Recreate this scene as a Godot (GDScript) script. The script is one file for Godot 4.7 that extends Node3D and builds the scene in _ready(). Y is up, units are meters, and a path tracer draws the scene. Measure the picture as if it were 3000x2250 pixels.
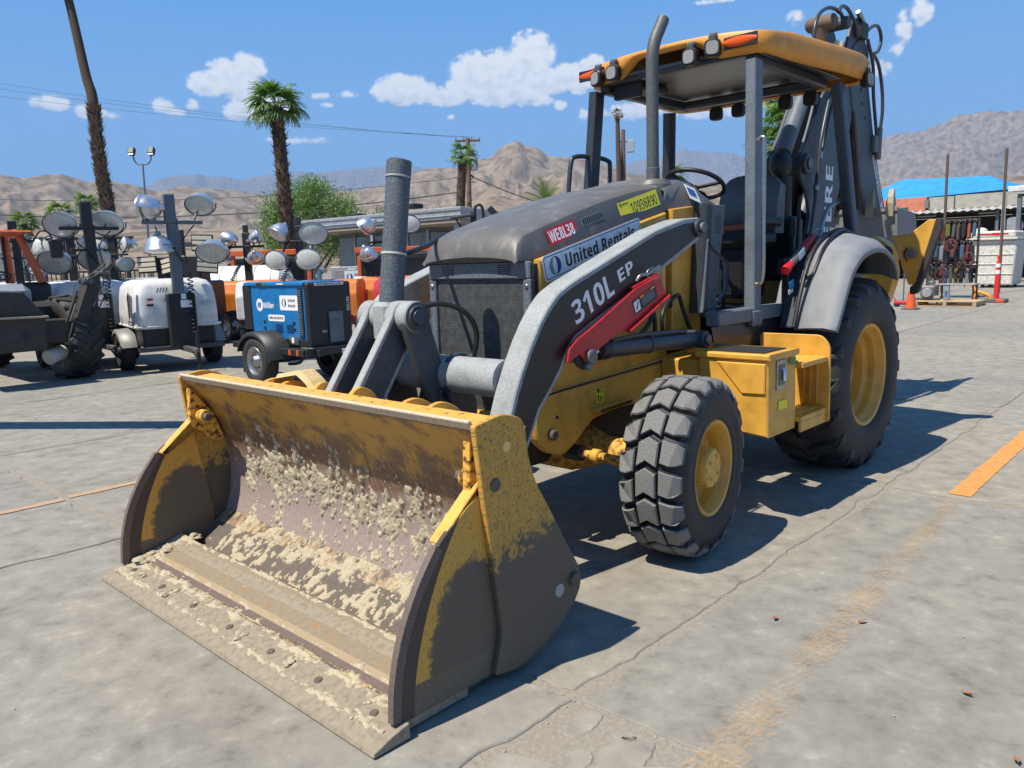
extends Node3D
# A rental yard with a yellow backhoe loader, trailers, palms and desert hills. Metres, y up; the loader faces +x.

var mats := {}
var texs := {}
var taken := {}
var rng := RandomNumberGenerator.new()

# ------------------------------------------------------------------ mesh builder
class MB:
	var st := SurfaceTool.new()
	var g := 0
	var cols := false
	var col := Color(1, 1, 1)
	func _init() -> void:
		st.begin(Mesh.PRIMITIVE_TRIANGLES)
	func v(p: Vector3) -> void:
		if cols:
			st.set_color(col)
		st.add_vertex(p)
	func flat() -> void:
		st.set_smooth_group(-1)
	func smooth() -> void:
		g += 1
		st.set_smooth_group(g)
	func tri(a: Vector3, b: Vector3, c: Vector3) -> void:
		v(a); v(b); v(c)
	func quad(a: Vector3, b: Vector3, c: Vector3, d: Vector3) -> void:
		tri(a, b, c); tri(a, c, d)
	func uvquad(a: Vector3, b: Vector3, c: Vector3, d: Vector3) -> void:
		# a top left, b top right, c bottom right, d bottom left
		flat()
		var q := [[a, Vector2(0, 0)], [b, Vector2(1, 0)], [c, Vector2(1, 1)], [a, Vector2(0, 0)], [c, Vector2(1, 1)], [d, Vector2(0, 1)]]
		for e in q:
			st.set_uv(e[1])
			st.add_vertex(e[0])
	# a chamfered box
	func box(c: Vector3, s: Vector3, b := 0.004, bas := Basis()) -> MB:
		flat()
		var h := s * 0.5
		b = minf(b, minf(h.x, minf(h.y, h.z)) * 0.6)
		var sg := [-1.0, 1.0]
		if b <= 0.0:
			b = 0.00001
		var P := func(ix, iy, iz, ax) -> Vector3:
			var p := Vector3(ix * (h.x - (0.0 if ax == 0 else b)), iy * (h.y - (0.0 if ax == 1 else b)), iz * (h.z - (0.0 if ax == 2 else b)))
			return c + bas * p
		for i in sg:
			face(P.call(i, -1, -1, 0), P.call(i, 1, -1, 0), P.call(i, 1, 1, 0), P.call(i, -1, 1, 0), bas.x * i)
			face(P.call(-1, i, -1, 1), P.call(1, i, -1, 1), P.call(1, i, 1, 1), P.call(-1, i, 1, 1), bas.y * i)
			face(P.call(-1, -1, i, 2), P.call(1, -1, i, 2), P.call(1, 1, i, 2), P.call(-1, 1, i, 2), bas.z * i)
		for i in sg:
			for j in sg:
				face(P.call(i, j, -1, 0), P.call(i, j, 1, 0), P.call(i, j, 1, 1), P.call(i, j, -1, 1), bas.x * i + bas.y * j)
				face(P.call(i, -1, j, 0), P.call(i, 1, j, 0), P.call(i, 1, j, 2), P.call(i, -1, j, 2), bas.x * i + bas.z * j)
				face(P.call(-1, i, j, 1), P.call(1, i, j, 1), P.call(1, i, j, 2), P.call(-1, i, j, 2), bas.y * i + bas.z * j)
				for k in sg:
					face3(P.call(i, j, k, 0), P.call(i, j, k, 1), P.call(i, j, k, 2), bas.x * i + bas.y * j + bas.z * k)
		return self
	func face(a: Vector3, b: Vector3, c: Vector3, d: Vector3, n: Vector3) -> void:
		if (b - a).cross(c - a).dot(n) > 0.0:
			quad(a, d, c, b)
		else:
			quad(a, b, c, d)
	func face3(a: Vector3, b: Vector3, c: Vector3, n: Vector3) -> void:
		if (b - a).cross(c - a).dot(n) > 0.0:
			tri(a, c, b)
		else:
			tri(a, b, c)
	# polygon in a plane (o + u*x + w*y) extruded from h0 to h1 along u x w, edges chamfered by b; hole lists optional
	func prism(poly: PackedVector2Array, h0: float, h1: float, b := 0.003, fr := Transform3D()) -> MB:
		flat()
		if h1 < h0:
			var t := h0
			h0 = h1
			h1 = t
		if Geometry2D.is_polygon_clockwise(poly):
			poly = poly.duplicate()
			poly.reverse()
		var n := poly.size()
		b = minf(b, (h1 - h0) * 0.45)
		var ins := PackedVector2Array()
		for i in n:
			var a := poly[(i + n - 1) % n]
			var p := poly[i]
			var c := poly[(i + 1) % n]
			var d1 := (p - a).normalized()
			var d2 := (c - p).normalized()
			var n1 := Vector2(-d1.y, d1.x)
			var n2 := Vector2(-d2.y, d2.x)
			var m := (n1 + n2)
			var l := m.length()
			if l < 0.3:
				m = n1
				l = 1.0
			m = m / l
			ins.append(p + m * b / maxf(0.5, m.dot(n1)))
		var idx := Geometry2D.triangulate_polygon(ins)
		var q := func(p: Vector2, h: float) -> Vector3:
			return fr * Vector3(p.x, p.y, h)
		for i in range(0, idx.size(), 3):
			var A: Vector2 = ins[idx[i]]
			var Bq: Vector2 = ins[idx[i + 1]]
			var C: Vector2 = ins[idx[i + 2]]
			face3(q.call(A, h1), q.call(Bq, h1), q.call(C, h1), fr.basis.z)
			face3(q.call(A, h0), q.call(Bq, h0), q.call(C, h0), -fr.basis.z)
		for i in n:
			var j := (i + 1) % n
			var e := poly[j] - poly[i]
			var out := fr.basis * Vector3(e.y, -e.x, 0)
			face(q.call(poly[i], h0 + b), q.call(poly[j], h0 + b), q.call(poly[j], h1 - b), q.call(poly[i], h1 - b), out)
			if b > 0.0:
				face(q.call(poly[i], h1 - b), q.call(poly[j], h1 - b), q.call(ins[j], h1), q.call(ins[i], h1), out + fr.basis.z * out.length())
				face(q.call(poly[i], h0 + b), q.call(poly[j], h0 + b), q.call(ins[j], h0), q.call(ins[i], h0), out - fr.basis.z * out.length())
		return self
	# rings of equal size; closed rings wrap round
	func loft(rings: Array, closed := true, cap0 := true, cap1 := true, sm := true) -> MB:
		if sm:
			smooth()
		else:
			flat()
		var n: int = rings[0].size()
		for r in rings.size() - 1:
			var A = rings[r]
			var Bq = rings[r + 1]
			for i in (n if closed else n - 1):
				var j := (i + 1) % n
				quad(A[i], A[j], Bq[j], Bq[i])
		flat()
		if cap0:
			fan(rings[0], false)
		if cap1:
			fan(rings[rings.size() - 1], true)
		return self
	func fan(r, rev: bool) -> void:
		var c := Vector3.ZERO
		for p in r:
			c += p
		c /= r.size()
		for i in r.size():
			var j: int = (i + 1) % r.size()
			if rev:
				tri(c, r[i], r[j])
			else:
				tri(c, r[j], r[i])
	func ring(c: Vector3, x: Vector3, y: Vector3, r: float, n: int, ry := -1.0) -> Array:
		var o := []
		for i in n:
			var a := TAU * i / n
			o.append(c + x * cos(a) * r + y * sin(a) * (r if ry < 0.0 else ry))
		return o
	func tube(pts: Array, r, n := 10, caps := true) -> MB:
		var rings := []
		var up := Vector3.UP
		var d0: Vector3 = (pts[1] - pts[0]).normalized()
		if absf(d0.dot(up)) > 0.95:
			up = Vector3.RIGHT
		var x := d0.cross(up).normalized()
		for i in pts.size():
			var d: Vector3
			if i == 0:
				d = pts[1] - pts[0]
			elif i == pts.size() - 1:
				d = pts[i] - pts[i - 1]
			else:
				d = (pts[i + 1] - pts[i]).normalized() + (pts[i] - pts[i - 1]).normalized()
			d = d.normalized()
			x = (x - d * x.dot(d)).normalized()
			var y := d.cross(x)
			rings.append(ring(pts[i], x, y, r[i] if r is Array else r, n))
		return loft(rings, true, caps, caps)
	func cyl(a: Vector3, b: Vector3, r0: float, r1 := -1.0, n := 16, bev := 0.0) -> MB:
		if r1 < 0.0:
			r1 = r0
		var d := (b - a).normalized()
		var x := d.cross(Vector3.UP if absf(d.y) < 0.95 else Vector3.RIGHT).normalized()
		var y := d.cross(x)
		smooth()
		var rings := [ring(a + d * bev, x, y, r0, n), ring(b - d * bev, x, y, r1, n)]
		for i in n:
			var j := (i + 1) % n
			quad(rings[0][i], rings[0][j], rings[1][j], rings[1][i])
		flat()
		var e0 := ring(a, x, y, r0 - bev, n)
		var e1 := ring(b, x, y, r1 - bev, n)
		if bev > 0.0:
			for i in n:
				var j := (i + 1) % n
				quad(e0[i], e0[j], rings[0][j], rings[0][i])
				quad(rings[1][i], rings[1][j], e1[j], e1[i])
		fan(e0, false)
		fan(e1, true)
		return self
	# profile of Vector2(radius, along axis); sharp: flat rings between profile segments
	func lathe(prof: Array, o: Vector3, ax: Vector3, n := 32, sharp := true) -> MB:
		ax = ax.normalized()
		var x := ax.cross(Vector3.UP if absf(ax.y) < 0.95 else Vector3.RIGHT).normalized()
		var y := ax.cross(x)
		if not sharp:
			smooth()
		for k in prof.size() - 1:
			if sharp:
				smooth()
			var p: Vector2 = prof[k]
			var q: Vector2 = prof[k + 1]
			var A := ring(o + ax * p.y, x, y, p.x, n)
			var C := ring(o + ax * q.y, x, y, q.x, n)
			for i in n:
				var j := (i + 1) % n
				if p.x < 0.00001:
					tri(A[i], C[j], C[i])
				elif q.x < 0.00001:
					tri(A[i], A[j], C[i])
				else:
					quad(A[i], A[j], C[j], C[i])
		return self
	func ball(c: Vector3, r: Vector3, n := 12, m := 8) -> MB:
		var rings := []
		for k in m + 1:
			var a := PI * k / m
			var o := []
			for i in n:
				var t := TAU * i / n
				o.append(c + Vector3(r.x * sin(a) * cos(t), r.y * cos(a), r.z * sin(a) * sin(t)))
			rings.append(o)
		return loft(rings, true, false, false)
	# a grid of points pts[i][j] with uv
	func grid(pts: Array, sm := true, uv := false) -> MB:
		if sm:
			smooth()
		else:
			flat()
		var ni := pts.size()
		var nj: int = pts[0].size()
		for i in ni - 1:
			for j in nj - 1:
				for e in [[i, j], [i + 1, j], [i + 1, j + 1], [i, j], [i + 1, j + 1], [i, j + 1]]:
					if uv:
						st.set_uv(Vector2(float(e[0]) / (ni - 1), float(e[1]) / (nj - 1)))
					v(pts[e[0]][e[1]])
		return self
	func mesh(tang := false) -> ArrayMesh:
		st.generate_normals()
		st.index()
		if tang:
			st.generate_tangents()
		return st.commit()

# ------------------------------------------------------------------ nodes
func numbered(called: String) -> String:
	var n: int = taken.get(called, -1) + 1
	taken[called] = n
	return called if n == 0 else "%s_%03d" % [called, n]

func meta(o: Node, label := "", category := "", group := "", kind := "") -> void:
	if label: o.set_meta("label", label)
	if category: o.set_meta("category", category)
	if group: o.set_meta("group", group)
	if kind: o.set_meta("kind", kind)

func thing(called: String, label: String, category: String, at := Vector3.ZERO, turn := 0.0, group := "") -> Node3D:
	var o := Node3D.new()
	o.name = numbered(called)
	add_child(o)
	o.position = at
	o.rotation.y = turn
	meta(o, label, category, group)
	return o

func part(mb, called: String, m: Material, parent: Node, at := Transform3D()) -> MeshInstance3D:
	var o := MeshInstance3D.new()
	o.name = called
	o.mesh = mb if mb is Mesh else mb.mesh()
	o.material_override = m
	o.transform = at
	parent.add_child(o, true)
	return o

func node(called: String, parent: Node, at := Transform3D()) -> Node3D:
	var o := Node3D.new()
	o.name = called
	o.transform = at
	parent.add_child(o, true)
	return o

func one(mb, called: String, m: Material, label: String, category: String, at := Transform3D(), group := "", kind := "") -> MeshInstance3D:
	var o := part(mb, numbered(called), m, self, at)
	meta(o, label, category, group, kind)
	return o

func copy(o: Node3D, at: Vector3, turn: float, label := "") -> Node3D:
	var base := String(o.name)
	var rx := RegEx.create_from_string("_\\d{3}$")
	base = rx.sub(base, "")
	var c: Node3D = o.duplicate()
	c.name = numbered(base)
	add_child(c)
	c.position = at
	c.rotation.y = turn
	if label: c.set_meta("label", label)
	return c

func mb() -> MB:
	return MB.new()

func V(x: float, y: float, z: float) -> Vector3:
	return Vector3(x, y, z)

func poly(a: Array) -> PackedVector2Array:
	var p := PackedVector2Array()
	for i in range(0, a.size(), 2):
		p.append(Vector2(a[i], a[i + 1]))
	return p

# a polygon with its corners rounded by r
func rounded(p: PackedVector2Array, r, seg := 4) -> PackedVector2Array:
	var o := PackedVector2Array()
	var n := p.size()
	for i in n:
		var rr: float = r[i] if r is Array else r
		var a := p[(i + n - 1) % n]
		var b := p[i]
		var c := p[(i + 1) % n]
		if rr <= 0.0:
			o.append(b)
			continue
		var t := minf(rr, minf((a - b).length(), (c - b).length()) * 0.45)
		var s := b + (a - b).normalized() * t
		var e := b + (c - b).normalized() * t
		for k in seg + 1:
			var u := float(k) / seg
			o.append(s.lerp(b, u).lerp(b.lerp(e, u), u))
	return o

func circle(c: Vector2, r: float, n := 20) -> PackedVector2Array:
	var o := PackedVector2Array()
	for i in n:
		o.append(c + Vector2(cos(TAU * i / n), sin(TAU * i / n)) * r)
	return o

# frame whose local x,y,z are given directions
func frame(o: Vector3, x: Vector3, y: Vector3) -> Transform3D:
	x = x.normalized()
	var z := x.cross(y).normalized()
	return Transform3D(Basis(x, z.cross(x), z), o)

func curve(pts: Array, n := 8) -> Array:
	var o := []
	for i in pts.size() - 1:
		var p0: Vector3 = pts[maxi(i - 1, 0)]
		var p1: Vector3 = pts[i]
		var p2: Vector3 = pts[i + 1]
		var p3: Vector3 = pts[mini(i + 2, pts.size() - 1)]
		for k in n:
			var t := float(k) / n
			o.append(p1.cubic_interpolate(p2, p0, p3, t))
	o.append(pts[pts.size() - 1])
	return o

func text(s: String, size: float, m: Material, parent: Node, at: Transform3D, called := "lettering", bold := true, depth := 0.001, width := 0.0, font := "Droid Sans") -> MeshInstance3D:
	var t := TextMesh.new()
	var f := SystemFont.new()
	f.font_names = PackedStringArray([font])
	f.font_weight = 700 if bold else 400
	t.font = f
	t.text = s
	t.font_size = 48
	t.pixel_size = size / 36.0
	t.depth = depth
	t.curve_step = 1.0
	t.horizontal_alignment = HORIZONTAL_ALIGNMENT_CENTER
	t.vertical_alignment = VERTICAL_ALIGNMENT_CENTER
	var sc := 1.0
	if width > 0.0:
		var w := t.get_aabb().size.x
		if w > 0.0:
			sc = width / w
	var tr := at
	tr.basis = at.basis * Basis.from_scale(Vector3(sc, 1, 1))
	var o := MeshInstance3D.new()
	o.name = called
	o.mesh = t
	o.material_override = m
	o.transform = tr
	parent.add_child(o, true)
	return o

# ------------------------------------------------------------------ materials
func noise_tex(key: String, freq: float, ramp: Array, size := 512, type := FastNoiseLite.TYPE_SIMPLEX_SMOOTH, oct := 5, seed_ := 1, normal := false, bump := 4.0, warp := 0.0, gain := 0.55) -> NoiseTexture2D:
	if texs.has(key):
		return texs[key]
	var n := FastNoiseLite.new()
	n.noise_type = type
	n.frequency = freq
	n.seed = seed_
	n.fractal_octaves = oct
	n.fractal_gain = gain
	if type == FastNoiseLite.TYPE_CELLULAR:
		n.fractal_type = FastNoiseLite.FRACTAL_NONE if oct <= 1 else FastNoiseLite.FRACTAL_FBM
	if warp > 0.0:
		n.domain_warp_enabled = true
		n.domain_warp_amplitude = warp
		n.domain_warp_frequency = freq * 0.7
	var t := NoiseTexture2D.new()
	t.width = size
	t.height = size
	t.seamless = true
	t.seamless_blend_skirt = 0.2
	t.noise = n
	t.normalize = true
	if normal:
		t.as_normal_map = true
		t.bump_strength = bump
	elif ramp.size():
		var g := Gradient.new()
		var off := PackedFloat32Array()
		var cs := PackedColorArray()
		for r in ramp:
			off.append(r[0])
			cs.append(r[1])
		g.offsets = off
		g.colors = cs
		t.color_ramp = g
	texs[key] = t
	return t

func lin(r: float, g: float, b: float) -> Color:
	return Color(r, g, b).linear_to_srgb()

func grey(v: float) -> Color:
	return Color(v, v, v)

# plain paint with noise wear: opts tex (key), scale, rough, metal, bump
func mat(key: String, c: Color, rough := 0.6, metal := 0.0, tex: Texture2D = null, scale := 1.0, bump: Texture2D = null, bscale := 0.2, detail: Texture2D = null, dscale := 1.0) -> StandardMaterial3D:
	if mats.has(key):
		return mats[key]
	var m := StandardMaterial3D.new()
	m.resource_name = key
	m.albedo_color = c
	m.roughness = rough
	m.metallic = metal
	m.cull_mode = BaseMaterial3D.CULL_DISABLED
	if tex:
		m.albedo_texture = tex
		m.uv1_triplanar = true
		m.uv1_scale = Vector3.ONE * scale
	if bump:
		m.heightmap_enabled = true
		m.heightmap_texture = bump
		m.heightmap_scale = bscale
		m.uv1_triplanar = true
		m.uv1_scale = Vector3.ONE * scale
	if detail:
		m.detail_enabled = true
		m.detail_albedo = detail
		m.detail_blend_mode = BaseMaterial3D.BLEND_MODE_MUL
		m.detail_uv_layer = BaseMaterial3D.DETAIL_UV_2
		m.uv2_triplanar = true
		m.uv2_scale = Vector3.ONE * dscale
	mats[key] = m
	return m

func make_materials() -> void:
	var W := Color(1, 1, 1)
	var grime := noise_tex("grime", 0.012, [[0.0, grey(0.80)], [0.45, grey(0.93)], [1.0, W]], 512, FastNoiseLite.TYPE_SIMPLEX_SMOOTH, 6, 3)
	var dust := noise_tex("dust", 0.03, [[0.0, grey(0.80)], [0.4, grey(0.89)], [0.6, grey(0.96)], [1.0, W]], 512, FastNoiseLite.TYPE_SIMPLEX_SMOOTH, 6, 5)
	var speck := noise_tex("speck", 0.05, [[0.0, Color(0.74, 0.76, 0.78)], [0.42, Color(0.83, 0.845, 0.86)], [0.58, Color(0.90, 0.905, 0.91)], [0.72, Color(0.97, 0.97, 0.96)], [1.0, Color(1, 0.99, 0.97)]], 512, FastNoiseLite.TYPE_SIMPLEX_SMOOTH, 6, 9)
	var fine := noise_tex("fine", 0.08, [], 512, FastNoiseLite.TYPE_SIMPLEX_SMOOTH, 5, 11)
	var scratch := noise_tex("scratch", 0.02, [[0.0, Color(0.4, 0.33, 0.27)], [0.16, Color(0.55, 0.48, 0.42)], [0.25, Color(0.9, 0.9, 0.9)], [0.5, W], [1.0, grey(0.95)]], 512, FastNoiseLite.TYPE_SIMPLEX_SMOOTH, 6, 17)
	# machine paint
	mat("yellow", lin(0.74, 0.39, 0.06), 0.42, 0.0, grime, 0.9)
	mat("yellow_worn", lin(0.72, 0.39, 0.07), 0.55, 0.0, scratch, 1.3)
	mat("yellow_dirty", lin(0.74, 0.39, 0.06), 0.7, 0.0, noise_tex("mudspots", 0.02, [[0.0, Color(0.34, 0.3, 0.28)], [0.30, Color(0.42, 0.37, 0.33)], [0.42, Color(0.85, 0.83, 0.8)], [0.6, W], [1.0, W]], 512, FastNoiseLite.TYPE_SIMPLEX_SMOOTH, 6, 19), 2.2, fine, 0.12)
	mat("roof_yellow", lin(0.78, 0.335, 0.045), 0.5, 0.0, grime, 0.8, fine, 0.02)
	mat("hood_grey", lin(0.215, 0.205, 0.195), 0.48, 0.0, noise_tex("hoodscuff", 0.014, [[0.0, grey(0.70)], [0.5, grey(0.755)], [0.68, grey(0.79)], [0.80, grey(0.93)], [1.0, W]], 512, FastNoiseLite.TYPE_SIMPLEX_SMOOTH, 7, 14, false, 4.0, 40.0, 0.62), 0.8)
	mat("dark_steel", lin(0.052, 0.062, 0.078), 0.45, 0.0, dust, 1.2)
	mat("dusty_steel", lin(0.44, 0.45, 0.44), 0.75, 0.0, speck, 4.0)
	mat("dusty_dark", lin(0.075, 0.085, 0.095), 0.55, 0.0, speck, 4.0)
	mat("post_grey", lin(0.195, 0.225, 0.26), 0.5, 0.0, speck, 2.5, null, 0.0, grime, 0.8)
	mat("fender_grey", lin(0.25, 0.262, 0.28), 0.7, 0.0, grime, 0.9)
	mat("decal_black", lin(0.018, 0.017, 0.017), 0.38, 0.0, dust, 1.0)
	mat("black_plastic", lin(0.018, 0.019, 0.021), 0.5, 0.0, dust, 1.5)
	mat("black_gloss", lin(0.012, 0.012, 0.014), 0.22)
	mat("rubber_hose", lin(0.012, 0.012, 0.013), 0.45)
	mat("tyre", lin(0.020, 0.022, 0.025), 0.62, 0.0, dust, 2.0, fine, 0.06)
	mat("tyre_tread", lin(0.23, 0.222, 0.208), 0.9, 0.0, speck, 4.0, fine, 0.12)
	mat("tyre_old", lin(0.034, 0.033, 0.032), 0.7, 0.0, dust, 1.2, fine, 0.12)
	mat("steel", lin(0.42, 0.42, 0.41), 0.38, 1.0, grime, 4.0)
	mat("steel_dull", lin(0.22, 0.215, 0.205), 0.55, 0.6, dust, 3.0)
	mat("chrome", lin(0.72, 0.73, 0.75), 0.16, 1.0)
	mat("lamp_bowl", lin(0.72, 0.74, 0.77), 0.36, 0.85, grime, 1.4)
	mat("lamp_lens", lin(0.62, 0.63, 0.58), 0.14, 0.0, grime, 2.0)
	mat("red", lin(0.56, 0.018, 0.022), 0.38, 0.0, grime, 1.5)
	mat("red_decal", lin(0.60, 0.01, 0.02), 0.45)
	mat("orange_lens", lin(0.62, 0.085, 0.006), 0.18)
	mat("white_paint", lin(0.74, 0.74, 0.72), 0.4, 0.0, grime, 0.8)
	mat("white_decal", lin(0.78, 0.79, 0.80), 0.4)
	mat("decal_silver", lin(0.62, 0.65, 0.68), 0.45)
	mat("decal_text", lin(0.016, 0.016, 0.018), 0.5)
	mat("decal_blue", lin(0.03, 0.11, 0.36), 0.4)
	mat("decal_grey", lin(0.30, 0.32, 0.35), 0.45)
	mat("decal_yellow", lin(0.80, 0.70, 0.02), 0.45)
	mat("decal_orange", lin(0.75, 0.28, 0.02), 0.45)
	mat("decal_green", lin(0.03, 0.20, 0.03), 0.45)
	mat("blue_paint", lin(0.012, 0.18, 0.46), 0.38, 0.0, grime, 0.8)
	mat("orange_paint", lin(0.72, 0.20, 0.02), 0.42, 0.0, grime, 0.8)
	mat("jlg_orange", lin(0.72, 0.13, 0.03), 0.45, 0.0, grime, 0.8)
	mat("sand", lin(0.62, 0.53, 0.37), 0.95, 0.0, noise_tex("sandc", 0.06, [[0.0, grey(0.72)], [0.5, grey(0.9)], [1.0, W]], 256, FastNoiseLite.TYPE_SIMPLEX_SMOOTH, 5, 21), 6.0, fine, 0.5)
	mat("rust_dark", lin(0.075, 0.06, 0.055), 0.7, 0.15, dust, 2.0, fine, 0.1)
	mat("black_rust", lin(0.055, 0.049, 0.044), 0.65, 0.0, noise_tex("blackrust", 0.02, [[0.0, Color(1, 1, 1)], [0.5, Color(0.8, 0.8, 0.8)], [0.62, Color(1.0, 0.85, 0.75)], [0.75, Color(1, 0.95, 0.9)], [1.0, Color(0.6, 0.6, 0.6)]], 256, FastNoiseLite.TYPE_SIMPLEX_SMOOTH, 6, 31), 1.6, fine, 0.15)
	mat("glass", Color(0.55, 0.62, 0.66, 0.35), 0.05)
	mats["glass"].transparency = BaseMaterial3D.TRANSPARENCY_ALPHA
	mat("dark_glass", lin(0.05, 0.06, 0.065), 0.08)
	mat("wood_pallet", lin(0.50, 0.35, 0.19), 0.8, 0.0, dust, 2.0)
	mat("wood_pole", lin(0.20, 0.115, 0.07), 0.9, 0.0, dust, 1.0)
	mat("orange_stripe", lin(0.60, 0.27, 0.07), 0.85, 0.0, noise_tex("stripe", 0.03, [[0.0, Color(0.86, 0.87, 0.9)], [0.3, Color(0.93, 0.94, 0.96)], [0.5, W], [1.0, Color(1, 0.97, 0.94)]], 512, FastNoiseLite.TYPE_SIMPLEX_SMOOTH, 6, 41), 0.9)
	mat("faded_stripe", lin(0.42, 0.28, 0.17), 0.9, 0.0, texs["stripe"], 0.9)
	mat("alu", lin(0.48, 0.50, 0.52), 0.45, 0.5, grime, 0.5)
	mat("beige_wall", lin(0.42, 0.40, 0.34), 0.9, 0.0, grime, 0.4)
	mat("salmon_wall", lin(0.62, 0.22, 0.14), 0.9, 0.0, grime, 0.4)
	mat("grey_wall", lin(0.20, 0.21, 0.22), 0.8, 0.0, grime, 0.4)
	mat("blue_tarp", lin(0.03, 0.30, 0.78), 0.7, 0.0, grime, 0.2)
	mat("green_sign", lin(0.02, 0.10, 0.06), 0.5)
	mat("shed_dark", lin(0.20, 0.195, 0.185), 0.9, 0.0, grime, 0.5)
	mat("cone_orange", lin(0.80, 0.11, 0.03), 0.5, 0.0, grime, 3.0)
	mat("seat_vinyl", lin(0.13, 0.14, 0.15), 0.5, 0.0, grime, 2.0, fine, 0.04)

func M(k: String) -> Material:
	return mats[k]

# ------------------------------------------------------------------ camera, sky, sun, ground, hills
const EYE := Vector3(5.547, 1.486, -2.925)

func make_world() -> void:
	var cam := Camera3D.new()
	cam.name = "camera"
	cam.position = EYE
	cam.rotation_degrees = Vector3(-8.853, 133.149, -1.82)
	cam.fov = 52.19
	cam.near = 0.05
	cam.far = 30000.0
	add_child(cam)
	cam.current = true
	var e := Environment.new()
	e.background_mode = Environment.BG_SKY
	e.tonemap_mode = Environment.TONE_MAPPER_LINEAR
	e.tonemap_exposure = 1.6
	e.ambient_light_source = Environment.AMBIENT_SOURCE_SKY
	e.sdfgi_enabled = true
	e.ssao_enabled = true
	e.ssil_enabled = true
	e.fog_enabled = true
	e.fog_density = 0.00012
	e.fog_light_color = Color(0.56, 0.78, 1.0)
	var sky := Sky.new()
	var sm := PanoramaSkyMaterial.new()
	sm.panorama = ImageTexture.create_from_image(sky_image())
	sm.energy_multiplier = 1.0
	sky.sky_material = sm
	e.sky = sky
	var we := WorldEnvironment.new()
	we.name = "world_environment"
	we.environment = e
	add_child(we)
	var sun := DirectionalLight3D.new()
	sun.name = "sun"
	sun.light_color = Color(1.0, 0.965, 0.90)
	sun.light_energy = 1.5
	sun.light_angular_distance = 0.53
	sun.shadow_enabled = true
	add_child(sun)
	sun.look_at_from_position(Vector3(0.57, 1.0, 0.14) * 60.0, Vector3.ZERO)

# cumulus seen in the sky: azimuth, elevation, half width, half height in degrees, strength
const CLOUDS := [-137.1, 11.35, 1.5, 0.62, 1, -136.0, 11.7, 1.2, 0.8, 1, -129.6, 12.0, 1.3, 0.8, 0.95, -140.06, 11.78, 2.05, 1.0, 1, -141.05, 11.69, 1.17, 0.73, 1, -138.58, 11.5, 1.18, 0.64, 1, -134.83, 12.53, 1.96, 1.54, 1, -133.11, 12.85, 1.95, 1.35, 1, -131.08, 13.69, 1.6, 1.55, 1, -132.85, 11.56, 3.25, 1.01, 1, -130.32, 12.21, 1.17, 1.09, 1, -128.51, 12.41, 1.36, 0.81, 0.9, -126.91, 13.05, 0.87, 0.63, 0.85, -127.73, 11.73, 0.88, 0.55, 0.7, -130.45, 10.92, 0.88, 0.42, 0.8, -129.15, 10.59, 0.44, 0.37, 0.6, -127.46, 9.86, 0.3, 0.38, 0.4, -136.79, 10.02, 0.3, 0.17, 0.35, -152.88, 11.9, 1.23, 0.77, 1, -151.69, 12.5, 1.26, 1.0, 1, -150.25, 13.0, 1.09, 0.94, 1, -150.82, 11.75, 1.38, 0.79, 0.9, -150.7, 10.38, 1.28, 0.69, 1, -149.13, 10.77, 1.78, 0.8, 0.95, -151.49, 12.06, 0.69, 0.45, 1, -161.96, 10.33, 1.13, 0.44, 0.9, -160.3, 9.95, 0.56, 0.38, 0.9, -159.33, 9.89, 0.41, 0.27, 0.8, -158.64, 9.8, 0.39, 0.2, 0.7, -155.64, 10.5, 0.66, 0.5, 0.8, -155.06, 10.19, 0.66, 0.25, 0.6, -153.9, 10.68, 0.39, 0.34, 0.55, -145.69, 11.41, 0.67, 0.21, 0.7, -145.29, 10.87, 0.42, 0.17, 0.6, -147.72, 10.04, 0.38, 0.25, 0.7, -147.48, 8.6, 2.31, 0.23, 0.45, -143.82, 11.54, 0.98, 0.21, 0.25, -123.83, 9.94, 2.23, 0.6, 0.85, -118.85, 9.56, 2.28, 0.47, 0.75, -113.53, 10.55, 1.35, 0.45, 0.7, -107.18, 13.27, 0.45, 1.13, 0.55, -106.3, 14.06, 0.7, 0.81, 0.6, -107.55, 12.17, 0.41, 0.42, 0.3, -108.41, 11.22, 0.63, 0.53, 0.6, -113.63, 14.73, 0.56, 0.48, 0.35, -118.67, 16.29, 1.38, 0.17, 0.4, -127.54, 9.89, 0.32, 0.48, 0.4]

func sky_colour(el: float) -> Vector3:
	# linear radiance by elevation in degrees
	var hor := Vector3(0.50, 0.70, 0.94)
	var mid := Vector3(0.085, 0.315, 0.74)
	var top := Vector3(0.03, 0.125, 0.38)
	var t := clampf(el / 22.0, 0.0, 1.0)
	var c := hor.lerp(mid, pow(t, 0.62))
	var u := clampf((el - 16.0) / 60.0, 0.0, 1.0)
	return c.lerp(top, u * u * (3.0 - 2.0 * u)) * 0.69

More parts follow.
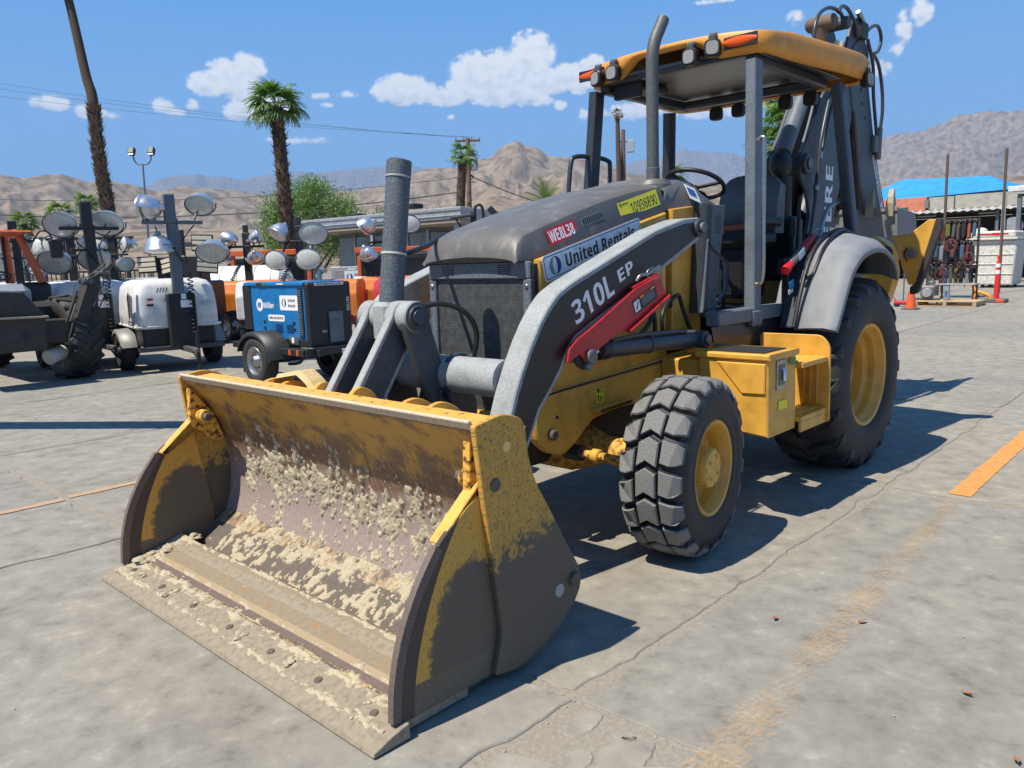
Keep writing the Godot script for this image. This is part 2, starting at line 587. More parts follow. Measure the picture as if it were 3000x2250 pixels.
func sky_image() -> Image:
	var w := 4096
	var h := 2048
	var im := Image.create(w, h, false, Image.FORMAT_RGBF)
	for y in h:
		var el := 90.0 - 180.0 * (y + 0.5) / h
		var c := sky_colour(maxf(el, 0.0))
		im.fill_rect(Rect2i(0, y, w, 1), Color(c.x, c.y, c.z))
	var n := FastNoiseLite.new()
	n.seed = 4
	n.frequency = 0.55
	n.fractal_octaves = 6
	n.fractal_gain = 0.56
	var n2 := FastNoiseLite.new()
	n2.seed = 12
	n2.noise_type = FastNoiseLite.TYPE_CELLULAR
	n2.frequency = 1.3
	n2.fractal_octaves = 3
	n2.cellular_return_type = FastNoiseLite.RETURN_DISTANCE
	var n3 := FastNoiseLite.new()
	n3.seed = 77
	n3.frequency = 0.5
	n3.fractal_octaves = 4
	n3.fractal_gain = 0.6
	var x0 := int((1.0 - 168.0 / 360.0) * w)
	var x1 := int((1.0 - 100.0 / 360.0) * w)
	var y0 := int((90.0 - 18.0) / 180.0 * h)
	var y1 := int((90.0 - 7.5) / 180.0 * h)
	for y in range(y0, y1):
		var el := 90.0 - 180.0 * (y + 0.5) / h
		var base := sky_colour(el)
		for x in range(x0, x1):
			var az := ((x + 0.5) / w - 1.0) * 360.0
			var d := 0.0
			var shade := 0.0
			var sum := 0.0
			var wsum := 0.0
			for k in range(0, CLOUDS.size(), 5):
				var rx: float = CLOUDS[k + 2]
				var dx: float = (az - CLOUDS[k]) / rx
				if dx > 1.5 or dx < -1.5:
					continue
				var ry: float = CLOUDS[k + 3]
				var dy: float = (el - CLOUDS[k + 1]) / ry
				if dy > 1.5 or dy < -1.5:
					continue
				if dy < 0.0:
					dy *= 1.15
				var f := 1.0 - (dx * dx + dy * dy)
				if f > -1.2:
					var s: float = CLOUDS[k + 4]
					var q := (f * 1.1 + 0.35) * s if f > 0.0 else f + 0.35 * s
					d = maxf(d, q)
					sum += maxf(f, 0.0) * s
					var wt := maxf(f, 0.0) + 0.02
					shade += dy * wt
					wsum += wt
			d = maxf(d, 1.5 * (1.0 - exp(-1.3 * sum)))
			if d <= 0.02:
				continue
			var a := n.get_noise_2d(az * 1.6, el * 2.4)
			var b := n2.get_noise_2d(az * 1.5, el * 1.8)
			d += a * 0.85 + n3.get_noise_2d(az * 6.0, el * 9.0) * 0.34 - b * 0.30 - 0.08
			var alpha := clampf(d / 0.75, 0.0, 1.0)
			if alpha <= 0.0:
				continue
			alpha = alpha * alpha * (3.0 - 2.0 * alpha) * 0.985
			shade = shade / maxf(wsum, 0.001)
			var lit := clampf(0.62 + shade * 0.50 + a * 0.8 - b * 0.40, 0.0, 1.0)
			var c := Vector3(0.42, 0.46, 0.53).lerp(Vector3(0.66, 0.66, 0.66), lit)
			c = base.lerp(c, alpha)
			im.set_pixel(x, y, Color(c.x, c.y, c.z))
	return im

const SEE_NEAR := [-176.0, 5.2, -170.0, 6.0, -165.1, 6.2, -163.99, 6.01, -163.19, 6.2, -162.08, 6.43, -161.2, 6.19, -160.41, 5.93, -159.35, 6.06, -158.1, 5.8, -156.4, 5.29, -155.6, 5.53, -154.69, 5.65, -153.66, 5.6, -151.93, 5.42, -149.93, 5.17, -147.75, 4.91, -145.23, 5.26, -142.68, 5.54, -141.08, 5.78, -139.74, 6.39, -138.71, 6.76, -136.58, 6.81, -134.93, 7.3, -134.11, 7.43, -133.48, 7.99, -132.96, 8.31, -132.25, 8.43, -131.55, 8.07, -130.94, 7.91, -130.04, 7.34, -128.82, 7.34, -128.01, 7.17, -126.4, 6.86, -124.76, 6.08, -122.97, 5.86, -121.32, 5.28, -118.82, 4.97, -116.37, 4.77, -108.0, 4.0]
const SEE_FAR := [-165.0, 4.0, -159.28, 4.69, -157.25, 5.63, -156.09, 6.23, -154.04, 6.54, -153.37, 6.31, -152.56, 6.38, -151.4, 6.2, -149.1, 6.51, -147.62, 6.69, -145.76, 6.68, -143.87, 6.86, -141.43, 7.08, -139.71, 7.02, -138.71, 6.76, -135.58, 6.3, -130.48, 6.14, -124.75, 6.57, -123.34, 6.88, -121.82, 7.04, -120.82, 7.41, -120.07, 7.24, -118.46, 7.08, -117.61, 6.97, -116.88, 6.74, -114.01, 6.19, -110.55, 5.47, -104.0, 4.5]
const SEE_RIGHT := [-118.0, 4.6, -114.0, 5.71, -110.57, 6.06, -108.29, 7.07, -107.67, 7.19, -106.61, 7.35, -105.73, 7.39, -104.95, 7.69, -103.88, 8.12, -102.82, 8.17, -101.78, 8.12, -101.19, 8.01, -100.57, 7.98, -98.59, 7.96, -95.42, 7.77, -90.62, 6.73, -84.0, 5.5]
const SEE_GOLD := [-176.0, 2.8, -165.46, 3.0, -161.54, 2.86, -159.46, 2.84, -157.72, 3.0, -156.17, 2.92, -152.73, 2.88, -149.13, 2.82, -144.0, 3.2, -139.76, 4.03, -137.72, 4.18, -135.65, 4.62, -134.62, 4.84, -133.59, 4.86, -132.06, 4.41, -130.53, 4.16, -128.48, 4.09, -121.32, 4.79, -113.97, 4.39, -104.01, 4.31, -102.55, 4.37, -101.43, 4.44, -100.36, 4.4, -97.25, 4.11, -92.21, 3.88, -84.0, 3.4]

func ridge(see: Array, dist: float, depth: float, cols: int, rows: int, seed_: int, carve: float) -> MB:
	var n := FastNoiseLite.new()
	n.seed = seed_
	n.noise_type = FastNoiseLite.TYPE_SIMPLEX_SMOOTH
	n.fractal_type = FastNoiseLite.FRACTAL_RIDGED
	n.fractal_octaves = 7
	n.frequency = 4.0 / dist
	var fn := FastNoiseLite.new()
	fn.seed = seed_ + 7
	fn.frequency = 40.0 / dist
	fn.fractal_octaves = 4
	var b := mb()
	var pts := []
	var a0: float = see[0]
	var a1: float = see[see.size() - 2]
	var k := 0
	for i in cols:
		var az := lerpf(a0, a1, float(i) / (cols - 1))
		while k < see.size() - 4 and az > see[k + 2]:
			k += 2
		var t: float = clampf((az - see[k]) / (see[k + 2] - see[k]), 0.0, 1.0)
		t = t * t * (3.0 - 2.0 * t) * 0.5 + t * 0.5
		var el: float = lerpf(see[k + 1], see[k + 3], t)
		var r := deg_to_rad(az)
		var dir := Vector3(sin(r), 0, -cos(r))
		var wig := 1.0 + 0.12 * fn.get_noise_2d(az * dist * 0.002, 3.0)
		var col := []
		for j in rows:
			var s := float(j) / (rows - 1) * 1.35
			var d := dist - depth * (1.0 - s) * wig
			if s > 1.0:
				d = dist + depth * (s - 1.0)
			var p := EYE + dir * d
			var top := tan(deg_to_rad(el)) * dist + EYE.y
			var q := s if s <= 1.0 else 2.0 - s
			var hgt := top * pow(clampf(q, 0.0, 1.0), 1.25)
			var g := n.get_noise_2d(p.x, p.z)
			var env := clampf(4.0 * q * (1.0 - q) , 0.0, 1.0) * carve
			hgt *= 1.0 - env * (0.5 - 0.55 * g)
			hgt += fn.get_noise_2d(p.x, p.z) * top * 0.016
			col.append(Vector3(p.x, hgt - 6.0 * (1.0 - clampf(q * 8.0, 0.0, 1.0)), p.z))
		pts.append(col)
	b.grid(pts, true)
	return b

func make_hills() -> void:
	var scrub := func(key, c0, c1, c2, f, sd):
		return noise_tex(key, f, [[0.0, c0], [0.38, c0], [0.5, c1], [0.66, c1], [1.0, c2]], 1024, FastNoiseLite.TYPE_SIMPLEX_SMOOTH, 7, sd)
	var near: Texture2D = scrub.call("hill_near", Color(0.42, 0.375, 0.325), Color(0.55, 0.495, 0.43), Color(0.68, 0.61, 0.515), 0.012, 51)
	var rock: Texture2D = scrub.call("hill_rock", Color(0.38, 0.36, 0.36), Color(0.52, 0.49, 0.48), Color(0.84, 0.81, 0.79), 0.016, 53)
	var gold: Texture2D = scrub.call("hill_gold", Color(0.45, 0.37, 0.28), Color(0.60, 0.49, 0.36), Color(0.68, 0.56, 0.40), 0.02, 54)
	var put := func(called, b, tex, tile):
		var m := mat(called + "_rock", Color(1, 1, 1), 1.0, 0.0, tex, 1.0 / tile)
		m.metallic_specular = 0.1
		one(b, called, m, "", "", Transform3D(), "", "structure")
	put.call("hills", ridge(SEE_NEAR, 1800.0, 1000.0, 640, 80, 5, 0.95), near, 420.0)
	put.call("hills", ridge(SEE_FAR, 8000.0, 3200.0, 420, 56, 15, 0.95), near, 1500.0)
	put.call("hills", ridge(SEE_RIGHT, 4200.0, 1900.0, 360, 80, 25, 1.0), rock, 900.0)
	put.call("hills", ridge(SEE_GOLD, 700.0, 380.0, 300, 26, 35, 0.55), gold, 120.0)

func make_ground() -> void:
	var far_m := mat("desert_floor", lin(0.30, 0.255, 0.20), 1.0, 0.0, noise_tex("desert", 0.02, [[0.0, grey(0.75)], [1.0, grey(1.0)]], 512, FastNoiseLite.TYPE_SIMPLEX_SMOOTH, 6, 61), 0.05)
	var base := one(mb(), "ground", far_m, "", "", Transform3D(), "", "structure") if false else null
	var g := mb()
	g.flat()
	g.quad(V(-9000, -0.06, -9000), V(9000, -0.06, -9000), V(9000, -0.06, 9000), V(-9000, -0.06, 9000))
	base = one(g, "ground", far_m, "", "", Transform3D(), "", "structure")
	# the paved yard: slabs on a sandy bed that shows in the joints
	var yard := node("pavement", self)
	meta(yard, "", "", "", "structure")
	var bed := mb()
	bed.flat()
	bed.quad(V(-44, -0.009, -14), V(17, -0.009, -14), V(17, -0.009, 34), V(-44, -0.009, 34))
	part(bed, "joint_sand", M("joint_sand"), yard)
	var xs := []
	for i in range(-15, 4):
		xs.append(3.6 + 3.18 * i)
	var zs := []
	for i in range(-4, 11):
		zs.append(-1.36 + 3.02 * i)
	rng.seed = 77
	var fr := Transform3D(Basis(Vector3(1, 0, 0), Vector3(0, 0, -1), Vector3(0, 1, 0)), Vector3.ZERO)
	var tones := ["concrete_a", "concrete_b", "concrete_c", "concrete_d"]
	var jn := FastNoiseLite.new()
	jn.seed = 8
	jn.frequency = 2.2
	jn.fractal_octaves = 4
	for i in xs.size() - 1:
		for j in zs.size() - 1:
			var off := 0.28 if j >= 5 else 0.0
			var r := [xs[i] + off, zs[j], xs[i + 1] + off, zs[j + 1]]
			var cen := Vector2((r[0] + r[2]) * 0.5, (r[1] + r[3]) * 0.5)
			var dist := cen.distance_to(Vector2(EYE.x, EYE.z))
			if dist > 34.0 or (cen.x > 9.0 and dist > 9.0):
				continue
			var step := 0.045 if dist < 5.0 else (0.09 if dist < 8.0 else (0.3 if dist < 14.0 else 1.2))
			var corners := [Vector2(r[0], r[1]), Vector2(r[2], r[1]), Vector2(r[2], r[3]), Vector2(r[0], r[3])]
			if i == 15 and j == 3: # broken corner
				corners = [Vector2(r[0], r[1]), Vector2(r[2], r[1]), Vector2(r[2], r[3]), Vector2(r[0] + 0.36, r[3]), Vector2(r[0] + 0.26, r[3] - 0.2), Vector2(r[0] + 0.10, r[3] - 0.42), Vector2(r[0], r[3] - 0.72)]
			var pg := PackedVector2Array()
			for c in corners.size():
				var a: Vector2 = corners[c]
				var b: Vector2 = corners[(c + 1) % corners.size()]
				var n := maxi(1, int(a.distance_to(b) / step))
				for k in n:
					var p := a.lerp(b, float(k) / n)
					var inward := (cen - p)
					inward = Vector2(signf(inward.x) if absf(inward.x) > 1.3 else 0.0, signf(inward.y) if absf(inward.y) > 1.3 else 0.0)
					if corners.size() > 4 and c >= 3 and c <= 5:
						inward = Vector2(0.7, -0.7)
					var w := 0.009 + maxf(0.0, jn.get_noise_2d(p.x + i * 9.0, p.y + j * 7.0)) * 0.06 + rng.randf() * 0.008
					p += inward * w + Vector2(1, 1) * jn.get_noise_2d(p.x * 0.5, p.y * 0.5) * 0.02
					pg.append(Vector2(p.x, -p.y))
			var s := mb()
			s.prism(pg, -0.03, rng.randf_range(-0.0025, 0.0), 0.005, fr)
			var o := part(s, "concrete_slab", M(tones[rng.randi() % 4]), yard)
			o.name = "concrete_slab" if i == 0 and j == 0 else o.name
	# loose pieces at the broken corner
	for a in [[3.70, -1.46, 0.085, 0.05], [3.74, -1.66, 0.12, 0.075], [3.86, -1.56, 0.06, 0.05], [3.665, -1.60, 0.03, 0.05], [3.70, -1.90, 0.05, 0.085]]:
		var pg := PackedVector2Array()
		for k in 26:
			var t := TAU * k / 26
			var q := 1.0 + 0.25 * jn.get_noise_2d(cos(t) * 0.8 + a[0] * 9.0, sin(t) * 0.8)
			pg.append(Vector2(a[0] + cos(t) * a[2] * q, -(a[1] + sin(t) * a[3] * q)))
		var s := mb()
		s.prism(pg, -0.03, -0.004, 0.006, fr)
		part(s, "concrete_slab", M("concrete_b"), yard)
	# painted lines
	var line := func(called, x0, x1, z, w, y):
		var q := mb()
		var pg := PackedVector2Array()
		var n := 60
		for k in n + 1:
			pg.append(Vector2(lerpf(x0, x1, float(k) / n), -(z - w * 0.5 + rng.randf_range(-0.006, 0.006))))
		for k in n + 1:
			pg.append(Vector2(lerpf(x1, x0, float(k) / n), -(z + w * 0.5 + rng.randf_range(-0.006, 0.006))))
		q.prism(pg, y - 0.0012, y, 0.0, fr)
		return part(q, called, M("orange_stripe"), yard)
	line.call("painted_line", -2.70, 0.36, -1.752, 0.12, 0.004)
	line.call("painted_line", -16.0, -2.78, -1.70, 0.12, 0.004)
	line.call("painted_line", 3.90, 6.5, 2.785, 0.075, 0.004).material_override = M("faded_stripe")
	line.call("painted_line", 0.55, 3.86, 2.82, 0.075, 0.004).material_override = M("faded_stripe")
	# a stretch of line that traffic has worn to flecks
	var w := mb()
	w.uvquad(V(3.72, 0.0035, -1.80), V(0.46, 0.0035, -1.69), V(0.46, 0.0035, -1.83), V(3.72, 0.0035, -1.99))
	part(w, "worn_line", worn_line_material(), yard)
	# small stones lying about
	var mm := MultiMesh.new()
	mm.transform_format = MultiMesh.TRANSFORM_3D
	var st := mb()
	st.ball(Vector3.ZERO, V(1, 0.6, 0.8), 6, 4)
	mm.mesh = st.mesh()
	mm.instance_count = 420
	for k in 420:
		var p := V(rng.randf_range(-4.0, 6.2), 0.002, rng.randf_range(-4.0, 7.0))
		if rng.randf() < 0.4:
			p = V(rng.randf_range(0.5, 4.6), -0.006, -1.37 + rng.randfn(0.0, 0.035)) if rng.randf() < 0.6 else V(3.75 + rng.randfn(0, 0.15), -0.008, -1.65 + rng.randfn(0, 0.2))
		var s := rng.randf_range(0.002, 0.006)
		mm.set_instance_transform(k, Transform3D(Basis(Vector3.UP, rng.randf() * TAU).scaled(Vector3.ONE * s), p))
	var mi := MultiMeshInstance3D.new()
	mi.name = "gravel"
	mi.multimesh = mm
	mi.material_override = mat("pebble", lin(0.36, 0.32, 0.26), 0.9)
	add_child(mi)
	meta(mi, "tiny loose pebbles scattered on the concrete slabs", "gravel", "", "stuff")
	# dry leaves and chips on the slabs
	for a in [[3.05, -2.55, 0.3], [2.75, -2.35, 1.2], [2.1, -2.75, 2.0], [3.6, -2.32, 0.7], [2.43, -1.9, 2.6], [2.62, -1.62, 0.1], [4.05, -2.0, 1.6]]:
		var l := mb()
		l.smooth()
		var pts := []
		for u in 4:
			var col := []
			for vv in 3:
				var wd: float = [0.15, 1.0, 0.9, 0.1][u] * 0.009
				col.append(V((u - 1.5) * 0.013, 0.005 + absf(vv - 1) * 0.005 + u * 0.002, (vv - 1) * wd))
			pts.append(col)
		l.grid(pts)
		one(l, "dry_leaf", mat("dry_leaf", lin(0.30, 0.15, 0.07), 0.8), "small curled brown dry leaf lying on the concrete", "leaf", Transform3D(Basis(Vector3.UP, a[2]), V(a[0], 0.0, a[1])), "dry leaves on the slabs")

func worn_line_material() -> StandardMaterial3D:
	var w := 2048
	var h := 112
	var im := Image.create(w, h, false, Image.FORMAT_RGBA8)
	var n := FastNoiseLite.new()
	n.seed = 5
	n.frequency = 0.05
	n.fractal_octaves = 5
	n.fractal_gain = 0.65
	var n2 := FastNoiseLite.new()
	n2.seed = 6
	n2.frequency = 0.0035
	for x in w:
		var u := float(x) / w
		for y in h:
			var vv := absf(float(y) / h - 0.5) * 2.0
			var d := n.get_noise_2d(x * 0.8, y * 1.2) * 0.9 + n2.get_noise_2d(x, 0) * 0.45 - vv * vv * 0.5 + 0.12
			var a := clampf(d * 0.9, 0.0, 0.20)
			im.set_pixel(x, y, Color(0.84, 0.66, 0.40, a))
	var m := StandardMaterial3D.new()
	m.resource_name = "worn_line"
	m.albedo_texture = ImageTexture.create_from_image(im)
	m.transparency = BaseMaterial3D.TRANSPARENCY_ALPHA
	m.roughness = 0.9
	m.cull_mode = BaseMaterial3D.CULL_DISABLED
	return m

func make_ground_materials() -> void:
	var conc := noise_tex("conc", 0.011, [[0.0, Color(0.46, 0.447, 0.423)], [0.3, Color(0.56, 0.545, 0.517)], [0.5, Color(0.59, 0.575, 0.545)], [0.7, Color(0.615, 0.60, 0.568)], [1.0, Color(0.73, 0.71, 0.675)]], 1024, FastNoiseLite.TYPE_SIMPLEX_SMOOTH, 9, 71, false, 4.0, 0.0, 0.70)
	var stain := noise_tex("stain", 0.006, [[0.0, grey(0.90)], [0.25, grey(0.94)], [0.5, grey(0.98)], [1.0, Color(1, 1, 0.99)]], 1024, FastNoiseLite.TYPE_SIMPLEX_SMOOTH, 8, 72, false, 4.0, 30.0, 0.68)
	var fine := noise_tex("concb", 0.06, [], 512, FastNoiseLite.TYPE_SIMPLEX_SMOOTH, 5, 73)
	var k := 0
	for a in [[0.95, 0.945, 0.93], [0.97, 0.96, 0.94], [0.93, 0.93, 0.92], [0.96, 0.95, 0.925]]:
		var m := mat("concrete_" + "abcd"[k], Color(a[0], a[1], a[2]), 0.88, 0.0, conc, 0.42, fine, 0.06, stain, 0.11)
		m.metallic_specular = 0.35
		k += 1
	mat("joint_sand", lin(0.31, 0.275, 0.225), 1.0, 0.0, noise_tex("jsand", 0.05, [[0.0, grey(0.84)], [1.0, grey(1)]], 256, FastNoiseLite.TYPE_SIMPLEX_SMOOTH, 5, 74), 3.0, fine, 0.08)

# ------------------------------------------------------------------ the backhoe loader
# z = 0 is its middle; the side towards the viewer is at negative z
var XY := Transform3D()

# polygon in the x,y plane extruded in z
func plate(p: PackedVector2Array, z0: float, z1: float, b := 0.004) -> MB:
	return mb().prism(p, z0, z1, b)

func yz(x: float) -> Transform3D: # local x -> -z, local y -> y, local z -> +x... facing +x
	return Transform3D(Basis(Vector3(0, 0, -1), Vector3(0, 1, 0), Vector3(1, 0, 0)), V(x, 0, 0))

func make_loader() -> void:
	var L := thing("backhoe_loader", "yellow backhoe loader with grey hood, open canopy and raised rear boom", "backhoe")
	loader_bucket(L)
	loader_arms(L)
	loader_front(L)
	loader_cab(L)
	loader_wheels(L)
	loader_hoe(L)

# ---------- bucket
func fill_image(w: int, h: int, f: Callable) -> ImageTexture:
	var im := Image.create(w, h, false, Image.FORMAT_RGB8)
	for y in h:
		for x in w:
			im.set_pixel(x, y, f.call(float(x) / w, float(y) / h))
	return ImageTexture.create_from_image(im)

func nz(seed_: int, freq: float, oct := 5, ridged := false) -> FastNoiseLite:
	var n := FastNoiseLite.new()
	n.seed = seed_
	n.frequency = freq
	n.fractal_octaves = oct
	n.noise_type = FastNoiseLite.TYPE_SIMPLEX_SMOOTH
	if ridged:
		n.fractal_type = FastNoiseLite.FRACTAL_RIDGED
	return n

func uv_mat(key: String, t: Texture2D, rough := 0.6, metal := 0.0) -> StandardMaterial3D:
	var m := StandardMaterial3D.new()
	m.resource_name = key
	m.albedo_texture = t
	m.roughness = rough
	m.metallic = metal
	m.cull_mode = BaseMaterial3D.CULL_DISABLED
	m.texture_repeat = false
	mats[key] = m
	return m

# a flat plate whose two faces carry planar uv over the box lo..hi
func uv_plate(p: PackedVector2Array, z0: float, z1: float, lo: Vector2, hi: Vector2, b := 0.004) -> MB:
	var s := mb()
	var m := s.prism(p, z0, z1, b)
	# write uv by rebuilding: planar from x,y
	var arr := m.st.commit_to_arrays()
	var vs: PackedVector3Array = arr[Mesh.ARRAY_VERTEX]
	var o := mb()
	o.flat()
	for q in vs:
		o.st.set_uv(Vector2((q.x - lo.x) / (hi.x - lo.x), 1.0 - (q.y - lo.y) / (hi.y - lo.y)))
		o.st.add_vertex(q)
	return o

func loader_bucket(L: Node3D) -> void:
	var K := node("bucket", L)
	K.set_meta("label", "wide steel bucket, yellow paint worn to brown, sand inside")
	# colours of worn plates, painted from measured outlines of dirt and bare steel
	var na := nz(101, 5.0)
	var nb := nz(102, 22.0, 5)
	var nc := nz(103, 9.0, 4, true)
	var yel := Color(0.79, 0.60, 0.25)
	var brown := Color(0.36, 0.285, 0.24)
	var mud := Color(0.36, 0.325, 0.28)
	var cheek := func(u: float, v: float) -> Color:
		var x := lerpf(3.2, 3.85, u)
		var y := lerpf(1.0, 0.0, v)
		var d := y - (0.50 + (x - 3.55) * -0.16) + na.get_noise_2d(x * 2.0, y * 2.0) * 0.10 + nb.get_noise_2d(x * 1.5, y * 1.5) * 0.07
		var t := clampf(d / 0.05 + 0.5, 0.0, 1.0)
		var c := mud.lerp(yel, t)
		c = c.lerp(Color(0.62, 0.52, 0.28), clampf(1.0 - absf(d - 0.05) / 0.06, 0.0, 1.0) * 0.5)
		var sc := nc.get_noise_2d(x * 6.0 + y * 3.0, y * 1.6 - x)
		if sc > 0.62 and t > 0.4:
			c = c.lerp(brown, 0.75)
		if nb.get_noise_2d(x * 2.4 + 9.0, y * 1.1) > 0.50:
			c = c.lerp(brown, 0.8)
		return c.darkened(0.06 * (0.5 + na.get_noise_2d(x * 7.0, y * 7.0)))
	var mc := uv_mat("bucket_cheek", fill_image(420, 640, cheek), 0.62)
	var clam := func(u: float, v: float) -> Color:
		var x := lerpf(3.6, 4.2, u)
		var y := lerpf(0.75, 0.0, v)
		var e := Vector2((x - 3.81) / 0.20, (y - 0.12) / 0.375).length() - 1.0 + na.get_noise_2d(x * 3.0, y * 3.0) * 0.10 + nb.get_noise_2d(x * 2.0, y * 2.0) * 0.06
		var t := clampf(e / 0.10 + 0.5, 0.0, 1.0)
		var c := mud.lerp(yel, t)
		if y < 0.145 + (x - 3.7) * 0.02:
			c = Color(0.42, 0.385, 0.33).darkened(0.15 * (0.5 + nb.get_noise_2d(x * 3.0, y * 3.0)))
		# the wearing edge strip towards the opening
		if x - 4.085 + y * y * 0.55 > 0.0:
			c = Color(0.30, 0.25, 0.22).darkened(0.2 * (0.5 + nb.get_noise_2d(x * 5.0, y)))
		if nc.get_noise_2d(x * 4.0, y * 2.0 + x) > 0.66:
			c = c.lerp(brown, 0.5)
		return c
	var ml := uv_mat("bucket_clam_side", fill_image(420, 520, clam), 0.6)
	# moldboard inside: paint at the top worn in streaks to brown and bare steel
	var mold := func(u: float, v: float) -> Color:
		var z := lerpf(-1.07, 1.07, u)
		var s := v # 0 lip .. 1 bottom
		var st := nb.get_noise_2d(z * 2.5 + s * 0.6, s * 0.6)
		var big := na.get_noise_2d(z * 0.9, s * 1.2)
		var rust := Color(0.50, 0.36, 0.25).lerp(Color(0.37, 0.28, 0.245), clampf(0.5 + st, 0, 1))
		var yk := clampf((0.26 - absf(s - 0.16) + big * 0.3 + st * 0.24) * 5.0, 0.0, 1.0)
		if s < 0.05 + st * 0.03:
			yk *= 0.1
		var c := rust.lerp(Color(0.76, 0.57, 0.22), yk * 0.9)
		var bare := clampf((s - 0.52 + big * 0.12 + st * 0.10) * 8.0, 0.0, 1.0)
		c = c.lerp(Color(0.62, 0.56, 0.53).lerp(Color(0.52, 0.45, 0.43), clampf(0.5 + nb.get_noise_2d(z * 8.0, s), 0, 1)), bare)
		var dirt := clampf((nc.get_noise_2d(z * 2.0, s * 1.4) - 0.45) * 5.0, 0.0, 1.0) * clampf(1.0 - absf(s - 0.5) * 2.5, 0.0, 1.0)
		return c.lerp(Color(0.62, 0.55, 0.42), dirt * 0.6)
	var mm := uv_mat("bucket_inside", fill_image(900, 420, mold), 0.55)
	# floor: tan dust over scraped steel with rusty streaks
	var flo := func(u: float, v: float) -> Color:
		var z := lerpf(-1.07, 1.07, u)
		var s := v # 0 ridge .. 1 lip
		var st := nb.get_noise_2d(z * 0.8, s * 5.0)
		var st2 := nb.get_noise_2d(z * 6.0 + s * 2.0, s * 0.9)
		var c := Color(0.555, 0.505, 0.42).lerp(Color(0.47, 0.425, 0.355), clampf(0.5 + st + st2 * 0.4, 0, 1))
		if s > 0.44 and s < 0.60:
			c = Color(0.60, 0.535, 0.43).lerp(Color(0.40, 0.33, 0.31), clampf((0.03 - absf(s - 0.56 + 0.01 * st)) * 60.0, 0.0, 1.0))
		elif s >= 0.60:
			var k := clampf((na.get_noise_2d(z * 1.5, s * 3.0) + st2 * 0.9) * 2.2 + 0.35, 0.0, 1.0)
			c = Color(0.30, 0.27, 0.23).lerp(Color(0.68, 0.59, 0.43), k)
		return c.lerp(Color(0.62, 0.42, 0.24), clampf(na.get_noise_2d(z * 2.0 + 5.0, s * 2.0) * 1.2 - 0.2, 0.0, 0.5))
	var mf := uv_mat("bucket_floor", fill_image(900, 240, flo), 0.8)
	# curved back of the bucket
	var prof := [Vector2(3.785, 0.953), Vector2(3.72, 0.868), Vector2(3.66, 0.775), Vector2(3.605, 0.66), Vector2(3.568, 0.54), Vector2(3.556, 0.43), Vector2(3.570, 0.31), Vector2(3.605, 0.205)]
	var fine := []
	for i in prof.size() - 1:
		for k in 4:
			var p: Vector2 = prof[i].cubic_interpolate(prof[i + 1], prof[maxi(i - 1, 0)], prof[mini(i + 2, prof.size() - 1)], k / 4.0)
			fine.append(p)
	fine.append(prof[prof.size() - 1])
	var strip := func(pr: Array, z0: float, z1: float, cols: int) -> MB:
		var pts := []
		for i in cols + 1:
			var col := []
			for p in pr:
				col.append(V(p.x, p.y, lerpf(z0, z1, float(i) / cols)))
			pts.append(col)
		return mb().grid(pts, true, true)
	part(strip.call(fine, -1.075, 1.075, 20), "moldboard", mm, K)
	var back := []
	for p in fine:
		back.append(p + Vector2(-0.022, -0.004))
	part(strip.call(back, -1.075, 1.075, 20), "moldboard_back", M("yellow_worn"), K)
	# top lip and its stiffening bar
	part(mb().box(V(3.776, 0.952, 0), V(0.042, 0.014, 2.15), 0.003, Basis(Vector3.BACK, 0.9)), "top_lip", M("lip_dust"), K)
	part(mb().prism(poly([3.77, 0.945, 3.62, 0.952, 3.50, 0.90, 3.585, 0.70, 3.66, 0.79]), -1.07, 1.07, 0.004), "top_beam", M("yellow_worn"), K)
	# lower rear facet and bottom
	part(strip.call([Vector2(3.605, 0.205), Vector2(3.66, 0.165), Vector2(3.72, 0.122), Vector2(3.83, 0.05)], -1.075, 1.075, 10), "rear_floor", M("scraped_steel"), K)
	part(plate(poly([3.57, 0.215, 3.605, 0.2, 3.86, 0.035, 3.86, 0.006, 3.6, 0.02, 3.45, 0.09, 3.40, 0.2, 3.42, 0.32, 3.53, 0.5]), -1.05, 1.05, 0.004), "underside", M("mud_steel"), K)
	# floor of the clam with its ridge and cutting edge
	part(strip.call([Vector2(3.868, 0.128), Vector2(3.93, 0.108), Vector2(4.00, 0.088), Vector2(4.07, 0.066), Vector2(4.13, 0.050), Vector2(4.18, 0.040)], -1.075, 1.075, 10), "floor_plate", mf, K)
	part(plate(poly([3.868, 0.1275, 4.07, 0.0655, 4.18, 0.0395, 4.18, 0.012, 3.84, 0.008, 3.832, 0.06]), -1.07, 1.07, 0.003), "floor_beam", M("dust_steel"), K)
	part(plate(poly([4.046, 0.0755, 4.074, 0.067, 4.074, 0.055, 4.046, 0.065]), -1.03, 1.02, 0.001), "weld_strip", M("weld_brown"), K)
	part(plate(poly([4.125, 0.056, 4.190, 0.0425, 4.262, 0.020, 4.268, 0.008, 4.262, 0.004, 4.12, 0.004]), -1.10, 1.10, 0.002), "cutting_edge", M("dust_steel"), K)
	# steel showing dark behind the edge, and the bolts of the cutting edge
	for i in 7:
		var z := -0.96 + i * 0.32
		part(mb().cyl(V(4.155, 0.040, z), V(4.158, 0.056, z), 0.019, 0.016, 8, 0.003), "bolt", M("mud_steel"), K)
	# side plates
	var outer := rounded(poly([3.790, 0.955, 3.655, 0.975, 3.545, 0.945, 3.520, 0.745, 3.245, 0.292, 3.238, 0.225, 3.280, 0.165, 3.42, 0.07, 3.60, 0.022, 3.735, 0.045, 3.690, 0.19, 3.760, 0.70]), [0.012, 0.03, 0.05, 0.10, 0.05, 0.03, 0.05, 0.08, 0.06, 0.02, 0.05, 0.02], 5)
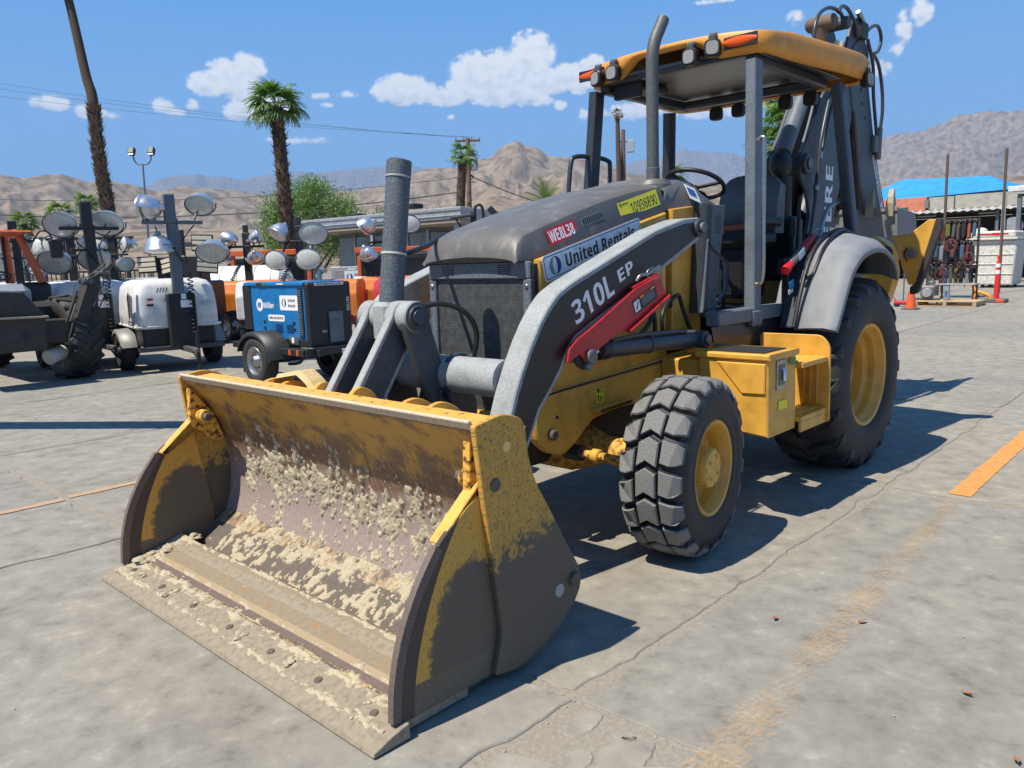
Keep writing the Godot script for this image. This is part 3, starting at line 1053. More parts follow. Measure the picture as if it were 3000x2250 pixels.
	var cs := poly([3.757, 0.705, 3.80, 0.69, 3.955, 0.585, 4.045, 0.465, 4.115, 0.33, 4.155, 0.19, 4.168, 0.06, 4.10, 0.045, 3.735, 0.042, 3.672, 0.185])
	cs = rounded(cs, [0.0, 0.03, 0.08, 0.08, 0.08, 0.08, 0.01, 0.0, 0.0, 0.04], 4)
	for s in [-1.0, 1.0]:
		part(uv_plate(outer, s * 1.078, s * 1.102, Vector2(3.2, 0.0), Vector2(3.85, 1.0), 0.003), "side_plate", mc, K)
		part(uv_plate(cs, s * 1.056, s * 1.077, Vector2(3.6, 0.0), Vector2(4.2, 0.75), 0.003), "clam_side", ml, K)
		# bright top edge strip and lug of the clam
		part(plate(rounded(poly([3.700, 0.795, 3.765, 0.735, 3.945, 0.585, 3.915, 0.57, 3.745, 0.672, 3.715, 0.74]), 0.012, 3), s * 1.02, s * 1.074, 0.003), "clam_bracket", M("yellow_worn"), K)
		part(mb().cyl(V(3.72, 0.745, s * 0.965), V(3.72, 0.745, s * 1.03), 0.034, -1, 14, 0.006), "clam_pin", M("yellow_dirty"), K)
		part(mb().cyl(V(3.72, 0.745, s * 0.935), V(3.72, 0.745, s * 0.966), 0.022, -1, 6, 0.003), "pin_bolt", M("mud_steel"), K)
		part(plate(rounded(poly([3.77, 0.90, 3.65, 0.75, 3.60, 0.60, 3.66, 0.60, 3.78, 0.70]), 0.02, 3), s * 1.02, s * 1.055, 0.003), "gusset", M("yellow_dirty"), K)
		# wear bar along the opening
		var bar := []
		for p in [V(3.955, 0.585, 0), V(4.045, 0.465, 0), V(4.115, 0.33, 0), V(4.155, 0.19, 0), V(4.168, 0.06, 0)]:
			bar.append(p + V(0, 0, s * 1.066))
		var rings := []
		var cv := curve(bar, 5)
		for i in cv.size():
			var d: Vector3 = (cv[mini(i + 1, cv.size() - 1)] - cv[maxi(i - 1, 0)]).normalized()
			var nn := V(d.y, -d.x, 0) * -1.0
			rings.append([cv[i] + nn * 0.004 + V(0, 0, 0.0135), cv[i] + nn * 0.004 - V(0, 0, 0.0135), cv[i] - nn * 0.030 - V(0, 0, 0.0135), cv[i] - nn * 0.030 + V(0, 0, 0.0135)])
		part(mb().loft(rings, true, true, true, false), "wear_bar", M("weld_brown"), K)
	# holes, bolt heads
	part(mb().cyl(V(3.703, 0.735, -1.101), V(3.703, 0.735, -1.108), 0.024, -1, 16, 0.002), "bolt_cap", M("mud_steel"), K)
	part(mb().cyl(V(3.640, 0.858, -1.1005), V(3.640, 0.858, -1.1035), 0.019, -1, 16, 0.0), "bolt_hole", M("decal_yellow_dark"), K)
	part(mb().cyl(V(3.374, 0.243, -1.1005), V(3.374, 0.243, -1.1035), 0.026, -1, 16, 0.0), "bolt_hole", M("dusty_steel"), K)
	part(mb().cyl(V(3.287, 0.262, -1.10), V(3.287, 0.262, -1.118), 0.028, -1, 16, 0.004), "bolt_cap", M("mud_steel"), K)
	# tall ears behind the lip: hinge brackets
	for z in [-0.62, -0.46, 0.46, 0.62]:
		part(plate(rounded(poly([3.60, 0.93, 3.50, 0.955, 3.40, 0.90, 3.25, 0.42, 3.22, 0.30, 3.34, 0.22, 3.48, 0.30, 3.51, 0.6]), 0.05, 4), z - 0.012, z + 0.012, 0.003), "hinge_bracket", M("yellow"), K)
	for z in [-0.12, 0.16]:
		part(plate(rounded(poly([3.60, 0.93, 3.54, 0.975, 3.46, 0.94, 3.38, 0.75, 3.40, 0.55, 3.50, 0.5, 3.54, 0.66]), 0.04, 4), z - 0.014, z + 0.014, 0.003), "link_bracket", M("yellow"), K)
	# large yellow cover standing behind the lip
	part(mb().prism(rounded(poly([-0.62, 0.80, -0.60, 0.935, -0.565, 0.972, -0.36, 1.006, -0.275, 0.965, -0.20, 0.89, -0.19, 0.80]), 0.015, 3), 3.43, 3.545, 0.02, yz(0.0)), "cylinder_guard", M("guard_dust"), K)
	# sand left inside
	var sm := sand_mesh()
	var so := part(sm, "caked_sand", M("sand"), K)
	so.set_meta("kind", "stuff")

func mold_at(t: float) -> Vector2:
	var prof := [Vector2(3.785, 0.953), Vector2(3.72, 0.868), Vector2(3.66, 0.775), Vector2(3.605, 0.66), Vector2(3.568, 0.54), Vector2(3.556, 0.43), Vector2(3.570, 0.31), Vector2(3.605, 0.205), Vector2(3.66, 0.165), Vector2(3.72, 0.122), Vector2(3.80, 0.07)]
	var f := clampf(t, 0.0, 0.999) * (prof.size() - 1)
	var i := int(f)
	return prof[i].lerp(prof[i + 1], f - i)

func sand_mesh() -> MB:
	var s := mb()
	rng.seed = 31
	var clump := func(c: Vector3, r: float, up: Vector3):
		var b := Basis.looking_at(up, V(0, 0, 1)) if absf(up.z) < 0.9 else Basis()
		var n := 7
		var m := 4
		s.smooth()
		var rings := []
		for k in m + 1:
			var a := PI * 0.5 * k / m
			var ring := []
			for i in n:
				var t := TAU * i / n
				var q := r * rng.randf_range(0.72, 1.2)
				ring.append(c + b * V(cos(t) * sin(a) * q * 1.15, sin(t) * sin(a) * q, -cos(a) * q * 0.62 + 0.004))
			rings.append(ring)
		for k in m:
			for i in n:
				s.quad(rings[k][i], rings[k][(i + 1) % n], rings[k + 1][(i + 1) % n], rings[k + 1][i])
	var n1 := nz(7, 2.2, 4)
	# crusts on the curved back, in an irregular band
	var made := 0
	while made < 260:
		var z := rng.randf_range(-1.0, 0.88)
		var t := rng.randf_range(0.26, 0.97)
		var band := 0.50 - 0.12 * (z + 0.1) * 0.4 + n1.get_noise_2d(z * 1.6, 0.3) * 0.12
		var d := absf(t - band) / 0.15
		var w := exp(-d * d) * 1.1 + 0.05
		if t > 0.62:
			w = 0.62
		var f := n1.get_noise_2d(z * 3.2, t * 5.5)
		if f < (0.08 + (0.0 if d < 0.8 else 0.16) if t < 0.62 else 0.03) or rng.randf() > w:
			continue
		var p := mold_at(t)
		var q := mold_at(t + 0.01)
		var tg := (q - p).normalized()
		var nn := V(-tg.y, tg.x, 0)
		if nn.x < 0.0:
			nn = -nn
		var r := rng.randf_range(0.004, 0.0115) * (1.0 + maxf(f, 0.0) * 1.2)
		clump.call(V(p.x, p.y, z) + nn * 0.002, r, nn)
		made += 1
	crust(s)
	# lumps along the floor, the ridge and the cutting edge
	for k in 260:
		var z := rng.randf_range(-1.03, 1.03)
		var x := 0.0
		var y := 0.0
		var r := rng.randf_range(0.004, 0.009)
		var kind := rng.randf()
		if kind < 0.30:
			x = 4.195 + rng.randfn(0.0, 0.007)
			y = 0.0425
			if n1.get_noise_2d(z * 4.0, 9.0) < -0.12:
				continue
		elif kind < 0.62:
			x = 4.10 + rng.randfn(0.0, 0.018)
			y = 0.128 - (x - 3.868) * 0.31
			if n1.get_noise_2d(z * 4.0, 19.0) < 0.0:
				continue
			r *= 1.4
		elif kind < 0.8:
			x = 3.872 + rng.randfn(0.0, 0.005)
			y = 0.128
		else:
			x = rng.randf_range(3.62, 3.72)
			y = 0.20 - (x - 3.605) * 0.69
			if n1.get_noise_2d(z * 3.0, 29.0) < 0.05:
				continue
			r *= 1.6
		clump.call(V(x, y, z), r, V(0.25, 1, 0).normalized())
	for a in [[4.13, 0.85, 0.03], [4.14, 0.55, 0.03], [4.13, 0.30, 0.024], [4.15, -0.10, 0.03], [4.14, -0.45, 0.03], [4.12, -0.9, 0.026]]:
		for k in 7:
			clump.call(V(a[0] + rng.randfn(0, 0.02), 0.048 + rng.randf() * 0.012, a[1] + rng.randfn(0, 0.02)), rng.randf_range(0.4, 0.9) * a[2] * 0.6, Vector3.UP)
	# a drift in the far corner
	for k in 160:
		var u := rng.randf()
		clump.call(V(lerpf(3.82, 4.12, u) + rng.randfn(0, 0.015), 0.10 - 0.05 * u + rng.randf() * 0.03, 1.04 - absf(rng.randfn(0, 0.04))), rng.randf_range(0.012, 0.026), Vector3.UP)
	return s

# dried sand as a skin on the steel: thick where noise is high, feathering out to nothing
func crust(s: MB) -> void:
	var lo := nz(61, 2.4, 4)
	var mi := nz(62, 9.0, 4)
	var fi := nz(63, 34.0, 4)
	var nzc := 460
	var ntc := 200
	var H := []
	var P := []
	for i in nzc + 1:
		var z := lerpf(-1.04, 1.0, float(i) / nzc)
		var hc := []
		var pc := []
		for j in ntc + 1:
			var t := lerpf(0.22, 0.995, float(j) / ntc)
			var p := mold_at(t)
			var q := mold_at(t + 0.004)
			var tg := (q - p).normalized()
			var nn := V(-tg.y, tg.x, 0)
			if nn.x < 0.0:
				nn = -nn
			var sx := t * 1.25
			var band := 0.47 + 0.05 * lo.get_noise_2d(z * 1.2, 7.0) - 0.05 * z
			var d := absf(t - band)
			var want := 0.14 - d * 2.4
			if t > 0.56:
				want = maxf(want, -0.16)
			if t > 0.70:
				want = maxf(want, 0.0)
			if z > 0.80:
				want -= (z - 0.80) * 2.0
			var m := want + lo.get_noise_2d(z * 2.4, sx * 1.6) * 0.50 + mi.get_noise_2d(z * 1.9, sx * 0.95) * 0.46 + fi.get_noise_2d(z * 0.9, sx * 0.7) * 0.16
			var h := clampf(m * 0.05, -0.004, 0.009) + maxf(0.0, m) * fi.get_noise_2d(z * 1.3, sx * 1.3) * 0.014
			hc.append(h)
			pc.append(V(p.x, p.y, z) + nn * h)
		H.append(hc)
		P.append(pc)
	skin(s, H, P)
	# on the floor and the cutting edge
	H = []
	P = []
	for i in 501:
		var z := lerpf(-1.06, 1.06, i / 500.0)
		var hc := []
		var pc := []
		for j in 61:
			var x := lerpf(3.87, 4.215, j / 60.0)
			var y := 0.128 - (x - 3.868) * 0.307 if x < 4.13 else 0.0475 - (x - 4.13) * 0.16
			var want := -0.42
			want = maxf(want, 0.16 - absf(x - 4.195) * 14.0)
			want = maxf(want, 0.10 - absf(x - 4.10) * 7.0)
			want = maxf(want, 0.02 - absf(x - 4.035) * 18.0)
			want = maxf(want, 0.08 - absf(x - 3.875) * 22.0)
			if z > 0.86:
				want += (z - 0.86) * 3.2
			var m := want + lo.get_noise_2d(z * 3.0, x * 3.0) * 0.34 + mi.get_noise_2d(z * 1.6, x * 3.0) * 0.40 + fi.get_noise_2d(z, x * 1.5) * 0.16
			var h := clampf(m * 0.04, -0.004, 0.010) + maxf(0.0, m) * fi.get_noise_2d(z * 1.7, x * 1.7) * 0.012
			hc.append(h)
			pc.append(V(x, y + h, z))
		H.append(hc)
		P.append(pc)
	skin(s, H, P)

func skin(s: MB, H: Array, P: Array) -> void:
	s.smooth()
	for i in H.size() - 1:
		for j in H[0].size() - 1:
			if maxf(maxf(H[i][j], H[i + 1][j]), maxf(H[i][j + 1], H[i + 1][j + 1])) > 0.0:
				s.quad(P[i][j], P[i + 1][j], P[i + 1][j + 1], P[i][j + 1])

# ---------- arms and linkage
func arm_outline() -> PackedVector2Array:
	return rounded(poly([1.535, 1.700, 1.70, 1.690, 1.985, 1.627, 2.700, 1.383, 2.800, 1.338, 2.868, 1.280, 2.930, 1.210, 2.990, 1.125, 3.052, 1.020, 3.100, 0.925, 3.150, 0.800, 3.205, 0.660, 3.33, 0.42, 3.37, 0.30, 3.28, 0.24, 3.17, 0.36, 3.035, 0.650, 2.935, 0.822, 2.850, 0.905, 2.775, 0.985, 2.735, 1.060, 2.680, 1.115, 2.560, 1.165, 2.286, 1.272, 1.530, 1.580, 1.480, 1.64]), 0.03, 3)

func loader_arms(L: Node3D) -> void:
	for s in [-1.0, 1.0]:
		var A := node("lift_arm", L)
		part(plate(arm_outline(), s * 0.525, s * 0.650, 0.006), "arm_beam", M("arm_dust"), A)
		# dark film on the outer face
		var film := rounded(poly([1.56, 1.672, 1.70, 1.662, 1.98, 1.602, 2.69, 1.360, 2.785, 1.317, 2.848, 1.263, 2.910, 1.195, 2.968, 1.112, 3.028, 1.010, 3.076, 0.915, 3.126, 0.792, 3.18, 0.660, 3.30, 0.42, 3.24, 0.33, 3.06, 0.655, 2.957, 0.835, 2.870, 0.920, 2.797, 1.000, 2.757, 1.072, 2.695, 1.135, 2.57, 1.188, 2.30, 1.292, 1.545, 1.600, 1.52, 1.64]), 0.02, 3)
		part(plate(film, s * 0.650, s * 0.6525, 0.0), "arm_film", M("decal_black"), A)
		part(mb().cyl(V(1.555, 1.642, s * 0.515), V(1.555, 1.642, s * 0.672), 0.052, -1, 20, 0.006), "pin_boss", M("dark_steel"), A)
		part(mb().cyl(V(1.555, 1.642, s * 0.672), V(1.555, 1.642, s * 0.692), 0.030, -1, 16, 0.005), "pin", M("steel_dull"), A)
		# lower cylinder pin with its lugs
		part(plate(rounded(poly([2.74, 1.10, 2.70, 1.00, 2.64, 0.965, 2.58, 0.985, 2.555, 1.06, 2.58, 1.15]), 0.03, 4), s * 0.655, s * 0.680, 0.005), "pin_lug", M("black_plastic"), A)
		part(mb().cyl(V(2.625, 1.035, s * 0.5), V(2.625, 1.035, s * 0.715), 0.036, -1, 18, 0.005), "pin", M("steel_dull"), A)
		part(mb().cyl(V(2.640, 0.990, s * 0.66), V(2.640, 0.990, s * 0.705), 0.020, -1, 12, 0.004), "grease_cap", M("steel_dull"), A)
		# lift cylinder
		var C := node("lift_cylinder", L)
		part(mb().cyl(V(2.38, 1.035, s * 0.585), V(1.46, 1.005, s * 0.585), 0.044, -1, 20, 0.004), "barrel", M("dark_steel"), C)
		part(mb().cyl(V(2.62, 1.04, s * 0.585), V(2.36, 1.035, s * 0.585), 0.026, -1, 14), "rod", M("chrome"), C)
		part(mb().cyl(V(2.42, 1.036, s * 0.585), V(2.35, 1.034, s * 0.585), 0.050, -1, 20, 0.006), "gland", M("black_plastic"), C)
		part(mb().cyl(V(1.985, 1.022, s * 0.585), V(1.965, 1.021, s * 0.585), 0.049, -1, 20, 0.002), "band", M("dark_steel"), C)
		part(mb().cyl(V(1.455, 1.005, s * 0.52), V(1.455, 1.005, s * 0.655), 0.052, -1, 20, 0.006), "rear_eye", M("dark_steel"), C)
		part(mb().cyl(V(1.455, 1.005, s * 0.655), V(1.455, 1.005, s * 0.672), 0.030, -1, 14, 0.004), "pin", M("steel_dull"), C)
		part(mb().tube([V(2.32, 1.075, s * 0.60), V(2.1, 1.085, s * 0.60), V(1.7, 1.07, s * 0.60), V(1.60, 1.06, s * 0.60)], 0.011, 8), "oil_pipe", M("dark_steel"), C)
	# lettering on the near arm
	var A0 := L.get_node("lift_arm")
	var up := V(-0.34, 0.94, 0)
	var along := V(-2.30, 0.99, 0).normalized()
	up = V(0.395, 0.919, 0)
	text("310L", 0.115, M("white_decal"), A0, frame(V(2.535, 1.300, -0.6532), along, up), "lettering", true, 0.0012, 0.335)
	text("EP", 0.066, M("white_decal"), A0, frame(V(2.270, 1.420, -0.6532), along, up), "lettering", true, 0.0012, 0.135)
	# red safety bar stored under the near arm
	var R := node("safety_bar", L)
	part(plate(rounded(poly([2.795, 1.020, 2.775, 1.085, 2.714, 1.125, 2.60, 1.170, 2.243, 1.335, 2.016, 1.393, 1.955, 1.285, 2.318, 1.128, 2.40, 1.125, 2.47, 1.095, 2.56, 1.06, 2.60, 1.02, 2.645, 1.005, 2.70, 1.055, 2.75, 1.035]), 0.012, 3), -0.694, -0.684, 0.002), "bar_face", M("red"), R)
	part(mb().prism(poly([2.320, 1.122, 1.953, 1.279, 1.958, 1.290, 2.325, 1.133]), -0.720, -0.684, 0.002), "lower_flange", M("red"), R)
	part(mb().prism(poly([2.016, 1.393, 2.243, 1.335, 2.245, 1.344, 2.020, 1.403]), -0.684, -0.655, 0.002), "upper_flange", M("red"), R)
	var rf := frame(V(2.160, 1.277, -0.6945), V(-0.93, 0.37, 0), V(0.37, 0.93, 0))
	part(mb().box(rf * V(0, 0, 0.0005), V(0.22, 0.075, 0.001), 0.0, rf.basis), "warning_sticker", M("decal_text"), R)
	part(mb().box(rf * V(-0.078, 0.0, 0.0012), V(0.05, 0.055, 0.001), 0.0, rf.basis), "warning_pictogram", M("white_decal"), R)
	part(mb().box(rf * V(0.03, 0.027, 0.0012), V(0.14, 0.012, 0.001), 0.0, rf.basis), "warning_band", M("decal_orange"), R)
	text("WARNING", 0.011, M("decal_text"), R, Transform3D(rf.basis, rf * V(0.03, 0.027, 0.0022)), "lettering", true, 0.0006)
	for k in 4:
		part(mb().box(rf * V(0.03, 0.010 - k * 0.010, 0.0012), V(0.12, 0.003, 0.001), 0.0, rf.basis), "print_line", M("decal_grey"), R)
	part(mb().tube(curve([rf * V(-0.078 - 0.012, -0.015, 0.003), rf * V(-0.075, 0.0, 0.003), rf * V(-0.066, 0.018, 0.003)], 3), 0.003, 5), "pictogram_figure", M("decal_text"), R)
	# lock pin with ring
	var pin := curve([V(2.245, 1.372, -0.70), V(2.225, 1.40, -0.712), V(2.16, 1.405, -0.715), V(2.10, 1.425, -0.712), V(2.05, 1.44, -0.71)], 4)
	part(mb().tube(pin, 0.008, 7), "lock_pin", M("steel"), R)
	var ringp := []
	for k in 15:
		var a := TAU * k / 14
		ringp.append(V(2.09 + cos(a) * 0.055, 1.405 + sin(a) * 0.03, -0.705 + 0.01 * cos(a)))
	part(mb().tube(ringp, 0.003, 5), "ring_pull", M("steel"), R)
	# torque tube between the arms
	part(mb().cyl(V(3.025, 0.965, -0.526), V(3.025, 0.965, 0.526), 0.088, -1, 32, 0.0), "torque_tube", M("arm_dust"), L)
	part(mb().cyl(V(3.02, 1.052, -0.30), V(3.02, 1.068, -0.30), 0.009, -1, 8), "grease_fitting", M("steel_dull"), L)
	# bucket linkage in the middle
	var K := node("bucket_linkage", L)
	for z in [0.115, -0.075]:
		part(plate(rounded(poly([3.215, 1.325, 3.285, 1.315, 3.315, 1.25, 3.63, 0.80, 3.56, 0.66, 3.44, 0.70, 3.38, 0.87, 3.27, 1.03, 3.17, 1.18, 3.155, 1.26]), 0.05, 4), z - 0.022, z + 0.022, 0.004), "link_plate", M("arm_dust"), K)
		part(plate(rounded(poly([3.215, 1.305, 3.275, 1.295, 3.298, 1.245, 3.59, 0.81, 3.54, 0.70, 3.455, 0.72, 3.40, 0.88, 3.285, 1.045, 3.19, 1.19, 3.175, 1.26]), 0.05, 4), z - 0.0245, z - 0.022, 0.0), "link_film", M("dark_steel"), K)
	part(mb().cyl(V(3.225, 1.250, -0.175), V(3.225, 1.250, 0.195), 0.074, -1, 28, 0.012), "link_pin", M("arm_dust"), K)
	part(mb().lathe([Vector2(0.0, -0.012), Vector2(0.034, -0.012), Vector2(0.036, -0.006), Vector2(0.040, -0.002), Vector2(0.046, -0.006), Vector2(0.052, -0.006), Vector2(0.056, 0.0), Vector2(0.070, 0.004)], V(3.225, 1.250, -0.178), V(0, 0, 1), 28), "pin_cap", M("dark_steel"), K)
	part(mb().box(V(3.235, 1.225, 0.02), V(0.13, 0.19, 0.12), 0.02), "rod_eye", M("arm_dust"), K)
	part(plate(rounded(poly([3.275, 1.30, 3.300, 1.23, 3.215, 0.96, 3.14, 0.83, 3.05, 0.69, 2.955, 0.665, 2.92, 0.73, 2.985, 0.86, 3.075, 1.00, 3.15, 1.24]), 0.04, 4), -0.165, -0.125, 0.004), "guide_lever", M("dusty_dark"), K)
	part(plate(rounded(poly([3.275, 1.30, 3.300, 1.23, 3.215, 0.96, 3.14, 0.83, 3.05, 0.69, 2.955, 0.665, 2.92, 0.73, 2.985, 0.86, 3.075, 1.00, 3.15, 1.24]), 0.04, 4), 0.165, 0.205, 0.004), "guide_lever", M("dusty_dark"), K)
	part(mb().cyl(V(3.085, 0.872, -0.166), V(3.085, 0.872, -0.178), 0.034, -1, 20, 0.004), "lever_boss", M("dark_steel"), K)
	part(mb().cyl(V(3.085, 0.872, -0.179), V(3.085, 0.872, -0.180), 0.013, -1, 12), "lever_hole", M("decal_text"), K)
	part(mb().cyl(V(2.975, 0.715, -0.20), V(2.975, 0.715, 0.24), 0.046, -1, 20, 0.008), "lever_pin", M("dark_steel"), K)
	# lugs welded to the tube that carry the lever pin
	for z in [-0.20, 0.24]:
		part(plate(rounded(poly([2.96, 1.07, 3.08, 1.06, 3.11, 0.95, 3.03, 0.68, 2.93, 0.66, 2.90, 0.76]), 0.05, 4), z - 0.014, z + 0.014, 0.003), "tube_lug", M("dark_steel"), K)
	# bucket cylinder pointing upwards
	var C := node("bucket_cylinder", L)
	part(mb().cyl(V(3.222, 1.30, 0.02), V(3.135, 1.905, 0.02), 0.057, -1, 28, 0.004), "barrel", M("cylinder_dust"), C)
	part(mb().cyl(V(3.137, 1.895, 0.02), V(3.127, 1.968, 0.02), 0.059, -1, 28, 0.003), "end_cap", M("cylinder_dust"), C)
	part(mb().cyl(V(3.138, 1.888, 0.02), V(3.1365, 1.897, 0.02), 0.061, -1, 28, 0.001), "band", M("dusty_steel"), C)
	part(mb().cyl(V(3.188, 1.535, 0.02), V(3.1865, 1.545, 0.02), 0.0605, -1, 28, 0.001), "strap", M("strap_white"), C)
	part(mb().cyl(V(3.127, 1.967, 0.02), V(3.1265, 1.9695, 0.02), 0.050, -1, 24), "cap_recess", M("decal_text"), C)
	# hoses at the front
	var H := [
		[V(3.16, 1.52, 0.06), V(3.02, 1.55, 0.10), V(2.80, 1.585, 0.22), V(2.60, 1.63, 0.34), V(2.40, 1.66, 0.42)],
		[V(3.16, 1.29, -0.10), V(3.05, 1.30, -0.155), V(2.95, 1.25, -0.205), V(2.90, 1.15, -0.22), V(2.91, 1.03, -0.20), V(2.93, 0.93, -0.18)],
		[V(3.16, 1.27, 0.2), V(2.98, 1.28, 0.25), V(2.90, 1.15, 0.26), V(2.92, 0.98, 0.22)],
		[V(3.02, 0.88, 0.05), V(3.05, 0.72, 0.06), V(2.98, 0.58, 0.0), V(2.85, 0.55, -0.1)],
		[V(2.98, 0.88, 0.0), V(3.08, 0.76, 0.0), V(3.05, 0.60, -0.02), V(2.9, 0.5, -0.05)],
	]
	for h in H:
		part(mb().tube(curve(h, 8), 0.013, 10), "hose", M("rubber_hose"), L)

# ---------- grille, hood and body
func mirror(a: Array) -> Array:
	var o := a.duplicate()
	for i in range(a.size() - 2, -1, -1):
		o.append(Vector2(-a[i].x, a[i].y))
	return o

func loader_front(L: Node3D) -> void:
	var G := node("grille", L)
	# frame of four bars and a perforated sheet
	part(mb().box(V(2.672, 1.445, -0.015), V(0.030, 0.085, 0.735), 0.006), "top_bar", M("grille_grey"), G)
	for z in [-0.36, 0.33]:
		part(mb().box(V(2.672, 1.185, z), V(0.030, 0.435, 0.052), 0.006), "side_bar", M("grille_grey"), G)
	part(mb().box(V(2.672, 0.945, -0.015), V(0.030, 0.05, 0.735), 0.006), "bottom_bar", M("grille_grey"), G)
	part(mb().box(V(2.664, 1.19, -0.015), V(0.010, 0.46, 0.66), 0.0), "perforated_sheet", mesh_material(), G)
	for c in [-0.215, 0.195]:
		for k in 5:
			part(mb().box(V(2.6875, 1.470 - k * 0.0105, c), V(0.002, 0.0055, 0.092), 0.0), "vent_slot", M("decal_text"), G)
	for z in [-0.36, 0.33]:
		part(mb().cyl(V(2.686, 1.365, z), V(2.693, 1.365, z), 0.013, -1, 14, 0.003), "screw", M("steel"), G)
	part(mb().box(V(2.640, 1.21, -0.383), V(0.06, 0.53, 0.022), 0.004), "seal", M("black_plastic"), G)
	# lower radiator guard and skid plate
	part(mb().box(V(2.66, 0.80, 0), V(0.05, 0.22, 0.62), 0.01), "lower_guard", mesh_material(), G)
	part(mb().box(V(2.70, 0.66, 0), V(0.06, 0.12, 0.66), 0.015), "bumper", M("yellow_dirty"), L)
	# hood
	var H := node("hood", L)
	var secs := [[2.735, 1.487, 1.492, 0.355], [2.728, 1.487, 1.530, 0.350], [2.700, 1.488, 1.585, 0.345], [2.650, 1.490, 1.625, 0.340], [2.55, 1.512, 1.662, 0.338], [2.33, 1.561, 1.728, 0.336], [2.0, 1.635, 1.815, 0.334], [1.75, 1.690, 1.868, 0.332], [1.60, 1.724, 1.892, 0.330], [1.455, 1.756, 1.912, 0.330]]
	var rings := []
	for s in secs:
		var x: float = s[0]
		var yb: float = s[1]
		var ys: float = s[2]
		var ws: float = s[3]
		var wb := lerpf(0.378, 0.348, smoothstep(2.45, 2.70, x))
		ws -= 0.378 - wb
		var half := [Vector2(-wb, yb), Vector2(-wb - 0.002, yb + 0.02 * (ys - yb) / 0.1), Vector2(-ws - 0.006, ys - 0.016), Vector2(-ws + 0.012, ys - 0.002), Vector2(-ws + 0.05, ys + 0.006), Vector2(-0.17, ys + 0.018), Vector2(0, ys + 0.024)]
		var ring := []
		for p in mirror(half):
			ring.append(V(x, p.y, p.x))
		rings.append(ring)
	var shell := mb()
	for span in [[0, 2], [2, 10], [10, 12]]:
		var sub := []
		for r in rings:
			sub.append(r.slice(span[0], span[1] + 1))
		shell.loft(sub, false, false, false)
	shell.flat()
	var lower := []
	for p in rings[0]:
		lower.append(V(2.70, 1.487, p.z * 0.97))
	shell.loft([rings[0], lower], false, false, false)
	part(shell, "hood_shell", M("hood_grey"), H)
	# vent in the side facet: rows of slots
	var f := hood_side(2.14, 0.5)
	for r in 2:
		for k in 11:
			part(mb().box(f * V(-0.085 + k * 0.017, 0.020 - r * 0.040, 0.0008), V(0.009, 0.032, 0.002), 0.0, f.basis), "vent_slot", M("decal_text"), H)
	part(mb().box(f * V(0, 0, -0.0005), V(0.205, 0.088, 0.002), 0.0, f.basis), "vent_panel", M("vent_grey"), H)
	# stickers
	f = hood_side(2.405, 0.56)
	part(mb().box(f * V(0, 0, 0.0006), V(0.235, 0.082, 0.0012), 0.0, f.basis), "red_sticker", M("red_decal"), H)
	text("WE8L38", 0.062, M("white_decal"), H, Transform3D(f.basis, f * V(-0.006, -0.002, 0.0016)), "lettering", true, 0.0008, 0.205)
	f = hood_side(1.715, 0.52)
	part(mb().box(f * V(0, 0, 0.0006), V(0.40, 0.092, 0.0012), 0.0, f.basis), "yellow_sticker", M("decal_yellow"), H)
	text("10936890", 0.060, M("decal_text"), H, Transform3D(f.basis, f * V(0.045, -0.006, 0.0016)), "lettering", false, 0.0008, 0.265)
	text("FOR RENT", 0.011, M("decal_text"), H, Transform3D(f.basis, f * V(-0.145, -0.034, 0.0016)), "lettering", false, 0.0008, 0.07)
	part(mb().lathe([Vector2(0.006, 0), Vector2(0.010, 0), Vector2(0.010, 0.0008), Vector2(0.006, 0.0008)], f * V(-0.175, 0.030, 0.0014), f.basis.z, 16), "small_logo", M("decal_text"), H)
	text("United Rentals", 0.009, M("decal_text"), H, Transform3D(f.basis, f * V(-0.130, 0.030, 0.0016)), "lettering", false, 0.0008, 0.06)
	# engine side panels in yellow, below the hood line
	for s in [-1.0, 1.0]:
		part(plate(poly([2.640, 1.492, 1.490, 1.745, 1.490, 0.86, 2.62, 0.80]), s * 0.362, s * 0.404, 0.008), "side_panel", M("yellow"), L)
		part(plate(poly([1.435, 1.765, 1.100, 1.800, 1.100, 0.95, 1.435, 0.93]), s * 0.362, s * 0.412, 0.006), "tower_panel", M("yellow"), L)
	part(mb().box(V(1.463, 1.30, 0), V(0.05, 0.90, 0.71), 0.0), "panel_gap", M("decal_text"), L)
	part(mb().box(V(1.95, 1.12, 0), V(1.30, 0.62, 0.62), 0.02), "engine", M("black_plastic"), L)
	part(mb().box(V(1.275, 1.40, 0), V(0.33, 0.78, 0.70), 0.01), "firewall", M("black_plastic"), L)
	# rental sign on the near panel
	var S := node("rental_sign", L)
	var c := V(2.186, 1.5435, -0.4050)
	var dx := V(-0.852, 0.207, 0).normalized()
	f = frame(c, dx, V(0.24, 0.97, 0))
	var sp := rounded(poly([-0.435, -0.065, 0.435, -0.065, 0.435, 0.065, -0.435, 0.065]), 0.022, 5)
	part(mb().prism(sp, 0.0, 0.002, 0.0, f), "sign_edge", M("white_decal"), S)
	var sp2 := rounded(poly([-0.427, -0.057, 0.427, -0.057, 0.427, 0.057, -0.427, 0.057]), 0.018, 5)
	part(mb().prism(sp2, 0.002, 0.0026, 0.0, f), "sign_border", M("decal_blue"), S)
	var sp3 := rounded(poly([-0.4215, -0.0515, 0.4215, -0.0515, 0.4215, 0.0515, -0.4215, 0.0515]), 0.015, 5)
	part(mb().prism(sp3, 0.0026, 0.0032, 0.0, f), "sign_field", M("sign_silver"), S)
	ur_logo(S, f * Transform3D(Basis(), V(-0.345, 0.0, 0.0033)), 0.046)
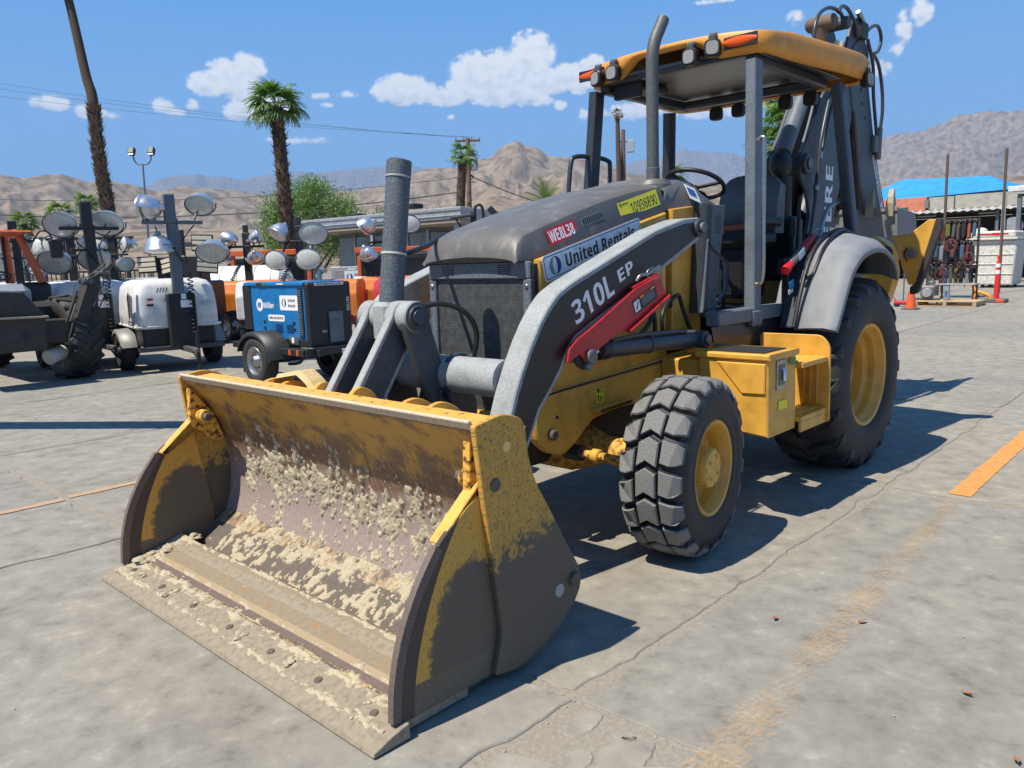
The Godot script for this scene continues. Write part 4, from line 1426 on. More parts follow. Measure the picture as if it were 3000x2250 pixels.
	text("United Rentals", 0.068, M("decal_text"), S, Transform3D(f.basis, f * V(0.055, -0.001, 0.0036)), "lettering", true, 0.0008, 0.63)
	# main frame below
	for s in [-1.0, 1.0]:
		var F := node("side_frame", L)
		part(plate(rounded(poly([2.66, 0.80, 2.62, 0.835, 1.67, 0.885, 1.10, 0.93, 0.65, 0.95, 0.65, 0.62, 1.50, 0.60, 1.80, 0.66, 2.03, 0.665, 2.24, 0.64, 2.33, 0.585, 2.40, 0.535, 2.50, 0.49, 2.60, 0.52, 2.70, 0.60, 2.72, 0.70]), 0.03, 3), s * 0.355, s * 0.420, 0.008), "rail", M("yellow"), F)
		part(mb().box(V(2.02, 0.855, s * 0.424), V(1.20, 0.010, 0.010), 0.0, Basis(Vector3.BACK, -0.045)), "seam", M("decal_text"), F)
		part(plate(rounded(poly([2.27, 0.700, 1.95, 0.715, 1.95, 0.69, 2.25, 0.672]), 0.01, 3), s * 0.42, s * 0.475, 0.004), "step_lug", M("yellow"), F)
		part(mb().cyl(V(2.60, 0.62, s * 0.42), V(2.60, 0.62, s * 0.452), 0.028, -1, 14, 0.006), "frame_bolt", M("mud_steel"), F)
		part(mb().cyl(V(2.55, 0.70, s * 0.42), V(2.55, 0.70, s * 0.424), 0.010, -1, 10), "bolt_hole", M("decal_text"), F)
		part(mb().cyl(V(2.20, 0.79, s * 0.42), V(2.20, 0.79, s * 0.4235), 0.009, -1, 10), "bolt_hole", M("decal_text"), F)
	# tie-down pictogram
	f = frame(V(2.185, 0.755, -0.4205), V(-1, 0, 0), V(0, 1, 0))
	part(mb().box(f * V(0, 0, 0.0006), V(0.062, 0.066, 0.001), 0.0, f.basis), "tie_down_sticker", M("decal_yellow"), L)
	part(mb().tube(curve([f * V(-0.015, 0.012, 0.002), f * V(-0.016, -0.012, 0.002), f * V(0.0, -0.024, 0.002), f * V(0.013, -0.010, 0.002), f * V(0.0, 0.002, 0.002)], 4), 0.003, 5), "hook_mark", M("decal_text"), L)
	part(mb().box(f * V(0, 0.024, 0.0016), V(0.044, 0.005, 0.001), 0.0, f.basis), "hook_bar_mark", M("decal_text"), L)
	# front axle
	var X := node("front_axle", L)
	part(mb().loft([mb().ring(V(2.155, 0.455, -0.80), V(1, 0, 0), V(0, 1, 0), 0.085, 14), mb().ring(V(2.155, 0.455, -0.45), V(1, 0, 0), V(0, 1, 0), 0.075, 14), mb().ring(V(2.155, 0.46, -0.22), V(1, 0, 0), V(0, 1, 0), 0.15, 14), mb().ring(V(2.155, 0.46, 0.22), V(1, 0, 0), V(0, 1, 0), 0.15, 14), mb().ring(V(2.155, 0.455, 0.45), V(1, 0, 0), V(0, 1, 0), 0.075, 14), mb().ring(V(2.155, 0.455, 0.80), V(1, 0, 0), V(0, 1, 0), 0.085, 14)]), "axle_housing", M("yellow_dirty"), X)
	part(mb().box(V(2.34, 0.47, 0.0), V(0.26, 0.20, 0.34), 0.05), "differential", M("mud_grease"), X)
	part(mb().cyl(V(2.39, 0.485, -0.30), V(2.39, 0.485, -0.72), 0.022, -1, 12), "tie_rod", M("yellow_dirty"), X)
	part(mb().cyl(V(2.39, 0.485, -0.34), V(2.39, 0.485, -0.46), 0.042, -1, 14, 0.006), "steering_cylinder", M("black_plastic"), X)
	part(mb().cyl(V(2.39, 0.485, -0.52), V(2.39, 0.485, -0.57), 0.036, -1, 14, 0.006), "clamp", M("yellow"), X)
	part(mb().cyl(V(2.39, 0.485, -0.20), V(2.39, 0.485, -0.36), 0.024, -1, 12), "cylinder_rod", M("chrome"), X)
	part(mb().cyl(V(2.39, 0.485, 0.30), V(2.39, 0.485, 0.72), 0.022, -1, 12), "tie_rod", M("yellow_dirty"), X)
	for s in [-1.0, 1.0]:
		part(mb().box(V(2.24, 0.46, s * 0.755), V(0.30, 0.30, 0.06), 0.04), "steering_knuckle", M("yellow_dirty"), X)
	# transmission and belly
	part(mb().box(V(1.2, 0.62, 0), V(1.9, 0.44, 0.56), 0.05), "transmission", M("mud_grease"), L)
	part(mb().cyl(V(0, 0.645, -0.62), V(0, 0.645, 0.62), 0.15, -1, 20, 0.02), "rear_axle", M("yellow_dirty"), L)
	part(mb().box(V(-0.15, 0.80, 0), V(1.5, 0.55, 0.62), 0.05), "rear_frame", M("black_plastic"), L)
	# a bundle of hoses beside the cylinder
	for h in [[V(1.52, 1.20, -0.45), V(1.62, 1.24, -0.50), V(1.72, 1.16, -0.52), V(1.70, 1.06, -0.52), V(1.60, 1.045, -0.56)], [V(1.50, 1.23, -0.44), V(1.45, 1.26, -0.46), V(1.40, 1.18, -0.46), V(1.34, 1.06, -0.47), V(1.20, 0.98, -0.45)], [V(1.78, 1.30, -0.42), V(1.74, 1.16, -0.46), V(1.86, 1.07, -0.47), V(1.98, 1.06, -0.48)], [V(1.70, 1.28, -0.40), V(1.68, 1.15, -0.44), V(1.69, 1.05, -0.45)]]:
		part(mb().tube(curve(h, 8), 0.013, 8), "hose", M("rubber_hose"), L)

func ur_logo(S: Node, f: Transform3D, r: float) -> void:
	# two crescents that make a ring
	for s in [-1.0, 1.0]:
		var p := PackedVector2Array()
		for k in 13:
			var a := -PI * 0.5 + PI * k / 12.0
			p.append(Vector2(cos(a) * r * s, sin(a) * r))
		for k in 13:
			var a := PI * 0.5 - PI * k / 12.0
			p.append(Vector2(cos(a) * r * 0.26 * s + 0.10 * r * s, sin(a) * r * 0.86))
		part(mb().prism(p, 0.0, 0.0008, 0.0, f), "logo_crescent", M("decal_navy") if s > 0.0 else M("decal_ring"), S)

# frame lying on the near side facet of the hood at x, height share t
func hood_side(x: float, t: float) -> Transform3D:
	var yb := 1.487 + (2.66 - x) * 0.2235
	var ys := 1.625 + (2.65 - x) * 0.262 - maxf(0.0, 1.75 - x) * 0.08
	var zb := -0.380
	var zs := -0.343
	var lo := V(x, yb, zb)
	var hi := V(x, ys, zs)
	var up := (hi - lo).normalized()
	var along := V(-1.0, lerpf(0.2235, 0.262, t), 0).normalized()
	var f := frame(lo.lerp(hi, t), along, up)
	f.origin += f.basis.z * 0.0045
	return f

func mesh_material() -> StandardMaterial3D:
	if mats.has("perforated"):
		return mats["perforated"]
	var im := Image.create(256, 256, false, Image.FORMAT_RGB8)
	var n := nz(9, 0.02, 5)
	for y in 256:
		for x in 256:
			var cx := fposmod(x + (4.0 if (y / 8) % 2 else 0.0), 8.0) - 4.0
			var cy := fposmod(y, 8.0) - 4.0
			var d := sqrt(cx * cx + cy * cy)
			var k := clampf(d - 2.2, 0.0, 1.0)
			var c := 0.10 + k * (0.22 + 0.10 * n.get_noise_2d(x, y))
			im.set_pixel(x, y, Color(c * 0.97, c, c * 1.02))
	var m := mat("perforated", Color(1, 1, 1), 0.6, 0.0, ImageTexture.create_from_image(im), 3.6)
	return m

# ---------- cab: floor, cowl, seat, canopy
func loader_cab(L: Node3D) -> void:
	var C := node("cab_floor", L)
	part(mb().box(V(0.42, 1.085, 0), V(1.30, 0.05, 1.24), 0.008), "floor", M("black_plastic"), C)
	for k in 14:
		part(mb().box(V(0.30 + k * 0.05, 1.114, -0.33), V(0.016, 0.012, 0.5), 0.003), "tread_rib", M("rubber_hose"), C)
	part(mb().box(V(0.78, 1.115, -0.645), V(1.20, 0.085, 0.09), 0.008), "sill", M("post_grey"), C)
	part(mb().box(V(0.78, 1.115, 0.645), V(1.20, 0.085, 0.09), 0.008), "sill", M("post_grey"), C)
	# mud flap below the sill
	var flap := []
	for i in 13:
		var x := 1.42 - i * 0.075
		var zz := -0.66 + sin(i * 0.9) * 0.012
		flap.append([V(x, 1.07, -0.66), V(x, 0.99, zz - 0.02), V(x, 0.92, zz - 0.01)])
	part(mb().grid(flap), "mud_flap", M("flap_rubber"), C)
	# step box with lid
	var B := node("tool_box", L)
	var sec := poly([0.68, 0.925, 0.68, 0.80, 0.93, 0.515, 1.10, 0.500, 1.095, 0.925])
	part(mb().prism(sec, 1.24, 1.60, 0.010, yz(0.0)), "box_body", M("yellow"), B)
	part(mb().prism(poly([0.665, 0.920, 1.110, 0.920, 1.110, 0.955, 0.665, 0.955]), 1.225, 1.615, 0.008, yz(0.0)), "lid", M("yellow"), B)
	part(mb().box(V(1.43, 0.958, -0.90), V(0.28, 0.006, 0.32), 0.002), "grip_mat", M("grip_black"), B)
	part(mb().prism(poly([0.80, 0.905, 1.085, 0.905, 1.085, 0.74, 0.95, 0.735]), 1.60, 1.612, 0.006, yz(0.0)), "raised_panel", M("yellow"), B)
	part(mb().box(V(1.445, 0.83, -1.1005), V(0.115, 0.165, 0.006), 0.004), "latch_plate", M("steel"), B)
	part(mb().box(V(1.445, 0.83, -1.1035), V(0.075, 0.115, 0.006), 0.003), "latch_pocket", M("steel_dull"), B)
	part(mb().tube([V(1.445, 0.86, -1.106), V(1.445, 0.855, -1.118), V(1.44, 0.80, -1.118)], 0.011, 8), "latch_handle", M("chrome"), B)
	part(mb().box(V(1.32, 0.892, -1.1125), V(0.07, 0.038, 0.0015), 0.0), "green_sticker", M("decal_green"), B)
	part(mb().box(V(1.42, 0.66, -1.1018), V(0.11, 0.05, 0.0015), 0.0), "worn_sticker", M("decal_yellow"), B)
	part(mb().prism(poly([0.42, 0.90, 0.70, 0.90, 0.70, 0.70, 0.60, 0.62, 0.42, 0.62]), 1.27, 1.58, 0.01, yz(0.0)), "box_bracket", M("yellow"), B)
	# access steps with toothed treads
	var S := node("access_step", L)
	part(mb().prism(rounded(poly([0.70, 0.995, 1.09, 0.995, 1.14, 0.93, 1.145, 0.47, 1.02, 0.46, 0.70, 0.60]), [0.02, 0.05, 0.03, 0.02, 0.0, 0.02], 4), 0.845, 0.865, 0.003, yz(0.0)), "rear_plate", M("yellow"), S)
	for y in [0.855, 0.545]:
		part(mb().box(V(1.05, y, -1.03), V(0.36, 0.03, 0.20), 0.003), "tread", M("yellow"), S)
		for k in 12:
			for j in 3:
				part(mb().cyl(V(0.90 + k * 0.029, y + 0.015, -0.97 - j * 0.055), V(0.90 + k * 0.029, y + 0.024, -0.97 - j * 0.055), 0.009, 0.005, 6), "grip_tooth", M("yellow_pale"), S)
	part(mb().box(V(1.05, 0.50, -1.12), V(0.36, 0.06, 0.018), 0.004), "tread_skirt", M("yellow"), S)
	for k in 3:
		part(mb().box(V(0.872, 0.70, -0.99 - k * 0.04), V(0.012, 0.24, 0.012), 0.002), "rib", M("yellow"), S)
	part(mb().box(V(1.22, 0.73, -0.75), V(0.03, 0.44, 0.10), 0.004), "step_side", M("yellow"), S)
	# dash cowl, grey plastic
	var D := node("dash_cowl", L)
	var rings := []
	for s in [[1.455, 0.335, 1.905, 0.36], [1.40, 0.335, 1.935, 0.37], [1.25, 0.33, 1.965, 0.40], [1.10, 0.32, 1.965, 0.43], [1.00, 0.30, 1.930, 0.45], [0.92, 0.28, 1.86, 0.45], [0.86, 0.27, 1.76, 0.44]]:
		var half := [Vector2(-s[3], 1.62 if s[0] < 1.3 else 1.76), Vector2(-s[3], s[2] - 0.13), Vector2(-s[1] - 0.03, s[2] - 0.035), Vector2(-s[1] + 0.03, s[2] - 0.005), Vector2(-0.15, s[2] + 0.012), Vector2(0, s[2] + 0.015)]
		var ring := []
		for p in mirror(half):
			ring.append(V(s[0], p.y, p.x))
		rings.append(ring)
	part(mb().loft(rings, false, false, true), "cowl_shell", M("cowl_dark"), D)
	part(plate(rounded(poly([1.10, 1.80, 0.86, 1.80, 0.93, 1.45, 0.98, 1.12, 1.12, 1.10]), 0.02, 3), -0.45, -0.42, 0.004), "cowl_side", M("grille_grey"), D)
	part(plate(rounded(poly([1.10, 1.80, 0.86, 1.80, 0.93, 1.45, 0.98, 1.12, 1.12, 1.10]), 0.02, 3), 0.42, 0.45, 0.004), "cowl_side", M("grille_grey"), D)
	part(plate(rounded(poly([1.20, 1.60, 1.14, 1.535, 0.93, 1.445, 0.93, 1.27, 1.04, 1.19, 1.17, 1.15, 1.26, 1.14]), [0.03, 0.03, 0.03, 0.03, 0.05, 0.02, 0.01], 3), -0.515, -0.480, 0.006), "kick_panel", M("post_grey"), D)
	part(plate(poly([1.20, 1.80, 1.12, 1.80, 1.17, 1.15, 1.26, 1.14]), -0.505, -0.42, 0.01), "cowl_pillar", M("canopy_dark"), D)
	part(mb().box(V(1.22, 1.86, -0.420), V(0.13, 0.11, 0.002), 0.0, Basis(Vector3.BACK, 0.2) * Basis(Vector3.RIGHT, 0.55)), "white_sticker", M("white_decal"), D)
	part(mb().box(V(1.235, 1.87, -0.4225), V(0.09, 0.045, 0.002), 0.0, Basis(Vector3.BACK, 0.2) * Basis(Vector3.RIGHT, 0.55)), "sticker_print", M("decal_blue"), D)
	part(mb().prism(rounded(poly([0.96, 1.93, 0.76, 1.90, 0.70, 1.82, 0.72, 1.70, 0.86, 1.74]), 0.03, 3), -0.26, -0.05, 0.01), "gauge_hood", M("black_plastic"), D)
	# steering wheel
	var W := node("steering_wheel", L)
	var n := V(-0.42, 0.9, 0).normalized()
	var c := V(0.50, 1.985, -0.02)
	var e1 := n.cross(V(0, 0, 1)).normalized()
	var rim := []
	for k in 41:
		var a := TAU * k / 40
		rim.append(c + e1 * cos(a) * 0.205 + V(0, 0, 1) * sin(a) * 0.205)
	part(mb().tube(rim, 0.0155, 8), "rim", M("black_plastic"), W)
	for k in 3:
		var a := TAU * k / 3 + 0.5
		part(mb().tube([c - n * 0.03, c + (e1 * cos(a) + V(0, 0, 1) * sin(a)) * 0.2], 0.013, 7), "spoke", M("black_plastic"), W)
	part(mb().cyl(c - n * 0.02, c - n * 0.30, 0.035, 0.055, 14), "column", M("black_plastic"), W)
	# seat
	var Q := node("seat", L)
	var bk := []
	for i in 9:
		var z := -0.245 + 0.49 * i / 8.0
		var q := absf(z) / 0.245
		var top := 2.10 - 0.09 * q * q * q * q
		bk.append([V(-0.30 + 0.03 * q, 1.64, z - 0.02), V(-0.34 + 0.03 * q, 1.90, z - 0.02), V(-0.38 + 0.03 * q, top, z - 0.02), V(-0.44, top - 0.01, z - 0.02), V(-0.42, 1.64, z - 0.02)])
	part(mb().loft(bk, true, true, true), "seat_back", M("seat_vinyl"), Q)
	part(mb().box(V(-0.08, 1.60, -0.02), V(0.48, 0.13, 0.50), 0.05), "cushion", M("black_plastic"), Q)
	part(mb().box(V(-0.10, 1.36, -0.02), V(0.36, 0.40, 0.36), 0.03), "pedestal", M("rubber_hose"), Q)
	part(mb().box(V(-0.10, 1.72, -0.30), V(0.34, 0.07, 0.07), 0.03), "armrest", M("black_plastic"), Q)
	part(mb().box(V(-0.28, 1.70, -0.02), V(0.012, 0.05, 0.46), 0.0, Basis(Vector3.RIGHT, 0.06)), "seat_belt", M("belt_orange"), Q)
	for p in [[0.58, -0.30, 1.42], [0.62, 0.28, 1.45], [-0.42, 0.35, 1.9], [-0.46, -0.36, 1.92]]:
		part(mb().tube(curve([V(p[0], 1.10, p[1]), V(p[0] + 0.02, 1.3, p[1]), V(p[0] - 0.03, p[2], p[1])], 4), 0.014, 7), "control_lever", M("black_plastic"), L)
	for h in [[V(-0.50, 1.62, -0.42), V(-0.44, 1.5, -0.46), V(-0.38, 1.32, -0.44), V(-0.42, 1.15, -0.40)], [V(-0.5, 1.6, -0.30), V(-0.40, 1.44, -0.34), V(-0.36, 1.28, -0.36), V(-0.45, 1.12, -0.34)]]:
		part(mb().tube(curve(h, 6), 0.02, 8), "hose", M("rubber_hose"), L)
	part(mb().box(V(-0.62, 1.52, 0.10), V(0.20, 0.50, 0.80), 0.03), "control_tower", M("black_plastic"), L)
	# canopy
	var R := node("canopy", L)
	var posts := [[V(0.80, 2.66, -0.60), V(0.885, 1.09, -0.655), "post_grey"], [V(0.80, 2.66, 0.60), V(0.93, 1.09, 0.655), "canopy_dark"], [V(-0.30, 2.66, -0.69), V(-0.43, 1.62, -0.775), "canopy_dark"], [V(-0.32, 2.66, 0.69), V(-0.43, 1.62, 0.775), "canopy_dark"]]
	for k in 4:
		var p = posts[k]
		var a: Vector3 = p[1]
		var b: Vector3 = p[0]
		var d := (b - a).normalized()
		var x := V(1, 0, 0) - d * d.x
		x = x.normalized()
		var z := x.cross(d)
		var rr := []
		for q in [a, b]:
			var ring := []
			for v2 in rounded(poly([-0.052, -0.036, 0.052, -0.036, 0.052, 0.036, -0.052, 0.036]), 0.016, 3):
				ring.append(q + x * v2.x + z * v2.y)
			rr.append(ring)
		part(mb().loft(rr), "post", M(p[2]), R)
	part(mb().box(V(0.90, 1.09, -0.672), V(0.13, 0.10, 0.06), 0.01), "post_foot", M("post_grey"), R)
	# roof
	var top := mb()
	var pts := []
	var ni := 25
	var nj := 29
	for i in ni:
		var u := float(i) / (ni - 1)
		var col := []
		for j in nj:
			var w := float(j) / (nj - 1) * 2.0 - 1.0
			var p := roof_pt(u, w)
			col.append(p)
		pts.append(col)
	top.grid(pts, true)
	part(top, "roof_panel", M("roof_yellow"), R)
	# fascia round the edge
	var edge := []
	for i in range(0, ni):
		edge.append(pts[i][0])
	for j in range(1, nj):
		edge.append(pts[ni - 1][j])
	for i in range(ni - 2, -1, -1):
		edge.append(pts[i][nj - 1])
	for j in range(nj - 2, 0, -1):
		edge.append(pts[0][j])
	var fr := []
	for p in edge:
		var o := V(p.x - 0.10, 0, p.z).normalized()
		var low: float = 2.700 + 0.112 * (1.0 - smoothstep(0.20, 0.42, absf(p.z))) * smoothstep(0.70, 0.80, p.x)
		fr.append([p, p + V(o.x * 0.012, -0.018, o.z * 0.012), V(p.x + o.x * 0.006, lerpf(p.y, low, 0.6), p.z + o.z * 0.006), V(p.x - o.x * 0.014, low, p.z - o.z * 0.014), V(p.x - o.x * 0.06, low + 0.012, p.z - o.z * 0.06)])
	fr.append(fr[0])
	part(mb().loft(fr, false, false, false), "fascia", M("roof_yellow"), R)
	part(mb().box(V(0.14, 2.742, 0), V(1.34, 0.02, 1.25), 0.004), "headliner", M("liner_grey"), R)
	for z in [-0.56, 0.56]:
		part(mb().box(V(0.20, 2.685, z), V(1.15, 0.07, 0.075), 0.015), "roof_rail", M("canopy_dark"), R)
	for x in [0.76, -0.30]:
		part(mb().box(V(x, 2.73 if x > 0.0 else 2.685, 0), V(0.08, 0.06, 1.16), 0.015), "roof_crossbar", M("canopy_dark"), R)
	part(mb().box(V(0.45, 2.70, 0.40), V(0.30, 0.06, 0.18), 0.02), "roof_console", M("black_plastic"), R)
	part(mb().box(V(0.70, 2.655, 0.40), V(0.05, 0.10, 0.22), 0.008), "mirror_box", M("black_plastic"), R)
	# lamps
	for a in [[0.895, 2.735, -0.215, 0.0], [0.885, 2.762, -0.365, -0.35], [0.885, 2.735, 0.525, 0.25], [0.895, 2.745, 0.385, 0.0]]:
		work_light(L, V(a[0], a[1], a[2]), V(1, -0.12, a[3]))
	work_light(L, V(-0.56, 2.70, -0.80), V(0.2, -0.1, -1))
	for a in [[-0.66, 2.655, -0.35], [-0.66, 2.655, -0.15], [-0.66, 2.655, 0.25], [-0.66, 2.655, 0.45]]:
		work_light(L, V(a[0], a[1], a[2]), V(-1, -0.1, 0))
	for a in [[-0.535, 1.0], [0.60, -1.0]]:
		var ol := []
		for i in 9:
			var t := i / 8.0
			var z: float = a[0] + (t - 0.5) * 0.22
			var h := 0.030 * pow(sin(PI * clampf(0.06 + t * 0.88, 0, 1)), 0.5)
			var rr := []
			for k in 8:
				var an := PI * k / 7.0 - PI * 0.5
				rr.append(V(0.877 - absf(z) * 0.045 + cos(an) * 0.022, 2.778 + sin(an) * h * 1.15, z))
			ol.append(rr)
		part(mb().loft(ol, false, true, true), "marker_light", M("orange_lens"), L)
		part(mb().box(V(0.858, 2.778, a[0]), V(0.012, 0.074, 0.222), 0.004), "marker_base", M("black_plastic"), L)
	# grab rails
	part(mb().tube(curve([V(0.945, 2.16, -0.700), V(0.945, 2.175, -0.735), V(0.945, 2.12, -0.742), V(0.945, 1.7, -0.745), V(0.945, 1.35, -0.745), V(0.945, 1.30, -0.70)], 6), 0.014, 9), "grab_rail", M("steel"), L)
	part(mb().tube(curve([V(1.13, 1.90, 0.62), V(1.09, 2.15, 0.62), V(1.03, 2.205, 0.62), V(0.84, 2.215, 0.62), V(0.66, 2.205, 0.62), V(0.625, 2.15, 0.62), V(0.65, 1.85, 0.62)], 6), 0.017, 9), "grab_rail", M("canopy_dark"), L)
	part(mb().tube(curve([V(-0.54, 1.872, -0.72), V(-0.30, 1.84, -0.72), V(-0.10, 1.785, -0.73), V(0.03, 1.675, -0.74), V(0.12, 1.54, -0.76), V(0.26, 1.47, -0.77)], 6), 0.016, 9), "grab_rail", M("steel"), L)
	# exhaust stack
	var E := node("exhaust", L)
	part(mb().lathe([Vector2(0.115, 0.0), Vector2(0.113, 0.05), Vector2(0.10, 0.075), Vector2(0.06, 0.085), Vector2(0.040, 0.088)], V(1.385, 1.865, -0.245), V(0, 1, 0), 24), "collar", M("hood_grey"), E)
	var ex := curve([V(1.385, 1.93, -0.245), V(1.395, 2.2, -0.250), V(1.405, 2.55, -0.255), V(1.405, 2.66, -0.257), V(1.385, 2.745, -0.262), V(1.345, 2.815, -0.268), V(1.31, 2.875, -0.272)], 6)
	part(mb().tube(ex, 0.037, 18, false), "stack_pipe", M("exhaust_grey"), E)
	part(mb().tube(ex.slice(18), 0.0335, 18, false), "stack_bore", M("decal_text"), E)
	part(mb().cyl(V(1.385, 1.93, -0.245), V(1.387, 2.02, -0.246), 0.041, -1, 18, 0.003), "stack_sleeve", M("exhaust_grey"), E)
	# fenders over the rear wheels
	for s in [-1.0, 1.0]:
		fender(L, s)
	# red and grey extinguisher lying by the fender: top-level thing
	var X := thing("fire_extinguisher", "red and grey cylinder with white label and blue tag leaning by the seat", "extinguisher", V(0.40, 1.14, -0.74))
	var a0 := V(-0.21, 0.44, 0.0)
	var a1 := V(0.21, 0.235, -0.0)
	var dd := (a1 - a0)
	part(mb().cyl(a0, a0 + dd * 0.34, 0.028, 0.031, 16, 0.006), "red_cap", M("red"), X)
	part(mb().cyl(a0 + dd * 0.34, a0 + dd * 0.80, 0.027, -1, 16, 0.004), "cylinder", M("steel_dull"), X)
	part(mb().cyl(a0 + dd * 0.80, a1, 0.024, 0.033, 16, 0.004), "red_horn", M("red_decal"), X)
	var lf := frame(a0 + dd * 0.55 + V(0.0, 0.01, -0.028), -dd, V(0.45, 0.9, 0))
	part(mb().box(lf.origin, V(0.10, 0.05, 0.002), 0.0, lf.basis), "white_label", M("white_decal"), X)
	part(mb().box(a0 + dd * 0.86 + V(0.0, -0.12, -0.02), V(0.07, 0.055, 0.003), 0.0, Basis(Vector3.BACK, -0.3)), "blue_tag", M("tag_blue"), X)
	part(mb().box(a0 + dd * 0.84 + V(0.02, -0.165, -0.02), V(0.07, 0.03, 0.003), 0.0, Basis(Vector3.BACK, -0.3)), "white_tag", M("white_decal"), X)
	part(mb().tube(curve([a0 + V(0.02, 0.03, 0), a0 + V(-0.06, 0.06, -0.01), a0 + V(-0.10, 0.055, -0.02)], 4), 0.008, 7), "handle", M("steel"), X)
	part(mb().box(a0 + dd * 0.5 + V(0.02, -0.075, 0.045), V(0.30, 0.10, 0.05), 0.008), "bracket", M("black_plastic"), X)
	part(mb().box(V(0.05, 0.135, 0.05), V(0.10, 0.27, 0.05), 0.01), "bracket_post", M("black_plastic"), X)

func roof_pt(u: float, w: float) -> Vector3:
	# u 0 front .. 1 rear, w -1 near side .. 1 far side
	var front := 0.865 - 0.05 * pow(absf(w), 4.0)
	var rear := -0.72 + 0.05 * pow(absf(w), 4.0)
	var x := lerpf(front, rear, u)
	var half := lerpf(0.675, 0.795, smoothstep(0.0, 0.9, u))
	var ed := minf(u, 1.0 - u)
	if ed < 0.06:
		half -= 0.045 * pow(1.0 - ed / 0.06, 2.0)
	var z := w * half
	var crown := 0.075 * (1.0 - pow(absf(w), 2.4)) * smoothstep(0.0, 0.35, minf(u, 1.0 - u * 0.75))
	var rise := smoothstep(0.0, 0.28, u) * (1.0 - 0.75 * smoothstep(0.86, 1.0, u))
	var y := 2.83 + 0.03 * (1.0 - w * w) + crown + 0.035 * rise
	return V(x, y, z)

func work_light(L: Node3D, p: Vector3, d: Vector3) -> void:
	var W := node("work_light", L)
	d = d.normalized()
	var f := frame(p, d.cross(V(0, 1, 0)) * -1.0, V(0, 1, 0))
	var body := rounded(poly([-0.052, -0.052, 0.052, -0.052, 0.052, 0.052, -0.052, 0.052]), 0.036, 5)
	var sgn := 1.0 if f.basis.z.dot(d) > 0.0 else -1.0
	part(mb().prism(body, -0.028 * sgn, 0.032 * sgn, 0.008, f), "housing", M("rubber_hose"), W)
	part(mb().prism(rounded(poly([-0.038, -0.040, 0.038, -0.040, 0.038, 0.040, -0.038, 0.040]), 0.03, 5), 0.032 * sgn, 0.0345 * sgn, 0.001, f), "lens", M("work_lens"), W)
	part(mb().box(p + V(0, 0.064, 0) - d * 0.005, V(0.045, 0.035, 0.05), 0.006), "mount", M("dusty_dark"), W)
	for k in 3:
		part(mb().box(p + V(0, 0.085 + k * 0.0, 0) - d * 0.005 + V(0, 0, (k - 1) * 0.018), V(0.03, 0.02, 0.008), 0.003), "mount_bolt", M("dusty_steel"), W)

func fender(L: Node3D, s: float) -> void:
	var F := node("fender", L)
	var inn := [Vector2(0.60, 1.000), Vector2(0.545, 1.15), Vector2(0.47, 1.30), Vector2(0.38, 1.43), Vector2(0.26, 1.53), Vector2(0.10, 1.59), Vector2(-0.10, 1.625), Vector2(-0.28, 1.615), Vector2(-0.42, 1.56), Vector2(-0.51, 1.46), Vector2(-0.55, 1.34)]
	var outp := [Vector2(0.70, 1.008), Vector2(0.625, 1.12), Vector2(0.54, 1.25), Vector2(0.44, 1.37), Vector2(0.30, 1.455), Vector2(0.13, 1.497), Vector2(-0.04, 1.507), Vector2(-0.20, 1.485), Vector2(-0.34, 1.43), Vector2(-0.42, 1.36), Vector2(-0.45, 1.30)]
	var rings := []
	for i in inn.size():
		var a: Vector2 = inn[i]
		var b: Vector2 = outp[i]
		var m := a.lerp(b, 0.72) + (a - Vector2(-0.02, 0.62)).normalized() * 0.028
		var m1 := a.lerp(b, 0.36) + (a - Vector2(-0.02, 0.62)).normalized() * 0.018
		var inw := (Vector2(0, 0.645) - b).normalized()
		rings.append([V(a.x, a.y, s * 0.80), V(m1.x, m1.y, s * 0.90), V(m.x, m.y, s * 1.03), V(b.x, b.y, s * 1.105), V(b.x + inw.x * 0.035, b.y + inw.y * 0.035, s * 1.112), V(b.x + inw.x * 0.035, b.y + inw.y * 0.035, s * 1.10), V(m.x + inw.x * 0.025, m.y + inw.y * 0.025, s * 1.02), V(m1.x + inw.x * 0.025, m1.y + inw.y * 0.025, s * 0.90), V(a.x + inw.x * 0.025, a.y + inw.y * 0.025, s * 0.80)])
	var fine := []
	for i in rings.size() - 1:
		for k in 3:
			var r := []
			for j in rings[0].size():
				r.append(rings[i][j].cubic_interpolate(rings[i + 1][j], rings[maxi(i - 1, 0)][j], rings[mini(i + 2, rings.size() - 1)][j], k / 3.0))
			fine.append(r)
	fine.append(rings[rings.size() - 1])
	part(mb().loft(fine, true, true, true), "fender_shell", M("fender_grey"), F)
	# wall and console inside the fender
	part(plate(rounded(poly([0.60, 1.00, 0.47, 1.30, 0.38, 1.43, 0.26, 1.53, 0.10, 1.59, -0.10, 1.625, -0.42, 1.56, -0.60, 1.50, -0.60, 1.05]), 0.02, 3), s * 0.700, s * 0.80, 0.006), "fender_wall", M("canopy_dark"), F)
	part(plate(rounded(poly([0.50, 1.115, 0.42, 1.30, 0.30, 1.38, 0.22, 1.38, 0.20, 1.115]), 0.03, 4), s * 0.62, s * 0.699, 0.008), "side_console", M("fender_grey"), F)
	var trim := []
	for p in inn:
		trim.append(V(p.x, p.y + 0.008, s * 0.805))
	part(mb().tube(curve(trim, 3), 0.017, 8), "fender_trim", M("black_plastic"), F)
	part(mb().tube(curve([V(-0.10, 1.642, s * 0.84), V(0.12, 1.60, s * 0.86), V(0.33, 1.50, s * 0.87), V(0.46, 1.36, s * 0.87), V(0.50, 1.27, s * 0.83)], 4), 0.012, 8), "fender_cable", M("rubber_hose"), F)

